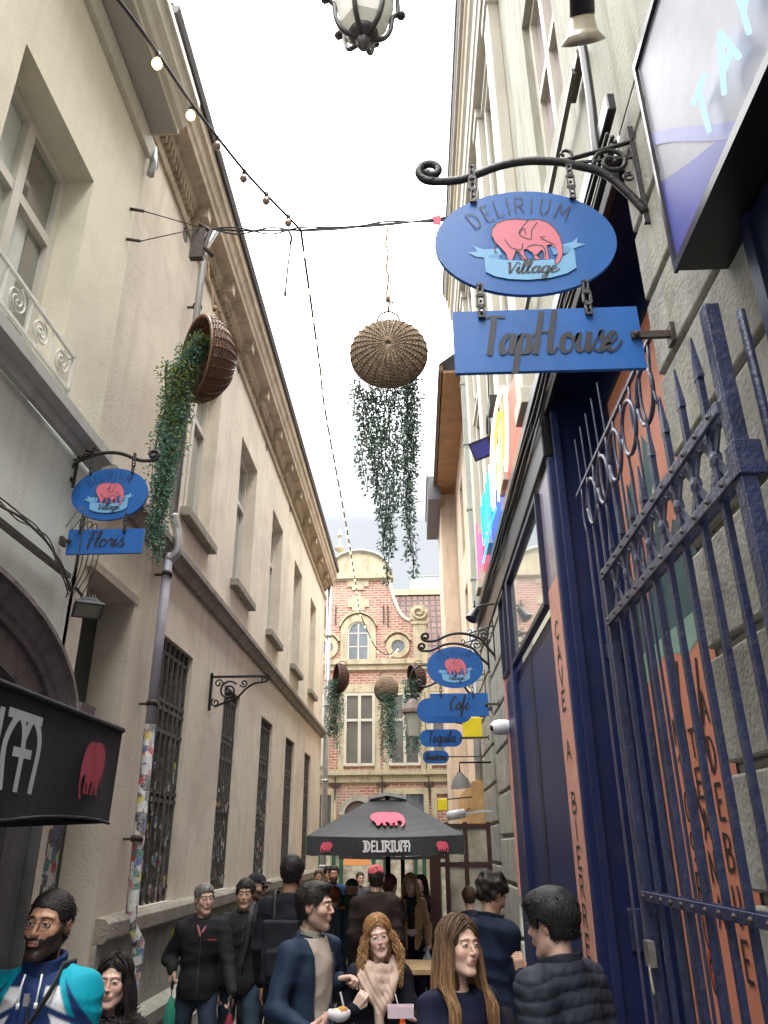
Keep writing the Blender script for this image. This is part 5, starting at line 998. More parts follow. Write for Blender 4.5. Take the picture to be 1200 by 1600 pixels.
for i, ch in enumerate('TAPHOUSE'):
    m = MB()
    for q in UP[ch][1]: m.tube([F2.P(a*.2+.19*i, b*.2) for a, b in spline(q, 3)], .009, 6)
    m.build('neon_letter', tn, bx)
# ================================================================== iron gate leaf
g = thing('iron_gate', 'open blue iron gate leaf with riveted rails and spear-topped bars against the pier', 'gate', (1.05, 3, 0)); XG = 1.05
m = MB(); m.box(XG-.022, XG+.03, 2.16, 2.215, 0, 3.66); m.box(XG-.03, XG+.06, 2.15, 2.225, 3.0, 3.12); m.tube([(XG+.08, 2.13, 2.9), (XG+.08, 2.13, 3.6)], .016, 10); m.build('hinge_post', gatem, g, bevel=.004)
for z, w in ((3.28, .045), (3.025, .045), (1.735, .04)):
    m = MB(); m.box(XG-.028, XG-.012, 2.22, 3.96, z-w/2, z+w/2); m.box(XG+.012, XG+.028, 2.22, 3.96, z-w/2, z+w/2)
    rl = m.build('rail', gatel if z > 2 else gatem, g, bevel=.003); m = MB()
    for i in range(13): m.smooth = True; m.lathe([(0, -.012), (.007, -.008), (.010, 0)], (XG-.028, 2.29+.135*i, z), (1, 0, 0), 8)
    m.build('rivets', ironr, rl)
ys = [2.36+.2*i for i in range(8)]
for i, y in enumerate(ys):
    m = MB(); top = 3.5 if i > 3 else 3.62; m.bar((XG, y, .06), (XG, y, top-.12), .028, .022, up=(1, 0, 0))
    m.add([(XG-.012, y-.022, top-.14), (XG-.012, y+.022, top-.14), (XG-.004, y, top+.04), (XG+.012, y-.022, top-.14), (XG+.012, y+.022, top-.14), (XG+.004, y, top+.04)], [(0, 1, 2), (5, 4, 3), (0, 2, 5, 3), (1, 4, 5, 2), (0, 3, 4, 1)])
    m.build('bar', gatem, g)
m = MB(); m.box(XG-.02, XG+.02, 3.93, 3.97, .06, 3.32); m.build('end_stile', gatem, g)
for i in range(8):
    yc = 2.26+.2*i+.1; m = MB()
    for sg in (1, -1): m.bar((XG, yc-.08, 3.155+sg*.1), (XG, yc+.08, 3.155-sg*.1), .008, .03, up=(0, 0, 1))
    m.lathe([(0, -.02), (.03, -.012), (.03, .012), (0, .02)], (XG, yc, 3.155), (1, 0, 0), 10); m.build('cross_brace', gatel, g)
m = MB(); m.tube(spline([(XG-.04, 3.9, 1.5), (XG-.05, 3.88, 1.44), (XG-.05, 3.86, 1.36)], 6), .008, 6); m.box(XG-.05, XG-.02, 3.86, 3.94, 1.46, 1.56); m.build('latch_chain', mat('bright_chain', (.4, .38, .33), .3, .3, 20, metal=.8), g)
g2 = thing('ring_grille', 'slender blue grille with a row of iron rings, standing before the mural', 'grille', (1.3, 4.5, 0)); m = MB(); m.bar((1.3, 3.3, 4.43), (1.3, 5.42, 4.43), .022); m.build('top_rail', gatel, g2)
for i in range(5):
    y = 3.62+.345*i; m = MB(); m.tube([(1.3, y+.14*math.cos(2*math.pi*k/24), 4.2+.165*math.sin(2*math.pi*k/24)) for k in range(25)], .013, 6); m.build('ring', gatel, g2)
for i in range(10):
    y = 3.45+.2*i; m = MB(); m.bar((1.3, y, .1), (1.3, y, 4.05), .014); m.tube(spline([(1.3, y, 4.04), (1.3, y+.04, 4.2), (1.3, y, 4.42)], 3), .009, 5)
    if i > 4: m.bar((1.3, y, 4.43), (1.3, y+.03, 4.85), .008)
    m.build('bar', gatel, g2)
# ================================================================== black awning on the left
aw = thing('awning', 'black canvas awning with pale lettering and a dark pink elephant, on the left', 'awning', (-1.9, 2.8, 2.1)); canv = mat('black_canvas', (.008, .009, .014), .8, .3, 6, .15, 90)
m = MB(); n = 26; rr = random.Random(2)
def ap(y, t): return (-1.5+.012*math.sin(y*9)*t, y, 2.50-.46*t+(.035*t*math.sin(y*2.2)))
yy = [.2+3.78*i/60 for i in range(61)]
for a, b in zip(yy, yy[1:]):
    for i in range(6): m.quad(ap(a, i/6), ap(b, i/6), ap(b, (i+1)/6), ap(a, (i+1)/6))
m.tube([(-1.498, y, 2.503) for y in yy[::6]], .014, 6); m.tube([ap(y, 1) for y in yy[::3]], .008, 5)
vs = [(-1.5, .2, 2.5), (-1.5, 3.98, 2.5), (-2.3, 3.98, 2.8), (-2.3, .2, 2.8)]; m.quad(*vs)
m.quad((-1.5, 3.98, 2.5), ap(3.98, 1), (-2.28, 3.98, 2.04), (-2.3, 3.98, 2.8)); m.quad((-1.5, .2, 2.06), (-1.5, 3.97, 2.06), (-2.28, 3.97, 2.2), (-2.28, .2, 2.2))
m.smooth = False; m.build('canvas', canv, aw)
F = Flat((-1.482, 0, 0), (0, 1, 0), (0, 0, 1), (1, 0, 0))
F.text(GO, 'DELIRIUM', 2.36, 2.15, .26, .034, 0, width=1.42); elephant(F, 3.62, 2.28, .34, 1, 1, .01, True, flip=-1, sy=1.15)
for o_ in [F]: o_.mb.build('print', [mat('grey_print', (.42, .42, .45), .8), mat('faded_pink_print', (.36, .045, .08), .8), inkm], aw)
# ================================================================== parasols
fab = mat('black_parasol_fabric', (.022, .024, .028), .75, .25, 4, .2, 80, sheen=.4); whp = mat('white_print', (.75, .75, .75), .7); pkp = mat('pink_print', (.72, .10, .16), .7, .1, 10)
def parasol(label, cx, cy, hs, ze, za, prints=True):
    r = thing('parasol', label, 'parasol', (cx, cy, 0), 'black square parasols over the terrace'); m = MB(); c = [(cx-hs, cy-hs), (cx+hs, cy-hs), (cx+hs, cy+hs), (cx-hs, cy+hs)]; t = .22
    for i in range(4):
        a, b = c[i], c[(i+1) % 4]; ta = (cx+(a[0]-cx)*t, cy+(a[1]-cy)*t); tb = (cx+(b[0]-cx)*t, cy+(b[1]-cy)*t); zt = ze+(za-ze)*(.80); nq = 8
        for u in range(nq):      # slightly sagging panel
            for v in range(6):
                def q(uu, vv):
                    e = (a[0]+(b[0]-a[0])*uu, a[1]+(b[1]-a[1])*uu); f = (ta[0]+(tb[0]-ta[0])*uu, ta[1]+(tb[1]-ta[1])*uu)
                    return (e[0]+(f[0]-e[0])*vv, e[1]+(f[1]-e[1])*vv, ze+(zt-ze)*vv-.05*math.sin(math.pi*uu)*math.sin(math.pi*vv)-.02*math.sin(math.pi*uu)*(1-vv))
                m.quad(q(u/nq, v/6), q((u+1)/nq, v/6), q((u+1)/nq, (v+1)/6), q(u/nq, (v+1)/6))
    m.smooth = False; m.build('canopy', fab, r)
    m = MB(); s_ = hs*.27
    for i in range(4):
        a = (cx+(-1, 1, 1, -1)[i]*s_, cy+(-1, -1, 1, 1)[i]*s_); b = (cx+(1, 1, -1, -1)[i]*s_, cy+(-1, 1, 1, -1)[i]*s_); zt = ze+(za-ze)*.82
        mid = ((a[0]+b[0])/2, (a[1]+b[1])/2, zt+.035); m.quad((*a, zt-.01), mid, (cx, cy, za)); m.quad(mid, (*b, zt-.01), (cx, cy, za))
    m.build('vent_cap', fab, r)
    m = MB()
    for i in range(4):
        a, b = c[i], c[(i+1) % 4]; nq = 16
        for u in range(nq):
            def q(uu, dz): s1 = .012*math.sin(uu*19); nx, ny = (b[1]-a[1])/(2*hs), -(b[0]-a[0])/(2*hs); return (a[0]+(b[0]-a[0])*uu+nx*s1*(-dz/.2), a[1]+(b[1]-a[1])*uu+ny*s1*(-dz/.2), ze+dz-.02*math.sin(math.pi*uu))
            m.quad(q(u/nq, 0), q((u+1)/nq, 0), q((u+1)/nq, -.19), q(u/nq, -.19))
    m.build('valance', fab, r)
    m = MB(); m.tube([(cx, cy, 0), (cx, cy, za-.05)], .03, 10); m.build('pole', blackp, r); m = MB(); m.box(cx-.3, cx+.3, cy-.3, cy+.3, 0.105, .17); m.build('base_plate', blackp, r)
    m = MB()
    for i in range(4): m.bar((cx, cy, ze-.05), (c[i][0]*.98+cx*.02, c[i][1]*.98+cy*.02, ze+.0), .02)
    m.build('ribs', iron, r)
    F = Flat((cx, cy-hs-.016, ze-.115), (1, 0, 0), (0, 0, 1), (0, -1, 0)); F.text(GO, 'DELIRIUM', 0.02, -.045, .10, .019, 0, width=.5, d=.004); elephant(F, -hs*.74, -.0, .17, 1, 0, .01, False, flip=-1); elephant(F, hs*.72, .0, .17, 1, 0, .01, False, flip=1); F.mb.build('valance_print', [whp, pkp], r)
    sl_ = Vector((0, hs*(1-t), (za-ze)*.80)).normalized(); up = sl_; F = Flat((cx+.01, cy-hs*.63, ze+(za-ze)*.80*.47-.02), (1, 0, 0), up, Vector((1, 0, 0)).cross(up)); elephant(F, 0, 0, .52, 0, 1, .008, True, d=.008, sy=.95); F.mb.build('roof_print', [pkp, mat('dark_pink_line', (.45, .05, .09), .7)], r)
    return r
parasol('black square parasol with pink elephants and white lettering, nearest of the two', -.35, 9.9, .86, 2.06, 2.56)
parasol('second black square parasol, half hidden behind the nearest one', -.22, 12.3, .86, 1.99, 2.42)
# ================================================================== glazed door, table, stool
gd = thing('glazed_screen', 'dark brown glazed wooden terrace screen under the right side of the parasol', 'screen', (.65, 11.4, 0)); bw_ = mat('dark_brown_wood', (.045, .018, .014), .4, .3, 5)
m = MB()
for x in (.22, .40, .66, .98): m.box(x-.03, x+.03, 11.37, 11.43, 0, 2.25)
m.box(.16, .3, 11.35, 11.45, 0, 2.2)
for z in (.1, 1.72, 2.2): m.box(.2, 1.0, 11.375, 11.425, z-.03, z+.03)
m.build('frame', bw_, gd)
m = MB(); m.box(.43, .95, 11.395, 11.405, .13, 1.69); m.box(.43, .95, 11.395, 11.405, 1.75, 2.17); m.build('panes', mat('bright_cafe_glass', (.34, .32, .25), .15, .5, 3, coat=.8), gd)
tb_ = thing('terrace_table', 'light wooden table behind the woman with the cream scarf', 'table', (0, 8.95, 0)); wd = mat('pale_wood', (.40, .28, .15), .5, .2, 8)
m = MB(); m.box(-.18, .21, 8.6, 9.3, .80, .85); m.build('tabletop', wd, tb_, bevel=.005)
for x, y in ((-.14, 8.65), (.17, 8.65), (-.14, 9.25), (.17, 9.25)): m = MB(); m.box(x-.025, x+.025, y-.025, y+.025, 0, .80); m.build('leg', wd, tb_)
sto = thing('orange_chair', 'orange plastic chair in front of the pale wooden table', 'chair', (-.09, 8.15, 0)); om = mat('orange_plastic', (.55, .10, .02), .35, .1, 4)
m = MB(); m.box(-.25, .10, 7.95, 8.35, .42, .46); m.build('seat', om, sto, bevel=.01); m = MB(); m.box(-.24, -.15, 8.33, 8.38, .46, .84); m.build('backrest', om, sto, bevel=.01)
for x, y in ((-.23, 7.98), (.08, 7.98), (-.23, 8.32), (.08, 8.32)): m = MB(); m.bar((x, y, 0), (x, y, .42), .025); m.build('leg', om, sto)
# ================================================================== people: implicit-surface modelling
def axis(lo, hi, hc, fine):
    """grid line positions: coarse step hc, finer inside the given (a, b, h) intervals"""
    xs = [lo]
    while xs[-1] < hi:
        x = xs[-1]; h = hc
        for a, b, f in fine:
            if a-hc <= x <= b: h = min(h, f if x >= a else max(f, a-x if a-x > f else f))
        xs.append(x+h)
    return np.array(xs, np.float32)
class Field:
    def __init__(s, xs, ys, zs): s.ax = (xs, ys, zs); s.D = np.full((len(xs), len(ys), len(zs)), .2, np.float32)
    def sl(s, lo, hi):
        r = []
        for a, l, h in zip(s.ax, lo, hi):
            i = max(0, int(np.searchsorted(a, l))-1); j = min(len(a), int(np.searchsorted(a, h))+1)
            if j-i < 2: return None
            r.append(slice(i, j))
        return tuple(r)
    def pts(s, q): x, y, z = s.ax; return x[q[0]][:, None, None], y[q[1]][None, :, None], z[q[2]][None, None, :]
    def op(s, fn, lo, hi, k, mode='add', m=.05):
        q = s.sl([a-m for a in lo], [a+m for a in hi])
        if q is None: return
        v = fn(*s.pts(q)); d = s.D[q]
        if mode == 'add': s.D[q] = smin(d, v, k)
        elif mode == 'sub': s.D[q] = -smin(-d, v, k)
        elif mode == 'disp': s.D[q] = d+v
    def cone(s, a, b, ra, rb, k=.02, sy=1., mode='add'):
        a = np.array(a, float); b = np.array(b, float); r = max(ra, rb); ba = b-a; l2 = float(ba@ba)+1e-9
        def fn(X, Y, Z):
            px, py, pz = X-a[0], (Y-a[1])/sy, Z-a[2]; h = np.clip((px*ba[0]+py*ba[1]/sy+pz*ba[2])/l2, 0, 1)
            return (np.sqrt((px-ba[0]*h)**2+(py-ba[1]/sy*h)**2+(pz-ba[2]*h)**2)-(ra+(rb-ra)*h))*min(1., sy)
        s.op(fn, np.minimum(a, b)-r*max(1, sy), np.maximum(a, b)+r*max(1, sy), k, mode)
    def ell(s, c, r, k=.02, mode='add'):
        def fn(X, Y, Z):
            x, y, z = (X-c[0])/r[0], (Y-c[1])/r[1], (Z-c[2])/r[2]; k0 = np.sqrt(x*x+y*y+z*z); k1 = np.sqrt((x/r[0])**2+(y/r[1])**2+(z/r[2])**2)
            return k0*(k0-1)/np.maximum(k1, 1e-6)
        s.op(fn, [c[i]-r[i] for i in range(3)], [c[i]+r[i] for i in range(3)], k, mode)
    def mesh(s):
        D = s.D; ins = D < 0; c = [D[i:D.shape[0]-1+i, j:D.shape[1]-1+j, k:D.shape[2]-1+k] for i in (0, 1) for j in (0, 1) for k in (0, 1)]
        ci = [ins[i:D.shape[0]-1+i, j:D.shape[1]-1+j, k:D.shape[2]-1+k] for i in (0, 1) for j in (0, 1) for k in (0, 1)]
        sm = sum(x.astype(np.int8) for x in ci); act = (sm > 0) & (sm < 8); I = np.argwhere(act); vals = np.stack([x[act] for x in c], 1)
        acc = np.zeros((len(I), 3)); cnt = np.zeros(len(I)); off = np.array([(i, j, k) for i in (0, 1) for j in (0, 1) for k in (0, 1)])
        for a in range(8):
            for b in range(a+1, 8):
                if np.abs(off[a]-off[b]).sum() != 1: continue
                va, vb = vals[:, a], vals[:, b]; cr_ = (va < 0) != (vb < 0); t = np.where(cr_, va/np.where(cr_, va-vb, 1), 0)
                acc += np.where(cr_[:, None], off[a]+(off[b]-off[a])*t[:, None], 0); cnt += cr_
        fr = acc/cnt[:, None]; V = np.empty((len(I), 3))
        for d in range(3): A = s.ax[d]; V[:, d] = A[I[:, d]]+(A[I[:, d]+1]-A[I[:, d]])*fr[:, d]
        idx = -np.ones(act.shape, np.int64); idx[act] = np.arange(len(I)); F = []
        for d in range(3):
            e, f = [(1, 2), (2, 0), (0, 1)][d]; sl0 = [slice(None)]*3; sl1 = [slice(None)]*3; sl0[d] = slice(0, -1); sl1[d] = slice(1, None)
            a, b = ins[tuple(sl0)], ins[tuple(sl1)]; G = np.argwhere(a != b); G = G[(G[:, e] > 0) & (G[:, f] > 0) & (G[:, e] < D.shape[e]-1) & (G[:, f] < D.shape[f]-1)]
            fl = a[tuple(G.T)]; q = []
            for de, df in ((1, 1), (0, 1), (0, 0), (1, 0)): H = G.copy(); H[:, e] -= de; H[:, f] -= df; q.append(idx[tuple(H.T)])
            q = np.stack(q, 1); q = np.where(fl[:, None], q, q[:, ::-1]); F.append(q[(q >= 0).all(1)])
        return V, np.concatenate(F)
def smin(a, b, k):
    if k <= 0: return np.minimum(a, b)
    h = np.clip(.5+.5*(b-a)/k, 0, 1); return b+(a-b)*h-k*h*(1-h)
def noise3(P, f, seed, n=7, sc=(1, 1, 1)):
    r = np.random.RandomState(seed); v = 0
    for i in range(n):
        d = r.normal(size=3); d /= np.linalg.norm(d); d = d*np.array(sc)*f*(.6+r.rand()*.9); v = v+np.sin(P[0]*d[0]+P[1]*d[1]+P[2]*d[2]+r.rand()*6.28)
    return v/n**.5/1.2
def npmesh(name, V, F, C, m, parent):
    me = bpy.data.meshes.new(name); me.vertices.add(len(V)); me.vertices.foreach_set('co', V.astype(np.float32).ravel()); n = len(F)
    me.loops.add(n*4); me.loops.foreach_set('vertex_index', F.astype(np.int32).ravel()); me.polygons.add(n); me.polygons.foreach_set('loop_start', np.arange(n, dtype=np.int32)*4); me.polygons.foreach_set('loop_total', np.full(n, 4, np.int32))
    me.polygons.foreach_set('use_smooth', np.ones(n, bool)); me.update(calc_edges=True); me.materials.append(m)
    if C is not None:
        a = me.color_attributes.new('col', 'FLOAT_COLOR', 'POINT'); c = np.ones((len(V), 4), np.float32); c[:, :3] = C; a.data.foreach_set('color', c.ravel())
    o = bpy.data.objects.new(name, me); S.collection.objects.link(o); o.parent = parent; return o
def loc(mb, name, m, root, cols=None):
    """link geometry given in the person's own frame as a part"""
    o = mb.build(name, m, None, cols=cols); o.data.transform(Matrix.Translation(o.location)); o.location = (0, 0, 0); o.parent = root; return o
skinm = colmat('skin', .48, .35, sss=.15, bump=.15, bscale=220.); clothm = colmat('cloth', .82, .2, bump=.5, bscale=300.); nylon = colmat('shell_fabric', .68, .25, bump=.35, bscale=160.)
hairm = colmat('hair', .58, .3, streaks=(140, 140, 9), bump=.7, bscale=1.); denim = colmat('denim', .85, .15, bump=.5, bscale=300.)
def rotm(yaw, pitch, roll): return np.array((Matrix.Rotation(yaw, 3, 'Z') @ Matrix.Rotation(pitch, 3, 'X') @ Matrix.Rotation(roll, 3, 'Y')))
def lerp3(a, b, t): return tuple(a[i]+(b[i]-a[i])*t for i in range(3))
def head_sdf(X, Y, Z, fem=False, smile=0., brd=0., nose=1., jaw=1.):
    nose *= .84 if fem else .92
    """X,Y,Z in head space (face towards -Y, metres)"""
    A = np.abs(X)
    def E(cx, cy, cz, rx, ry, rz, ab=True):
        x = ((A if ab else X)-cx)/rx; y = (Y-cy)/ry; z = (Z-cz)/rz; k0 = np.sqrt(x*x+y*y+z*z); k1 = np.sqrt((x/rx)**2+(y/ry)**2+(z/rz)**2); return k0*(k0-1)/np.maximum(k1, 1e-6)
    def Cp(a, b, ra, rb, ab=True):
        a = np.array(a); ba = np.array(b)-a; px = (A if ab else X)-a[0]; py = Y-a[1]; pz = Z-a[2]; h = np.clip((px*ba[0]+py*ba[1]+pz*ba[2])/(ba@ba), 0, 1)
        return np.sqrt((px-ba[0]*h)**2+(py-ba[1]*h)**2+(pz-ba[2]*h)**2)-(ra+(rb-ra)*h)
    d = E(0, .012, .035, .074, .093, .084, False)
    d = smin(d, E(0, -.028, -.03, .056, .062, .082, False), .03)
    j = .9 if fem else 1.0*jaw
    d = smin(d, Cp((.043*j, .0, -.062), (.014, -.068, -.104 if not fem else -.10), .024, .019*j), .03)
    d = smin(d, E(0, -.078, -.103, .017*j, .014, .013, False), .018)
    d = smin(d, E(.036, -.060, -.024, .023, .024, .024), .022)                 # cheeks
    d = smin(d, Cp((.008, -.086, .030), (.042, -.070, .028), .009 if fem else .0115, .008), .014)  # brow ridge
    d = -smin(-d, E(.031, -.100, .008, .0175, .016, .0115), .014)               # eye sockets
    d = smin(d, Cp((0, -.086, .020), (0, -.1055-.004*nose, -.022), .0062, .0088*nose, False), .010)
    d = smin(d, E(0, -.105-.004*nose, -.0265, .0088*nose, .0085, .0074, False), .006); d = smin(d, E(.0105*nose, -.099, -.029, .0075*nose, .0095, .0068), .006)
    d = -smin(-d, E(.006, -.107, -.0365, .0034, .005, .003), .002)
    d = smin(d, E(0, -.086, -.058, .026, .016 if not fem else .0125, .018, False), .012)                # muzzle
    lb = .0038 if fem else 0.001
    Y = Y-lb
    d = smin(d, Cp((0, -.0985, -.0535), (.0195, -.0885, -.0575+.003*smile), .0046, .0026), .004)
    d = smin(d, Cp((0, -.0965, -.0645), (.0165, -.0885, -.0605+.003*smile), .0054, .0028), .004)
    d = -smin(-d, Cp((0, -.1035, -.0588), (.021, -.0925, -.059+.004*smile), .0016, .0012), .003)
    Y = Y+lb
    d = smin(d, E(.0305, -.0775, .006, .0135, .0125, .0125), .0012)              # eyeballs
    d = smin(d, Cp((.0175, -.0885, .0105), (.0305, -.0915, .0140), .0024, .0026), .005); d = smin(d, Cp((.0305, -.0915, .0140), (.0445, -.0830, .008), .0026, .0022), .005)   # upper lid
    d = smin(d, Cp((.0185, -.0862, .002), (.042, -.0815, .002), .0024, .0022), .007)
    ear = smin(E(.077, .014, -.004, .0085, .019, .031), E(.072, .008, -.008, .008, .014, .026), .006); ear = -smin(-ear, E(.084, .010, -.002, .005, .009, .017), .004)
    d = smin(d, ear, .008)
    return d
def head_color(P, skin, lip, brow, beard=None, eye=(.05, .03, .02), fem=False, tint=1.):
    X, Y, Z = P.T; A = np.abs(X); C = np.tile(np.array(skin), (len(P), 1)); front = Y < -.04
    def blend(mask, col):
        mask = np.clip(mask, 0, 1)[:, None]; return C*(1-mask)+np.array(col)*mask
    red = (skin[0]*1.0, skin[1]*.72, skin[2]*.68)
    C = blend(.45*np.exp(-(((A-.042)/.018)**2+((Z+.028)/.018)**2))*front, red); C = blend(.5*np.exp(-((X/.013)**2+((Z+.026)/.012)**2))*front, red); C = blend(.5*(A > .072), red)
    if beard is not None:
        n = noise3((X, Y, Z), 160, 3)*.004
        jawl = -.042+.35*np.maximum(0, Y+.03)*0; m = ((Z+n < -.043+np.maximum(0, (A-.03))*.6) & (Y < .022)) | ((Z+n < .0) & (A > .060) & (Y < .012) & (Y > -.035)); m |= (A < .030) & (Z < -.040) & (Z > -.052) & front
        m &= ~((np.abs(Z+.059) < .0065) & (A < .020) & (Y < -.085)); m &= Z > -.135
        C = blend(m*beard[3]*np.clip(1-(Z+.035)*12*(A > .03), .55, 1), beard[:3])
    C = blend(((np.abs(Z-(.0285+.12*(A-.02)*(A < .032)-.25*np.maximum(0, A-.034))) < (.0028 if fem else .0042)) & (A > .012) & (A < .048) & (Y < -.055))*.9, brow)
    C = blend(np.exp(-(((A-.0305)/.02)**2+((Z-.006)/.014)**2)*1.2)*.10*front, [c*.45 for c in skin])  # eye socket shading put into the skin colour
    C = blend(((np.abs(Z+.0538+.0018*(A > .01)) < .0038) | (np.abs(Z+.0640) < .0052*np.sqrt(np.maximum(0, 1-(A/.0195)**2)))) & (A < .0195) & (Y < -.086), lip)
    C = blend((np.abs(Z+.0588) < .0013) & (A < .021) & (Y < -.086), [c*.25 for c in lip])
    ev = ((A-.0305)/.0125)**2+((Z-.0058)/.0047)**2; C = blend((ev < 1) & (Y < -.078), (.55, .52, .5)); C = blend((((A-.0305)**2+(Z-.0065)**2) < .0058**2) & (Y < -.078) & (ev < 1.05), eye)
    C = blend((((A-.0305)**2+(Z-.0065)**2) < .0025**2) & (Y < -.078), (.005, .005, .005)); C = blend((np.abs(ev-1.2) < .30) & (Z > .0075) & (Y < -.07), (.03, .02, .018) if not fem else (.02, .013, .012))
    return C
def hand_prims(F, wr, fd, pn, curl, R_=1, k=1., hold=None, spread=.14):
    """wr wrist, fd finger direction, pn palm normal (the side the fingers curl to), curl 0..1 per hand, R_=+-1 thumb side"""
    fd = Vector(fd).normalized(); pn = Vector(pn); pn = (pn-fd*pn.dot(fd)).normalized(); sd = fd.cross(pn)*R_; wr = Vector(wr)
    P = lambda a, b, c: tuple(wr+fd*a*k+sd*b*k+pn*c*k)
    for b0 in (-.026, -.009, .009, .026): F.cone(P(.012, b0*.65, 0), P(.082, b0, 0), .0145*k, .0115*k, .010)
    tips = []
    for i, (b0, ln) in enumerate(((.027, .070), (.009, .078), (-.009, .073), (-.026, .058))):     # index..little
        ang = R(12+curl*(52+6*i)); p = wr+fd*.085*k+sd*b0*k; d = (fd+sd*(b0*spread*22)).normalized(); r = .0092*k; 
        for j, f in enumerate((.44, .31, .25)):
            a = ang*(.7, 1.75, 2.5)[j]; dd = (d*math.cos(a)+pn*math.sin(a)).normalized(); q = p+dd*ln*f*k; F.cone(tuple(p), tuple(q), r, r*.90, .0025); p = q; r *= .90
        tips.append(p)
    a = P(.018, .028, .006); b = P(.052, .050, .014+.012*curl); c = P(.080, .050-.014*curl, .024+.022*curl); e = P(.100, .044-.022*curl, .030+.03*curl)
    F.cone(a, b, .0145*k, .0115*k, .008); F.cone(b, c, .011*k, .0095*k, .003); F.cone(c, e, .0095*k, .0078*k, .003); return tips
def sc_cam(p, f): c = Vector((0, 0, 1.95)); return c+(Vector(p)-c)*f
def human(label, pos, heading, H=1.75, fem=False, head=(0, 0, 0), lean=0., arms=None, skin=(.50, .30, .22), lip=None, brow=(.04, .025, .018), beard=None, eye=(.06, .035, .02), hair=None, top=None, legs=None, res=1., smile=0., nose=1., jaw=1., group=None, shoes=(.02, .02, .022), extra=None, stance=.1, fat=1.):
    """one person.  local frame: faces -Y, own right hand at -X.  res: 1 near, 2 mid, 3 far"""
    root = thing('person', label, 'person', (pos[0], pos[1], pos[2] if len(pos) > 2 else 0), group); root.rotation_euler = (0, 0, heading)
    s = H/1.75; w = .145 if fem else .172; lip = lip or (skin[0]*.85, skin[1]*.55, skin[2]*.55)
    sh = {-1: (-w*s, .01, 1.395*s), 1: (w*s, .01, 1.395*s)}
    A = {}; Ri = Matrix.Rotation(-heading, 3, 'Z'); o3 = Vector((pos[0], pos[1], 0))
    for sd in (-1, 1):
        d = dict((arms or {}).get('R' if sd < 0 else 'L', {}))
        if d.get('w'):      # given in street coordinates
            for k_ in ('el', 'wr'):
                if k_ in d: d[k_] = tuple((Ri @ (sc_cam(d[k_], d['w'])-o3))/s)
            for k_ in ('fd', 'pn'):
                if k_ in d: d[k_] = tuple(Ri @ Vector(d[k_]))
        if d.get('w'):      # bend the arm so that both bones keep their length
            S0 = np.array(sh[sd])/s; Wr = np.array(d['wr']); hint = np.array(d['el'])-S0; v = Wr-S0; dist = np.linalg.norm(v); l1, l2 = .275, .245
            if dist > .515: l1, l2 = l1*dist/.515, l2*dist/.515
            v = v/dist; aa = (l1*l1-l2*l2+dist*dist)/(2*dist); hh_ = math.sqrt(max(1e-4, l1*l1-aa*aa)); hint = hint+np.array((sd*.05, .12, -.25)); hint = hint-v*(hint@v); hint /= np.linalg.norm(hint)+1e-6
            d['el'] = tuple(S0+v*aa+hint*hh_)
        el = d.get('el', (sd*(w+.03), .05, 1.12)); wr = d.get('wr', (sd*(w+.03), -.03, .87))
        A[sd] = dict(el=tuple(c*s for c in el), wr=tuple(c*s for c in wr), fd=d.get('fd', (0, -.15, -1)), pn=d.get('pn', (-sd, 0, 0)), curl=d.get('curl', .35), show=d.get('hand', True))
    hip = {sd: (sd*.085*s, .01, .90*s) for sd in (-1, 1)}; kn = {sd: (sd*stance, -.03-.06*sd*(stance > .1), .49*s) for sd in (-1, 1)}; an = {sd: (sd*stance, .03-.12*sd*(stance > .1), .08) for sd in (-1, 1)}
    hc = np.array((0, -.015-.02*abs(lean), 1.625*s)); Rm = rotm(*head); hs = s*(.98 if fem else 1.035)
    # ---- body: one continuous skin from head to feet
    hf = (.0034, .0055, .009)[int(res)-1]; cc = (.014, .018, .022)[int(res)-1]
    fx, fy, fz = [(-.10, .10, hf)], [(-.14, .12, hf)], [(hc[2]-.14, hc[2]+.13, hf)]
    if res < 3:
        for sd in (-1, 1):
            if A[sd]['show']:
                q = np.array(A[sd]['wr'])+np.array(Vector(A[sd]['fd']).normalized())*.08; h2 = .0045 if res < 2 else .006
                fx.append((q[0]-.10, q[0]+.10, h2)); fy.append((q[1]-.10, q[1]+.10, h2)); fz.append((q[2]-.10, q[2]+.10, h2))
    mx = max(.30, max(abs(A[i][j][0])+.13 for i in (-1, 1) for j in ('el', 'wr'))); my0 = min(-.20, min(A[i]['wr'][1]-.14 for i in (-1, 1)))
    F = Field(axis(-mx, mx, cc, fx), axis(my0, .2, cc, fy), axis(-.02, 1.80*s, cc, fz))
    F.ell((0, .0, .95*s), (.13*s, .09*s, .12*s), .03); F.ell((0, .0, 1.12*s), (.11*s, .075*s, .14*s), .03); F.ell((0, .01, 1.30*s), (.135*s, .085*s, .16*s), .03)
    F.cone((-w*.8*s, .01, 1.375*s), (w*.8*s, .01, 1.375*s), .045*s, .045*s, .03); F.cone((0, .02, 1.40*s), (0, .012, 1.56*s), .056*s*(.85 if fem else 1), .050*s*(.85 if fem else 1), .025)
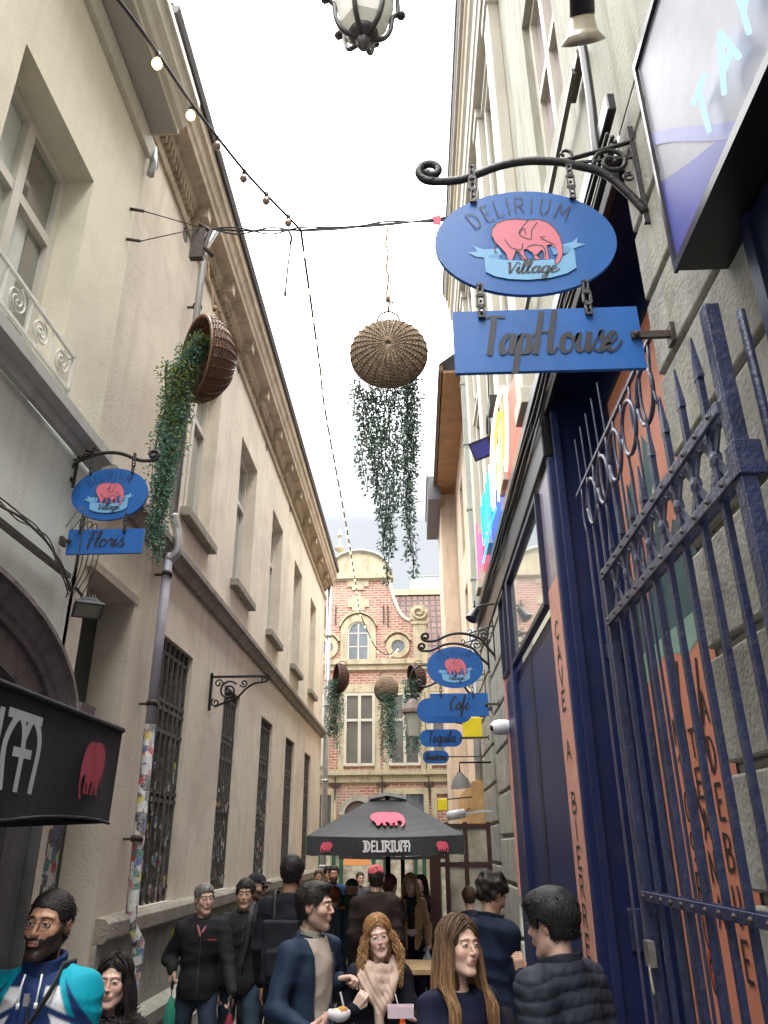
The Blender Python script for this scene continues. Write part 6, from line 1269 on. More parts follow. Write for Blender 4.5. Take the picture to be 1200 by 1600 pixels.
    for sd in (-1, 1):
        F.cone(sh[sd], A[sd]['el'], .040*s, .032*s, .02); F.cone(A[sd]['el'], A[sd]['wr'], .034*s, .023*s, .012)
        if A[sd]['show']: hand_prims(F, A[sd]['wr'], A[sd]['fd'], A[sd]['pn'], A[sd]['curl'], sd*-1 if fem is None else sd, s*(.9 if fem else 1))
        else: F.cone(A[sd]['wr'], lerp3(A[sd]['wr'], tuple(np.array(A[sd]['wr'])+np.array(A[sd]['fd'])*.1), 1), .025, .03, .01)
        F.cone(hip[sd], kn[sd], .078*s, .050*s, .03); F.cone(kn[sd], an[sd], .048*s, .034*s, .02); F.cone(an[sd], (an[sd][0], an[sd][1]-.12, .04), .035, .028, .02)
    def hfn(X, Y, Z):
        x, y, z = np.broadcast_arrays(X-hc[0], Y-hc[1], Z-hc[2]); M_ = Rm.T/hs
        return head_sdf(M_[0, 0]*x+M_[0, 1]*y+M_[0, 2]*z, M_[1, 0]*x+M_[1, 1]*y+M_[1, 2]*z, M_[2, 0]*x+M_[2, 1]*y+M_[2, 2]*z, fem, smile, nose=nose, jaw=jaw)*hs
    F.op(hfn, hc-.15, hc+.15, .018, m=.0)
    V, Fc = F.mesh(); hp = (V-hc)@Rm/hs; C = np.tile(np.array(skin), (len(V), 1)); mk = (np.abs(hp) < .15).all(1); C[mk] = head_color(hp[mk], skin, lip, brow, beard, eye, fem); C *= (1+.06*noise3(V.T, 25, 5))[:, None]
    b_ = npmesh('body', V, Fc, C, skinm, root)
    toW = lambda p: hc+Rm@(np.array(p)*hs)
    # ---- hair
    if hair: make_hair(root, hair, hc, Rm, hs, hf, s, w)
    # ---- clothes
    for g in (top or []): make_top(root, g, s, w, sh, A, hc, res, fat)
    if legs is not None:
        g = Field(axis(-.28, .28, (.009, .014, .02)[int(res)-1], []), axis(-.24, .24, (.009, .014, .02)[int(res)-1], []), axis(.02, 1.12*s, (.010, .016, .022)[int(res)-1], []))
        g.ell((0, .01, .95*s), (.165*s, .12*s, .13*s), .04)
        for sd in (-1, 1): g.cone(hip[sd], kn[sd], .095*s, .072*s, .03); g.cone(kn[sd], (an[sd][0], an[sd][1], .11), .070*s, .060*s, .02)
        q = g.pts((slice(None),)*3); g.D += (.006*noise3((q[0], q[1], q[2]), 22, 9, sc=(1, 1, 2.2))).astype(np.float32)
        V, Fc = g.mesh(); C = np.tile(np.array(legs), (len(V), 1))*(1+.12*noise3(V.T, 9, 4))[:, None]; npmesh('trousers', V, Fc, C, denim, root)
    for sd in (-1, 1):
        g = Field(axis(an[sd][0]-.08, an[sd][0]+.08, .012, []), axis(an[sd][1]-.22, an[sd][1]+.10, .012, []), axis(.0, .18, .012, []))
        g.cone((an[sd][0], an[sd][1]+.02, .05), (an[sd][0], an[sd][1]-.14, .045), .045, .04, .02); g.cone((an[sd][0], an[sd][1], .12), (an[sd][0], an[sd][1], .06), .045, .045, .02)
        V, Fc = g.mesh(); V[:, 2] = np.maximum(V[:, 2], .012); npmesh('shoe', V, Fc, np.tile(np.array(shoes), (len(V), 1)), nylon, root)
    if extra: extra(root, hc, Rm, hs, toW, A, s)
    return root
def hair_line(x, y, z, style):
    """>0 where hair grows (head space)"""
    A = np.abs(x); l = z-(.064-.10*np.maximum(0, .03-A)*0-(y+.088)*.82*(1 if y is not None else 1)); l = np.where(y < -.02, z-(.066-(y+.09)*.35-np.maximum(0, A-.045)*1.7), np.where(y < .022, z-(.012-(y)*.6), z+(.062+.0*y)))
    return l
def make_hair(root, h, hc, Rm, hs, hf, s, w):
    st = h.get('style', 'short'); col = np.array(h['col']); t = h.get('t', .012); hh = max(hf*1.15, .004); F = Field(*[axis(-.19, .19, hh, []) for _ in range(2)], axis(-.20, .22, hh, []))
    X, Y, Z = F.pts((slice(None),)*3); X, Y, Z = np.broadcast_arrays(X, Y, Z)
    def E(c, r): x, y, z = (X-c[0])/r[0], (Y-c[1])/r[1], (Z-c[2])/r[2]; k0 = np.sqrt(x*x+y*y+z*z); k1 = np.sqrt((x/r[0])**2+(y/r[1])**2+(z/r[2])**2); return k0*(k0-1)/np.maximum(k1, 1e-6)
    d = E((0, .014, .036), (.075+t, .094+t, .086+t)); d = smin(d, E((0, .04, -.03), (.058+t*.5, .052+t*.5, .06)), .02)
    if 'vol' in h: v = h['vol']; d = smin(d, E((0, v[0], v[1]), v[2:5]), .02)
    if st == 'bun': d = smin(d, E((.0, .115, .05), (.035, .03, .035)), .006)
    if st == 'cap': d = E((0, .006, .052), (.084, .102, .078)); d = smin(d, E((0, -.115, .048), (.062, .058, .009)), .012)
    ang = np.arctan2(X, Y-.02)
    if st in ('curly', 'mess'): d = d+(.010 if st == 'curly' else .007)*noise3((X, Y, Z), 95, 2)
    elif st != 'cap': d = d+.0022*np.sin(ang*70+6*np.sin(Z*40)+Z*60)*(Z < .11)+.002*noise3((X, Y, Z), 70, 4)
    if st == 'cap': cut = np.where(Y < -.085, Z-.036, Z-.040)
    else:
        cut = hair_line(X, Y, Z, st)+.004*noise3((X, Y, Z), 120, 6)
        if st in ('long', 'wavy'): cut = np.maximum(cut, np.where((np.abs(X) > .050) | (Y > .0), Z+.19, -1)); d = smin(d, E((0, .035, -.06), (.088, .075, .13)), .03); face = E((0, -.085, -.03), (.062, .075, .108)); d = np.maximum(d, -face)
        if h.get('fringe'): cut = np.maximum(cut, np.where(Y < -.02, Z-h['fringe'], -1))
    d = -smin(-d, cut, .006) if False else np.maximum(d, -cut)
    F.D = d.astype(np.float32)
    V, Fc = F.mesh(); n = 1+.25*noise3(V.T*np.array([[1], [1], [.25]]), 150, 8); C = col[None]*n[:, None]; V2 = (V*hs)@Rm.T+hc
    o = npmesh('cap' if st == 'cap' else 'hair', V2, Fc, C, clothm if st == 'cap' else hairm, root)
    if st in ('short', 'bun', 'curly', 'mess') and hf < .008:      # loose tufts over the mass
        r = random.Random(3); me = o.data; nv = len(me.vertices); m = MB(); cols = []; cnt = 2600 if hf < .004 else 1100; L0 = .028 if st != 'curly' else .03
        for i in range(cnt):
            v = me.vertices[r.randrange(nv)]; p = np.array(v.co); nn = np.array(v.normal); lp = (p-hc)@Rm/hs
            if (lp[1] < -.085 and lp[2] < .05) or (lp[1] < -.05 and lp[2] < .085 and h.get('back')): continue
            comb = np.array((lp[0]*3, .9 if h.get('back') else (lp[1]-.03)*9, -.8 if lp[2] < .08 else -.1)); comb = Rm@comb; comb = comb-nn*(comb@nn); comb /= np.linalg.norm(comb)+1e-6
            tv = np.cross(nn, comb); q = [p-nn*.003]; d_ = comb+nn*(.25+.3*r.random())+tv*r.gauss(0, .35); d_ /= np.linalg.norm(d_); l = L0*r.uniform(.5, 1.2)
            for e in range(1, 4):
                if st == 'curly': d_ = d_+tv*1.0*math.sin(e*2.2+i)-nn*.3
                else: d_ = d_-nn*.28
                d_ = d_/np.linalg.norm(d_); q.append(q[-1]+d_*l/3)
            kk_ = .62 if hf < .004 else .9; m.tube(q, [.0026*kk_, .0030*kk_, .0024*kk_, .0008*kk_], 4, cap=False); cols += [tuple(col*(.55+.9*r.random()))]*16
        if m.v: loc(m, 'hair_tufts', hairm, root, np.array(cols))
    if st in ('long', 'wavy'):
        r = random.Random(h.get('seed', 1)); m = MB(); cols = []; L0 = h.get('len', .35); N_ = int(h.get('n', 260)*2.1); wav = st == 'wavy'; tip = np.array(h.get('tip', col))
        for i in range(N_):
            side = 1 if r.random() < .5 else -1; az = r.uniform(h.get('az', .95), 3.14)*side; u = .003+.018*r.random(); pts = []; pa = r.uniform(0, 6.28)
            ft = min(1., (abs(az)-h.get('az', .95))/(3.14-h.get('az', .95))); ft = min(1, max(0, ft+r.gauss(0, .08)))
            e0_ = R(-52+150*ft**.8); d0 = np.array((side*.05+r.gauss(0, .02), math.sin(e0_)*1.0, math.cos(e0_))); d0 /= np.linalg.norm(d0)
            el1 = R(-6); d1 = np.array((math.sin(az)*math.cos(el1), -math.cos(az)*math.cos(el1), math.sin(el1))); om = math.acos(max(-1, min(1, float(d0@d1))))
            for q in range(7):
                f = q/6; dd = (d0*math.sin((1-f)*om)+d1*math.sin(f*om))/max(math.sin(om), 1e-3); dd /= np.linalg.norm(dd); pts.append(np.array((dd[0]*(.077+u), .014+dd[1]*(.096+u), .035+dd[2]*(.088+u))))
            ys = -.055-.065*r.random(); ys2 = .05+.04*r.random()
            ln = L0*(.72+.4*r.random()); b = pts[-1]; out_ = np.array((math.sin(az), -math.cos(az)*.8, 0)); nq = 9 if not wav else 14
            for q in range(1, nq+1):
                f = q/nq; bul = math.sin(min(1, f*1.3)*math.pi*.5)*(.022 if not wav else .05)*(.4+r.random()*.4 if q == 1 else 1); ww = (.004 if not wav else .016)*math.sin(pa+f*(5 if not wav else 17)); wy = (.004 if not wav else .014)*math.cos(pa*1.7+f*(4 if not wav else 15))
                p = b+out_*(.030 if not wav else .062)*math.sin(f*1.9)+np.array((ww, wy, -ln*f)); 
                if p[2] < -.15 and abs(p[0]) < .14: g_ = min(1, (-.15-p[2])/.08); p[1] = p[1]*(1-g_)+(min(p[1], ys) if az*side < 1.75 else max(p[1], ys2))*g_; p[0] += side*.03*g_*r.random()*0
                pts.append(p)
            if h.get('drift'): pts = [p+np.array(h['drift'])*max(0, -(p[2]+.05)) for p in pts]
            k0 = len(m.v); rr_ = (.0023 if not wav else .0028)*(.6+.7*r.random()); np_ = len(pts)
            m.tube([hc+Rm@(np.array((p[0], p[1], max(p[2], -9)))*hs) if p[2] > -.1 else hc+(Rm@(np.array((p[0], p[1], -.1))*hs)+np.array((0, 0, (p[2]+.1)*hs))) for p in pts], [rr_*(.6+.6*math.sin(math.pi*min(1, .15+.85*e/np_))) for e in range(np_)], 4)
            br = .6+.75*r.random()
            for e in range(np_):
                f = max(0, (e-5)/max(1, np_-6)); cols += [tuple((col*(1-f)+tip*f)*br)]*4
        o2 = m.build('hair_strands', hairm, None, cols=np.array(cols)); 
        o2.data.transform(Matrix.Translation(o2.location)); o2.location = (0, 0, 0); o2.parent = root
def make_top(root, g, s, w, sh, A, hc, res, fat=1.):
    """garment: dict(kind, col or colf, t thickness, hem, open, collar, puff, mat, name)"""
    t = g.get('t', .03)*.78; hh = (.0065, .010, .014)[int(res)-1]; hem = g.get('hem', .82)*s; k = fat; slv = g.get('sleeves', True)
    mx = .31 if not slv else max(.30, max(abs(A[i][j][0])+.09 for i in (-1, 1) for j in ('el', 'wr'))); my = min(-.24, min(A[i]['wr'][1]-.08 for i in (-1, 1))) if slv else -.24
    F = Field(axis(-mx, mx, hh, []), axis(my, .26, hh, []), axis(min(hem-.03, (min(A[i]['wr'][2] for i in (-1, 1))-.06) if slv else 9), 1.60*s, hh, []))
    tw = (.142 if w > .16 else .122)
    F.ell((0, .0, .93*s), ((tw*k+t)*s, (.105*k+t)*s, .20*s), .04); F.ell((0, .0, 1.12*s), ((.122*k+t)*s, (.09*k+t)*s, .20*s), .05); F.ell((0, .005, 1.29*s), ((tw+t)*s, (.10*k+t)*s, .20*s), .05)
    for sd in (-1, 1): F.cone((0, .02, 1.43*s), (sd*w*.86*s, .012, 1.385*s), (.062+t*.5)*s, (.047+t*.75)*s, .05)
    F.cone((0, .015, 1.40*s), (0, .015, 1.47*s), .085*s, (.058+t*.4)*s, .04)
    if slv:
        for sd in (-1, 1):
            F.cone(sh[sd], A[sd]['el'], (.050+t*.8)*s, (.041+t*.75)*s, .035); e = lerp3(A[sd]['el'], A[sd]['wr'], .97); F.cone(A[sd]['el'], e, (.043+t*.75)*s, (.028+t*.55)*s, .02)
    q = F.pts((slice(None),)*3); P = (q[0], q[1], q[2])
    if g.get('puff'):
        pz = .054*s; F.D += (-.012*np.abs(np.sin(np.pi*(q[2]+.12*np.abs(q[0])*1.0+.004*noise3(P, 30, 8))/pz))**.38+.008).astype(np.float32); F.D += (.0022*noise3(P, 120, 12)).astype(np.float32)
    fo_ = g.get('fold', .007)*1.45; n1_ = noise3(P, 19, g.get('seed', 1), sc=(1.1, 1.1, .7)); n2_ = noise3(P, 26, g.get('seed', 1)+9, sc=(.7, .7, 1.5)); n3_ = noise3(P, 48, g.get('seed', 1)+5, sc=(1, 1, .6))
    F.D += (fo_*.7*n1_+fo_*1.1*(np.abs(n2_)-.4)+.0036*n3_).astype(np.float32)
    # hem, neck opening
    if slv: tor = (np.abs(q[0]) < (tw+t+.03)*s); cutz = np.where(tor & (q[1] > -.17), hem-q[2], -1.)
    else: cutz = hem-q[2]+0*q[0]
    F.D = np.maximum(F.D, (cutz+0*q[1]).astype(np.float32))
    nz_ = g.get('neckz', 1.475)*s
    F.D = np.maximum(F.D, -np.maximum((nz_+.25*q[1])-q[2], np.sqrt(q[0]**2+q[1]**2)-.105*s)).astype(np.float32)
    if g.get('open'):
        a, zt = g['open']; F.op(lambda X, Y, Z: np.maximum(np.abs(X-g.get('ox', 0))-a*(.75+.35*(Z/s-.8)), Y+.02)+0*Z, (-.3, -.3, 0), (.3, 0, 2), .012, 'sub')
    V, Fc = F.mesh(); C = g['colf'](V/s) if 'colf' in g else np.tile(np.array(g['col']), (len(V), 1)); C = C*(1+.10*noise3(V.T, 14, 3)[:, None])
    o = npmesh(g.get('name', 'jacket'), V, Fc, np.clip(C, 0, 1), g.get('mat', clothm), root)
    if g.get('zip'):
        m = MB()
        for x0 in g['zip']:
            pts = []; z = hem+.02
            while z < 1.40*s:
                k_ = (np.abs(V[:, 0]-x0*(.75+.35*(z/s-.8)) if g.get('open') else V[:, 0]-x0) < .014) & (np.abs(V[:, 2]-z) < .014)
                if k_.any(): pts.append((x0*(.75+.35*(z/s-.8)) if g.get('open') else x0, V[k_, 1].min()-.001, z))
                z += .035
            if len(pts) > 3: m.tube(spline(pts, 2), .0042, 5)
        if m.v: loc(m, 'zip', mat('dull_zip_metal', (.09, .09, .10), .4, .3, 60, metal=.6), root)
    c = g.get('collar')
    if c:     # (height, radius, thickness, colour, front gap)
        hgt, rad, th, cl, gap = c; rad = rad*.95; z0 = 1.435*s; h2 = .005 if res < 2 else .009; F = Field(axis(-.15, .15, h2, []), axis(-.16, .16, h2, []), axis(z0-.03, z0+hgt+.04, h2, [])); X, Y, Z = F.pts((slice(None),)*3)
        rr_ = np.sqrt(X*X+((Y-.012)/.95)**2)-(rad+.10*(np.minimum(0, Z-z0-.03)*-1)+.06*np.maximum(0, Z-z0-hgt*.5)*g.get('flare', 1)); zc = z0+hgt/2+.22*(Y-.01); d = np.maximum(np.abs(rr_)-th, np.abs(Z-zc)-hgt/2)+.0025*noise3((X, Y, Z), 60, 3)
        if gap: d = np.maximum(d, -np.maximum(np.abs(X)-gap*(.6+6*(Z-z0)), Y+.02))
        F.D = (d+0*X).astype(np.float32); V, Fc = F.mesh(); npmesh('collar', V, Fc, np.tile(np.array(cl), (len(V), 1))*(1+.1*noise3(V.T, 30, 2))[:, None], g.get('mat', clothm), o)
    return o
# ================================================================== the crowd
def glasses(root, hc, Rm, hs, toW, A, s, dark_=False):
    m = MB(); T = lambda p: tuple(toW(p))
    for sd in (-1, 1):
        m.tube([T((sd*.0315+.021*math.cos(2*math.pi*k/20), -.104+.012*abs(.3*math.cos(2*math.pi*k/20)), .004+.0185*math.sin(2*math.pi*k/20))) for k in range(21)], .0015 if not dark_ else .0022, 5)
        m.tube([T((sd*.052, -.098, .009)), T((sd*.074, -.05, .011)), T((sd*.079, .008, .010))], .0014 if not dark_ else .0025, 5)
    m.tube([T((-.011, -.106, .008)), T((0, -.110, .012)), T((.011, -.106, .008))], .0013, 5); o = loc(m, 'glasses' if not dark_ else 'sunglasses', mat('thin_metal_frame', (.12, .08, .06), .3, .1, 9, metal=.7) if not dark_ else blackp, root)
    if dark_:
        m = MB()
        for sd in (-1, 1): m.quad(*[T((sd*.0315+.021*math.cos(a), -.1035, .004+.0185*math.sin(a))) for a in [2*math.pi*k/14 for k in range(14)]])
        loc(m, 'dark_lens', mat('sunglass_lens', (.01, .01, .012), .1), root).parent = o
    return o
def strap(pts, w, name='strap', mt=None):
    def f(root, *a):
        m = MB(); P = spline(pts, 6)
        for p, q in zip(P, P[1:]): m.bar(p, q, .004, w, up=(0, 0, 1)) if abs(q[2]-p[2]) < .6*abs(q[0]-p[0]) else m.bar(p, q, w, .004, up=(0, 1, 0))
        loc(m, name, mt or mat('black_webbing', (.012, .012, .014), .7), root)
    return f
SK = dict(tan=(.48, .27, .18), light=(.66, .43, .34), pale=(.74, .53, .46), olive=(.55, .35, .25), brown=(.26, .14, .09))
blk = (.014, .014, .017); nav = (.012, .022, .05)
def track(P):
    x, y, z = P.T; u = np.abs(x); nv = np.array((.010, .030, .12)); tl = np.array((.0, .32, .43)); wt = np.array((.66, .66, .70)); C = np.tile(nv, (len(P), 1))
    def mixin(v, col):
        nonlocal C
        m = np.clip(v/.007+.5, 0, 1)[:, None]; C = C*(1-m)+np.array(col)*m
    fr = np.minimum(np.minimum(u-.045, .30-u), .03-y); wv = u-.115+(z-1.30)*.42
    mixin(np.minimum(np.minimum(fr, .030-np.abs(wv)), 1.42-z), wt); mixin(np.minimum(fr, .011-np.abs(wv-.040)), tl)
    mixin(u+(z-1.22)*.75-.275, tl); mixin(np.minimum(u-.19, 1.16-z), nv); mixin(np.minimum(fr, .012-np.abs(z-1.21-.6*(u-.12))), tl); mixin(np.minimum(np.minimum(.012-np.abs(z-1.33+.5*(u-.1)), fr), 1), nv)
    return C
def p1x(root, hc, Rm, hs, toW, A, s):
    glasses(root, hc, Rm, hs, toW, A, s)
    m = MB()
    for x in (-.028, .035): m.tube([(x, -.128, 1.50), (x*1.1, -.15, 1.46), (x*1.05, -.158, 1.405)], .004, 6); m.tube([(x*1.05, -.158, 1.41), (x*1.05, -.16, 1.39)], .007, 8)
    loc(m, 'drawstring', mat('white_cord', (.75, .75, .75), .6), root)
    m = MB(); m.box(-.010, .010, -.163, -.152, 1.40, 1.44); loc(m, 'zip_pull', mat('grey_zip', (.2, .2, .2), .4), root)
    m = MB(); m.tube([(.05+.07*math.cos(0), .03, 1.52)]+spline([(.085, -.03, 1.515), (.075, -.13, 1.44), (.0, -.175, 1.30), (-.13, -.17, 1.10), (-.2, -.1, .98)], 6), .017, 6, flat=.3); loc(m, 'shoulder_strap', mat('black_webbing', (.012, .012, .014), .7), root)
human('bearded man in round glasses and a teal, white and navy track jacket at bottom left', (-1.53, 3.52), R(8), 1.79, skin=SK['tan'], head=(R(-10), R(-2), R(3)), beard=(.012, .009, .008, .94), brow=(.015, .01, .008), eye=(.02, .012, .01),
      hair=dict(style='bun', col=(.014, .011, .011), t=.006, back=True), top=[dict(kind='jacket', col=nav, colf=track, t=.036, zip=[.0], mat=nylon, seed=3, fold=.008, collar=(.085, .078, .010, (.010, .028, .10), 0), name='track_jacket')], legs=(.02, .02, .03), extra=p1x, lip=(.34, .15, .12))
def furcol(root, *a):
    m = MB(); r = random.Random(1)
    for i in range(420): a = r.uniform(0, 6.28); p = np.array((.11*math.cos(a), .10*math.sin(a), 1.24+r.gauss(0, .015))); q = p+np.array((.022*math.cos(a)+r.gauss(0, .01), .022*math.sin(a)+r.gauss(0, .01), r.gauss(0, .012))); m.tube([p, q], [.003, .001], 4)
    loc(m, 'fur_collar', mat('brown_fur', (.05, .035, .03), .8, .4, 30), root)
human('woman with dark hair and a furry collar, half hidden behind the bearded man', (-1.4, 4.0), R(18), 1.5, True, head=(R(-15), R(0), 0), skin=SK['light'], hair=dict(style='long', col=(.018, .012, .012), t=.008, len=.22, n=160, seed=4), top=[dict(col=blk, t=.03, seed=5)], legs=(.03, .03, .04), extra=furcol, eye=(.03, .02, .015))
# older man with scarf, umbrellas
def p3x(root, *a):
    m = MB(); m.tube([(.068*math.cos(2*math.pi*k/16), .01+.066*math.sin(2*math.pi*k/16), (1.425+.02*math.sin(2*math.pi*k/16))*.951) for k in range(17)], .017, 8); m.tube(spline([(-.05, -.05, 1.36), (-.03, -.10, 1.33), (-.005, -.135, 1.26)], 5), .014, 8, flat=.7); m.tube(spline([(.05, -.05, 1.36), (.03, -.10, 1.33), (.01, -.13, 1.29)], 5), .014, 8, flat=.7); loc(m, 'neck_scarf', mat('checked_scarf', (.30, .10, .12), .8, .7, 45), root)
    m = MB(); m.box(.06, .13, -.168, -.160, 1.24, 1.247); loc(m, 'chest_mark', mat('red_thread', (.35, .03, .06), .7), root)
P3 = human('older grey haired man in a black jacket carrying two folded umbrellas', (-1.86, 7.35), R(12), 1.665, skin=SK['light'], head=(R(22), R(4), R(-3)), hair=dict(style='short', col=(.16, .15, .14), t=.009), brow=(.12, .1, .09), res=2, fat=1.05,
      arms=dict(R=dict(w=1.27, el=(-1.74, 5.78, 1.19), wr=(-1.60, 5.63, 1.23), fd=(.15, -.1, -1), pn=(.3, 1, 0), curl=.8), L=dict(w=1.27, el=(-1.24, 5.75, 1.17), wr=(-1.20, 5.62, 1.10), fd=(0, -.05, -1), pn=(-1, .3, 0), curl=.8)),
      top=[dict(col=blk, t=.042, seed=7, zip=[.0], hem=.84, collar=(.05, .068, .008, blk, .03)),], legs=(.035, .05, .075), stance=.12, extra=p3x)
human('dark haired man in a black zipped jacket beside the grey haired man', (-1.585, 7.75), R(10), 1.68, skin=SK['olive'], head=(R(-6), R(3), 0), hair=dict(style='short', col=(.015, .012, .011), t=.013), res=2,
      arms=dict(L=dict(w=1.25, el=(-1.0, 6.2, 1.18), wr=(-1.06, 6.02, 1.16), fd=(.05, -.3, -1), pn=(-1, 0, 0), curl=.6)),
      top=[dict(col=(.018, .019, .022), t=.04, seed=8, zip=[.0], hem=.80, collar=(.055, .066, .008, (.02, .02, .022), .012))], legs=(.04, .07, .10), stance=.12, extra=strap([(.07, -.05, 1.50), (.06, -.155, 1.38), (.04, -.175, 1.2), (.0, -.175, 1.0)], .035))
def capx(col):
    def f(root, hc, Rm, hs, toW, A, s): glasses(root, hc, Rm, hs, toW, A, s, True)
    return f
human('bearded man in a dark cap and sunglasses holding a snack by the beige wall', (-1.68, 8.7), R(60), 1.7, skin=SK['olive'], head=(R(10), R(5), 0), beard=(.02, .015, .012, .8), hair=dict(style='cap', col=(.02, .02, .024)), res=2,
      arms=dict(R=dict(w=1.23, el=(-1.3, 6.85, 1.25), wr=(-1.14, 6.72, 1.50), fd=(.6, -.1, .8), pn=(0, 1, 0), curl=.6), L=dict(w=1.23, el=(-1.2, 7.1, 1.22), wr=(-1.10, 6.85, 1.50), fd=(.5, -.1, .8), pn=(0, -1, 0), curl=.6)),
      top=[dict(col=(.03, .035, .045), t=.035, seed=9)], legs=(.03, .03, .035), extra=capx(0))
def backpack(col, strapc=None, k=1., z0=1.12):
    def f(root, hc, Rm, hs, toW, A, s):
        F = Field(axis(-.24, .24, .012, []), axis(.05, .42, .012, []), axis(z0-.25, z0+.35, .012, [])); F.op(lambda X, Y, Z: np.maximum(np.maximum(np.abs(X)-.13*k, np.abs(Y-.17)-.06*k), np.abs(Z-z0)-.2*k)-.025+0*X, (-.2, .05, z0-.25), (.2, .3, z0+.25), .0); F.op(lambda X, Y, Z: np.maximum(np.maximum(np.abs(X)-.09*k, np.abs(Y-.25)-.02*k), np.abs(Z-z0+.08)-.08*k)-.015+0*X, (-.2, .05, z0-.25), (.2, .35, z0+.25), .01)
        q = F.pts((slice(None),)*3); F.D += (.004*noise3((q[0], q[1], q[2]), 35, 2)).astype(np.float32); V, Fc = F.mesh(); npmesh('backpack', V, Fc, np.tile(np.array(col), (len(V), 1)), nylon, root)
        m = MB()
        for sd in (-1, 1): m.tube(spline([(sd*.09, .14, z0+.18), (sd*.11, .07, 1.50*s), (sd*.12, -.06, 1.46*s), (sd*.13, -.15, 1.3*s)], 5), .018, 6, flat=.5)
        loc(m, 'backpack_strap', mat('strap_%d' % int(1000*(strapc or (0.012, 0, 0))[0]), strapc or (.012, .012, .015), .6), root)
    return f
human('tall dark haired man in black seen from behind, standing under the barred windows', (-1.06, 7.03), R(172), 1.88, skin=SK['tan'], head=(R(12), R(4), 0), hair=dict(style='short', col=(.012, .010, .010), t=.014), res=2, top=[dict(col=(.012, .013, .018), t=.05, seed=11, hem=.78, collar=(.05, .07, .009, (.012, .012, .016), 0))], legs=(.02, .02, .025), extra=backpack((.014, .015, .02), None, .95, 1.2))
# man in turtleneck
P7 = human('man in a navy jacket and beige turtleneck in profile, holding a paper tray', (-0.63, 5.08), R(52), 1.75, skin=(.68, .45, .36), head=(R(30), R(1), 0), beard=(.10, .055, .035, .5), nose=1.0, brow=(.04, .025, .018), hair=dict(style='short', col=(.016, .012, .011), t=.010, back=True, vol=(-.025, .10, .055, .065, .030)),
      arms=dict(R=dict(w=1.3026, el=(-.69, 3.72, 1.21), wr=(-.47, 3.63, 1.275), fd=(1, -.05, .18), pn=(-.15, .15, 1), curl=.45), L=dict(w=1.3026, el=(-.34, 4.08, 1.22), wr=(-.36, 3.93, 1.41), fd=(.9, -.3, .15), pn=(.1, -.3, -1), curl=.9)),
      top=[dict(col=(.42, .36, .31), t=.014, seed=12, sleeves=False, hem=.86, collar=(.075, .058, .009, (.38, .34, .28), 0), name='sweater', fold=.004), dict(col=(.013, .026, .055), t=.036, seed=13, zip=[-.088, .088], hem=.84, open=(.085, 1), collar=(.05, .078, .008, (.013, .026, .055), .05), mat=nylon)], legs=(.03, .03, .04), stance=.1)
def scarfx(root, hc, Rm, hs, toW, A, s):
    F = Field(axis(-.17, .17, .0055, []), axis(-.24, .16, .0055, []), axis(1.05*s, 1.56*s, .0055, [])); k = .012
    n = 20; R3 = [(.088*math.cos(2*math.pi*i/n), .0+.080*math.sin(2*math.pi*i/n), (1.47+.035*math.sin(2*math.pi*i/n))*s) for i in range(n+1)]
    for a, b in zip(R3, R3[1:]): F.cone(a, b, .026, .026, k)
    for q in ([(-.09, -.03, 1.46), (-.085, -.11, 1.38), (-.045, -.145, 1.31), (.01, -.16, 1.26), (.035, -.158, 1.25)], [(.09, -.03, 1.46), (.085, -.11, 1.38), (.065, -.14, 1.31), (.04, -.155, 1.26)], [(-.06, -.06, 1.47), (-.04, -.12, 1.39), (.0, -.15, 1.30)], [(.0, -.162, 1.27), (.005, -.165, 1.18), (.015, -.165, 1.10), (.01, -.165, 1.06)]):
        P = spline([(x, y, z*s) for x, y, z in q], 4)
        for a, b in zip(P, P[1:]): F.cone(a, b, .027, .027, k)
    for a, b in (((-.05, -.085, 1.44), (.05, -.085, 1.44)), ((-.05, -.10, 1.39), (.05, -.10, 1.39)), ((-.03, -.12, 1.34), (.04, -.12, 1.33))): F.cone(tuple(np.array(a)*(1, 1, s)), tuple(np.array(b)*(1, 1, s)), .034, .034, k)
    q = F.pts((slice(None),)*3); F.D += (.0075*np.abs(np.sin(q[0]*75+q[2]*26+3*np.sin(q[2]*16+q[0]*9)))-.003+.002*noise3((q[0], q[1], q[2]), 80, 3)).astype(np.float32); V, Fc = F.mesh(); npmesh('scarf', V, Fc, np.tile(np.array((.50, .37, .30)), (len(V), 1))*(1+.16*noise3(V.T, 60, 1))[:, None], clothm, root)
P8 = human('woman with curly strawberry blonde hair and a cream scarf, facing the camera', (-0.245, 5.2), R(2), 1.57, True, skin=SK['pale'], head=(R(6), R(3), R(-9)), brow=(.22, .12, .07), eye=(.05, .05, .04), smile=.5, hair=dict(style='wavy', col=(.30, .155, .065), tip=(.42, .26, .12), t=.014, len=.30, n=420, seed=7, vol=(.02, .09, .075, .08, .05)),
      arms=dict(R=dict(w=1.284, el=(-.42, 4.05, 1.22), wr=(-.285, 3.88, 1.31), fd=(.55, -.1, .75), pn=(.2, .9, .2), curl=.95), L=dict(w=1.284, el=(.0, 4.02, 1.16), wr=(-.02, 3.86, 1.27), fd=(-.75, -.5, .25), pn=(0, -.1, 1), curl=.4)),
      top=[dict(col=(.010, .010, .018), t=.03, seed=14, hem=.74, name='coat')], legs=(.03, .06, .08), extra=scarfx, lip=(.50, .22, .20))
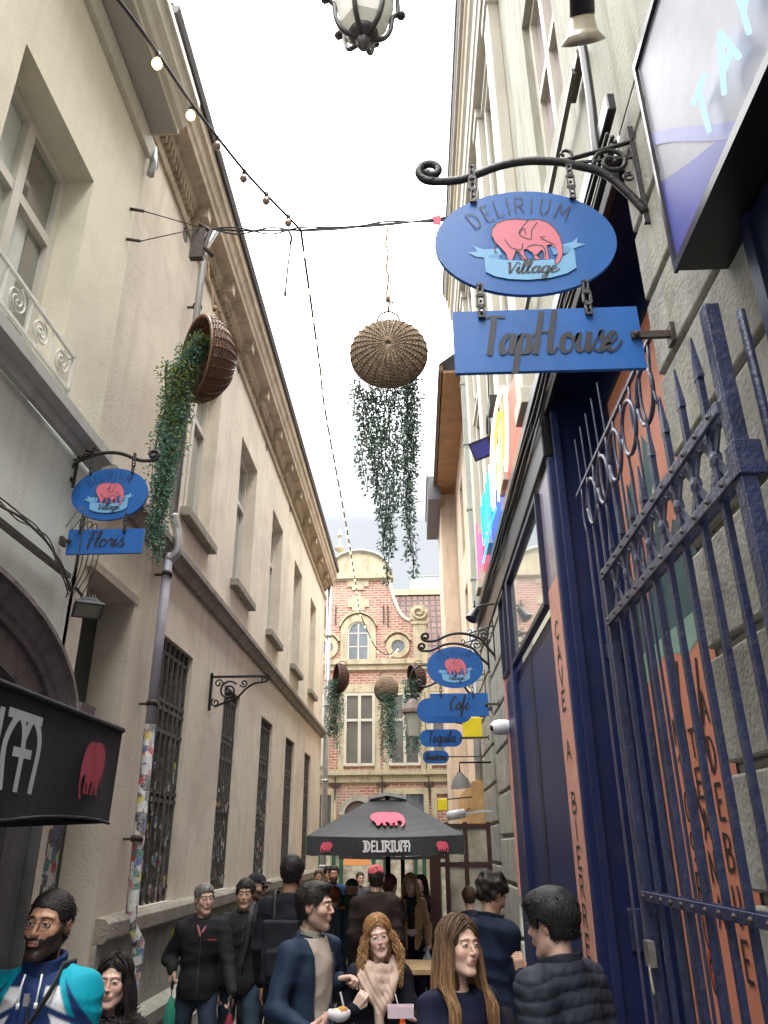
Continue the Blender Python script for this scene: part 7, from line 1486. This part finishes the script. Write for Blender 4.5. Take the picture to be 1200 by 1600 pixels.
P9 = human('young woman with long straight brown hair and a navy sweater looking right', (0.168, 3.84), R(26), 1.665, True, skin=(.66, .44, .34), head=(R(10), R(-4), R(2)), brow=(.09, .05, .03), eye=(.07, .06, .04), smile=.6, hair=dict(style='long', col=(.105, .060, .034), tip=(.30, .17, .075), t=.010, len=.40, n=460, seed=9),
      arms=dict(R=dict(w=1.347, el=(-.02, 2.72, 1.20), wr=(.13, 2.62, 1.39), fd=(.7, .1, .75), pn=(.7, -.2, -.5), curl=.5), L=dict(w=1.347, el=(.34, 2.94, 1.2), wr=(.31, 2.72, 1.38), fd=(-.4, -.2, .8), pn=(-.8, -.3, 0), curl=.5)),
      top=[dict(col=(.010, .012, .032), t=.018, seed=15, hem=.9, neckz=1.455, name='sweater', fold=.004)], legs=(.03, .04, .06), lip=(.46, .19, .17))
human('man with thick dark curly hair and a navy hooded jacket, back turned', (0.5, 5.95), R(128), 1.77, skin=SK['olive'], head=(R(-8), R(22), 0), hair=dict(style='curly', col=(.016, .012, .011), t=.020), res=2,
      arms=dict(R=dict(w=1.29, el=(.58, 4.62, 1.18), wr=(.50, 4.42, 1.36), fd=(-.1, -.1, 1), pn=(-.3, 1, 0), curl=.6)), top=[dict(col=(.010, .018, .040), t=.045, seed=16, hem=.80, collar=(.07, .085, .014, (.010, .016, .03), 0), fold=.008)], legs=(.03, .03, .04))
def hoodx(root, hc, Rm, hs, toW, A, s): pass
human('black haired man in a quilted dark puffer jacket turned away, bottom right', (0.585, 3.75), R(-138), 1.765, skin=SK['light'], head=(R(12), R(8), 0), hair=dict(style='short', col=(.012, .011, .011), t=.022, vol=(-.03, .085, .078, .075, .045)),
      arms=dict(), top=[dict(col=(.022, .026, .038), t=.055, seed=17, hem=.80, puff=True, mat=nylon, fold=.003, collar=(.075, .084, .014, (.022, .026, .038), 0), name='puffer_jacket')], legs=(.02, .02, .03))
human('man in a red baseball cap and dark brown coat seen from behind, centre', (-0.435, 8.7), R(180), 1.77, skin=SK['olive'], head=(R(8), R(0), 0), hair=dict(style='cap', col=(.52, .10, .12)), res=2, top=[dict(col=(.026, .018, .015), t=.06, seed=18, hem=.7, fat=1.1, collar=(.06, .085, .014, (.02, .014, .012), 0), name='coat')], legs=(.02, .02, .02), fat=1.15,
      extra=lambda root, hc, Rm, hs, toW, A, s: make_hair(root, dict(style='short', col=(.03, .02, .015), t=.004), hc, Rm, hs, .006, s, .185))
human('blonde woman in a tan jacket holding a white bag, under the parasol', (-0.095, 10.6), R(-2), 1.635, True, skin=SK['pale'], head=(R(-8), R(4), 0), hair=dict(style='long', col=(.52, .34, .16), tip=(.60, .42, .22), t=.014, len=.24, n=180, seed=3), res=2,
      arms=dict(L=dict(w=1.14, el=(.16, 9.3, 1.15), wr=(.10, 9.15, 1.02), fd=(-.2, -.1, -1), pn=(-1, 0, 0), curl=.7), R=dict(w=1.14, el=(-.28, 9.3, 1.15), wr=(-.12, 9.15, 1.12), fd=(1, 0, 0), pn=(0, .5, 0), curl=.4)),
      top=[dict(col=(.03, .03, .03), t=.012, sleeves=False, seed=2, hem=.9, name='blouse'), dict(col=(.46, .29, .17), t=.03, seed=19, hem=.86, open=(.05, 1), name='jacket', neckz=1.46)], legs=(.01, .012, .03))
human('person in a dark green hoodie with the hood up, seen from behind', (-0.8, 10.2), R(176), 1.59, skin=SK['tan'], hair=dict(style='cap', col=(.035, .07, .05)), res=3, top=[dict(col=(.035, .07, .05), t=.045, seed=20, collar=(.10, .10, .03, (.035, .07, .05), 0), name='hoodie')], legs=(.02, .03, .05))
human('bearded man in a blue jacket facing the camera beyond the crowd', (-1.33, 13.3), R(6), 1.67, skin=SK['tan'], beard=(.015, .012, .01, .9), hair=dict(style='short', col=(.012, .01, .01), t=.012), res=3, top=[dict(col=(.02, .05, .11), t=.03, seed=21)], legs=(.02, .02, .03))
human('dark haired man just behind the bearded man in blue', (-1.47, 13.8), R(25), 1.65, skin=SK['tan'], hair=dict(style='short', col=(.012, .01, .01), t=.013), res=3, top=[dict(col=(.02, .022, .03), t=.03, seed=22)], legs=(.02, .02, .03))
human('auburn haired person with an orange trimmed backpack, seen from behind', (-0.99, 10.1), R(168), 1.51, True, skin=SK['light'], hair=dict(style='short', col=(.20, .06, .03), t=.016), res=3, top=[dict(col=(.03, .06, .09), t=.03, seed=23)], legs=(.03, .05, .08), extra=backpack((.02, .04, .055), (.55, .17, .04), .9, 1.08))
human('person in black standing behind the blonde woman', (0.045, 11.75), R(-30), 1.58, True, skin=SK['light'], hair=dict(style='long', col=(.012, .01, .01), t=.012, len=.25, n=90), res=3, top=[dict(col=blk, t=.03, seed=24)], legs=blk)
human('brown haired woman behind the curly haired man in the navy jacket', (0.565, 9.5), R(190), 1.53, True, skin=SK['light'], hair=dict(style='short', col=(.06, .035, .02), t=.018), res=3, top=[dict(col=(.03, .03, .05), t=.03, seed=25)], legs=(.03, .03, .04))
human('brown haired woman in dark clothes right beside the red capped man', (-0.325, 9.6), R(150), 1.66, True, skin=SK['light'], hair=dict(style='short', col=(.07, .03, .02), t=.016), res=3, top=[dict(col=(.03, .02, .02), t=.03, seed=26)], legs=(.03, .03, .04))
human('far person in a grey coat by the lit shop window', (-1.06, 15.4), R(20), 1.52, skin=SK['light'], hair=dict(style='short', col=(.05, .035, .025), t=.012), res=3, top=[dict(col=(.10, .10, .11), t=.03, seed=27)], legs=(.02, .02, .03))
human('far person in dark clothes near the end of the barred wall', (-1.85, 15.6), R(10), 1.55, skin=SK['tan'], hair=dict(style='short', col=(.03, .02, .015), t=.012), res=3, top=[dict(col=(.04, .04, .05), t=.03, seed=28)], legs=(.02, .02, .03))
human('far woman in a pale coat beyond the parasols', (-0.8, 16.6), R(0), 1.55, True, skin=SK['light'], hair=dict(style='short', col=(.10, .06, .03), t=.014), res=3, top=[dict(col=(.32, .26, .22), t=.03, seed=29)], legs=(.02, .02, .03))
# ------------------------------------------------------------------ things they hold
def umbrella(label, c, col, top):
    r = thing('folded_umbrella', label, 'umbrella', c); x, y, z = c; m = MB(); m.tube([(x, y, z-.02), (x, y, top), (x, y, top+.05)], .006, 8); m.build('shaft', mat('steel_shaft', (.3, .3, .3), .3, metal=.8), r); m = MB(); m.tube([(x, y, top+.0), (x, y, top+.09)], .013, 8); m.build('handle', blackp, r)
    m = MB(); m.smooth = True; n = 40; prof = [(.006, -.02), (.014, .04), (.030, .20), (.042, .34), (.040, .42), (.018, .50), (.008, .52)]; vs = []
    for rr_, h in prof:
        for i in range(n): a = 2*math.pi*i/n; q = rr_*(1+.16*math.sin(8*a+h*6)); vs.append((x+q*math.cos(a), y+q*math.sin(a), z+h))
    m.add(vs, [(j*n+i, j*n+(i+1) % n, (j+1)*n+(i+1) % n, (j+1)*n+i) for j in range(len(prof)-1) for i in range(n)]); m.build('furled_canopy', mat(label.split()[1]+'_nylon', col, .5, .15, 20), r); return r
_u = umbrella('folded green umbrella in the grey haired man\'s right hand', (-2.013, 7.137, .33), (.02, .22, .15), .90)
_v = umbrella('folded crimson umbrella in the grey haired man\'s left hand', (-1.524, 7.112, .22), (.22, .015, .04), .78)
r = thing('paper_food_tray', 'white paper tray with a waffle snack and plastic fork held by the turtleneck man', 'food tray', (-.33, 3.61, 1.30)); pm = mat('white_paper', (.72, .70, .72), .6, .05, 20)
F = Field(axis(-.46, -.2, .004, []), axis(3.52, 3.72, .004, []), axis(1.26, 1.42, .004, [])); F.ell((-.33, 3.61, 1.345), (.062, .045, .038), .0); F.ell((-.33, 3.61, 1.375), (.056, .040, .034), .004, 'sub')
q = F.pts((slice(None),)*3); F.D += (.0015*noise3((q[0], q[1], q[2]), 120, 3)).astype(np.float32); V, Fc = F.mesh(); V = V-np.array((-.33, 3.61, 1.30)); npmesh('tray', V, Fc, np.tile(np.array((.7, .66, .72)), (len(V), 1)), clothm, r)
F = Field(axis(-.40, -.24, .004, []), axis(3.55, 3.68, .004, []), axis(1.32, 1.42, .004, [])); F.ell((-.315, 3.60, 1.357), (.036, .03, .022), 0); F.ell((-.34, 3.62, 1.35), (.03, .025, .018), .01); q = F.pts((slice(None),)*3); F.D += (.004*noise3((q[0], q[1], q[2]), 130, 3)).astype(np.float32); V, Fc = F.mesh(); n_ = noise3(V.T, 90, 5)[:, None]
V = V-np.array((-.33, 3.61, 1.30)); npmesh('snack', V, Fc, np.where(n_ > .35, np.array((.75, .68, .5)), np.array((.55, .27, .07))), clothm, r)
m = MB(); m.bar((-.30, 3.60, 1.36), (-.322, 3.59, 1.445), .009, .003); m.build('fork', pm, r)
r.location = sc_cam(r.location, 1.3026)
r = thing('cardboard_food_box', 'pale pink open food box held in front of the curly haired woman', 'food box', (-.085, 3.80, 1.28)); m = MB()
x0, x1, y0, y1, z0, z1 = -.155, -.015, 3.76, 3.85, 1.295, 1.345
for a in ((x0, x1, y0, y0+.003), (x0, x1, y1-.003, y1), (x0, x0+.003, y0+.003, y1-.003), (x1-.003, x1, y0+.003, y1-.003)): m.box(*a, z0, z1)
m.box(x0, x1, y0, y1, z0-.003, z0-.0002); m.build('box', mat('pale_pink_card', (.62, .50, .56), .6, .05, 20), r); m = MB(); m.bar((-.09, 3.80, 1.32), (-.115, 3.8, 1.40), .006, .003); m.build('fork', pm, r)
r.location = sc_cam(r.location, 1.284)
r = thing('paper_bag', 'crumpled cream paper wrapper held up by the long haired woman', 'paper bag', (.27, 2.60, 1.36)); F = Field(axis(.12, .40, .005, []), axis(2.46, 2.74, .005, []), axis(1.30, 1.56, .005, []))
F.cone((.235, 2.60, 1.42), (.31, 2.60, 1.39), .055, .050, .02); F.cone((.25, 2.6, 1.46), (.225, 2.6, 1.49), .03, .012, .015); F.cone((.30, 2.6, 1.44), (.335, 2.62, 1.40), .03, .022, .015); q = F.pts((slice(None),)*3); F.D += (.006*np.abs(noise3((q[0], q[1], q[2]), 55, 3))+.004*np.abs(noise3((q[0], q[1], q[2]), 110, 6))).astype(np.float32); V, Fc = F.mesh(); V = V-np.array((.27, 2.60, 1.36)); npmesh('wrapper', V, Fc, np.tile(np.array((.70, .62, .47)), (len(V), 1)), clothm, r)
r.location = sc_cam(r.location, 1.347)
r = thing('plastic_bag', 'small white plastic bag hanging from the blonde woman\'s hand', 'bag', (.08, 9.12, .80)); F = Field(axis(-.06, .22, .007, []), axis(9.0, 9.24, .007, []), axis(.72, 1.04, .007, [])); F.cone((.08, 9.12, .80), (.08, 9.12, .88), .075, .055, .02); F.cone((.08, 9.12, .9), (.08, 9.12, .98), .035, .012, .02); q = F.pts((slice(None),)*3); F.D += (.006*noise3((q[0], q[1], q[2]), 60, 3)).astype(np.float32); V, Fc = F.mesh(); V = V-np.array((.08, 9.12, .80)); npmesh('bag', V, Fc, np.tile(np.array((.62, .64, .72)), (len(V), 1)), nylon, r)
r.location = sc_cam(r.location, 1.14)
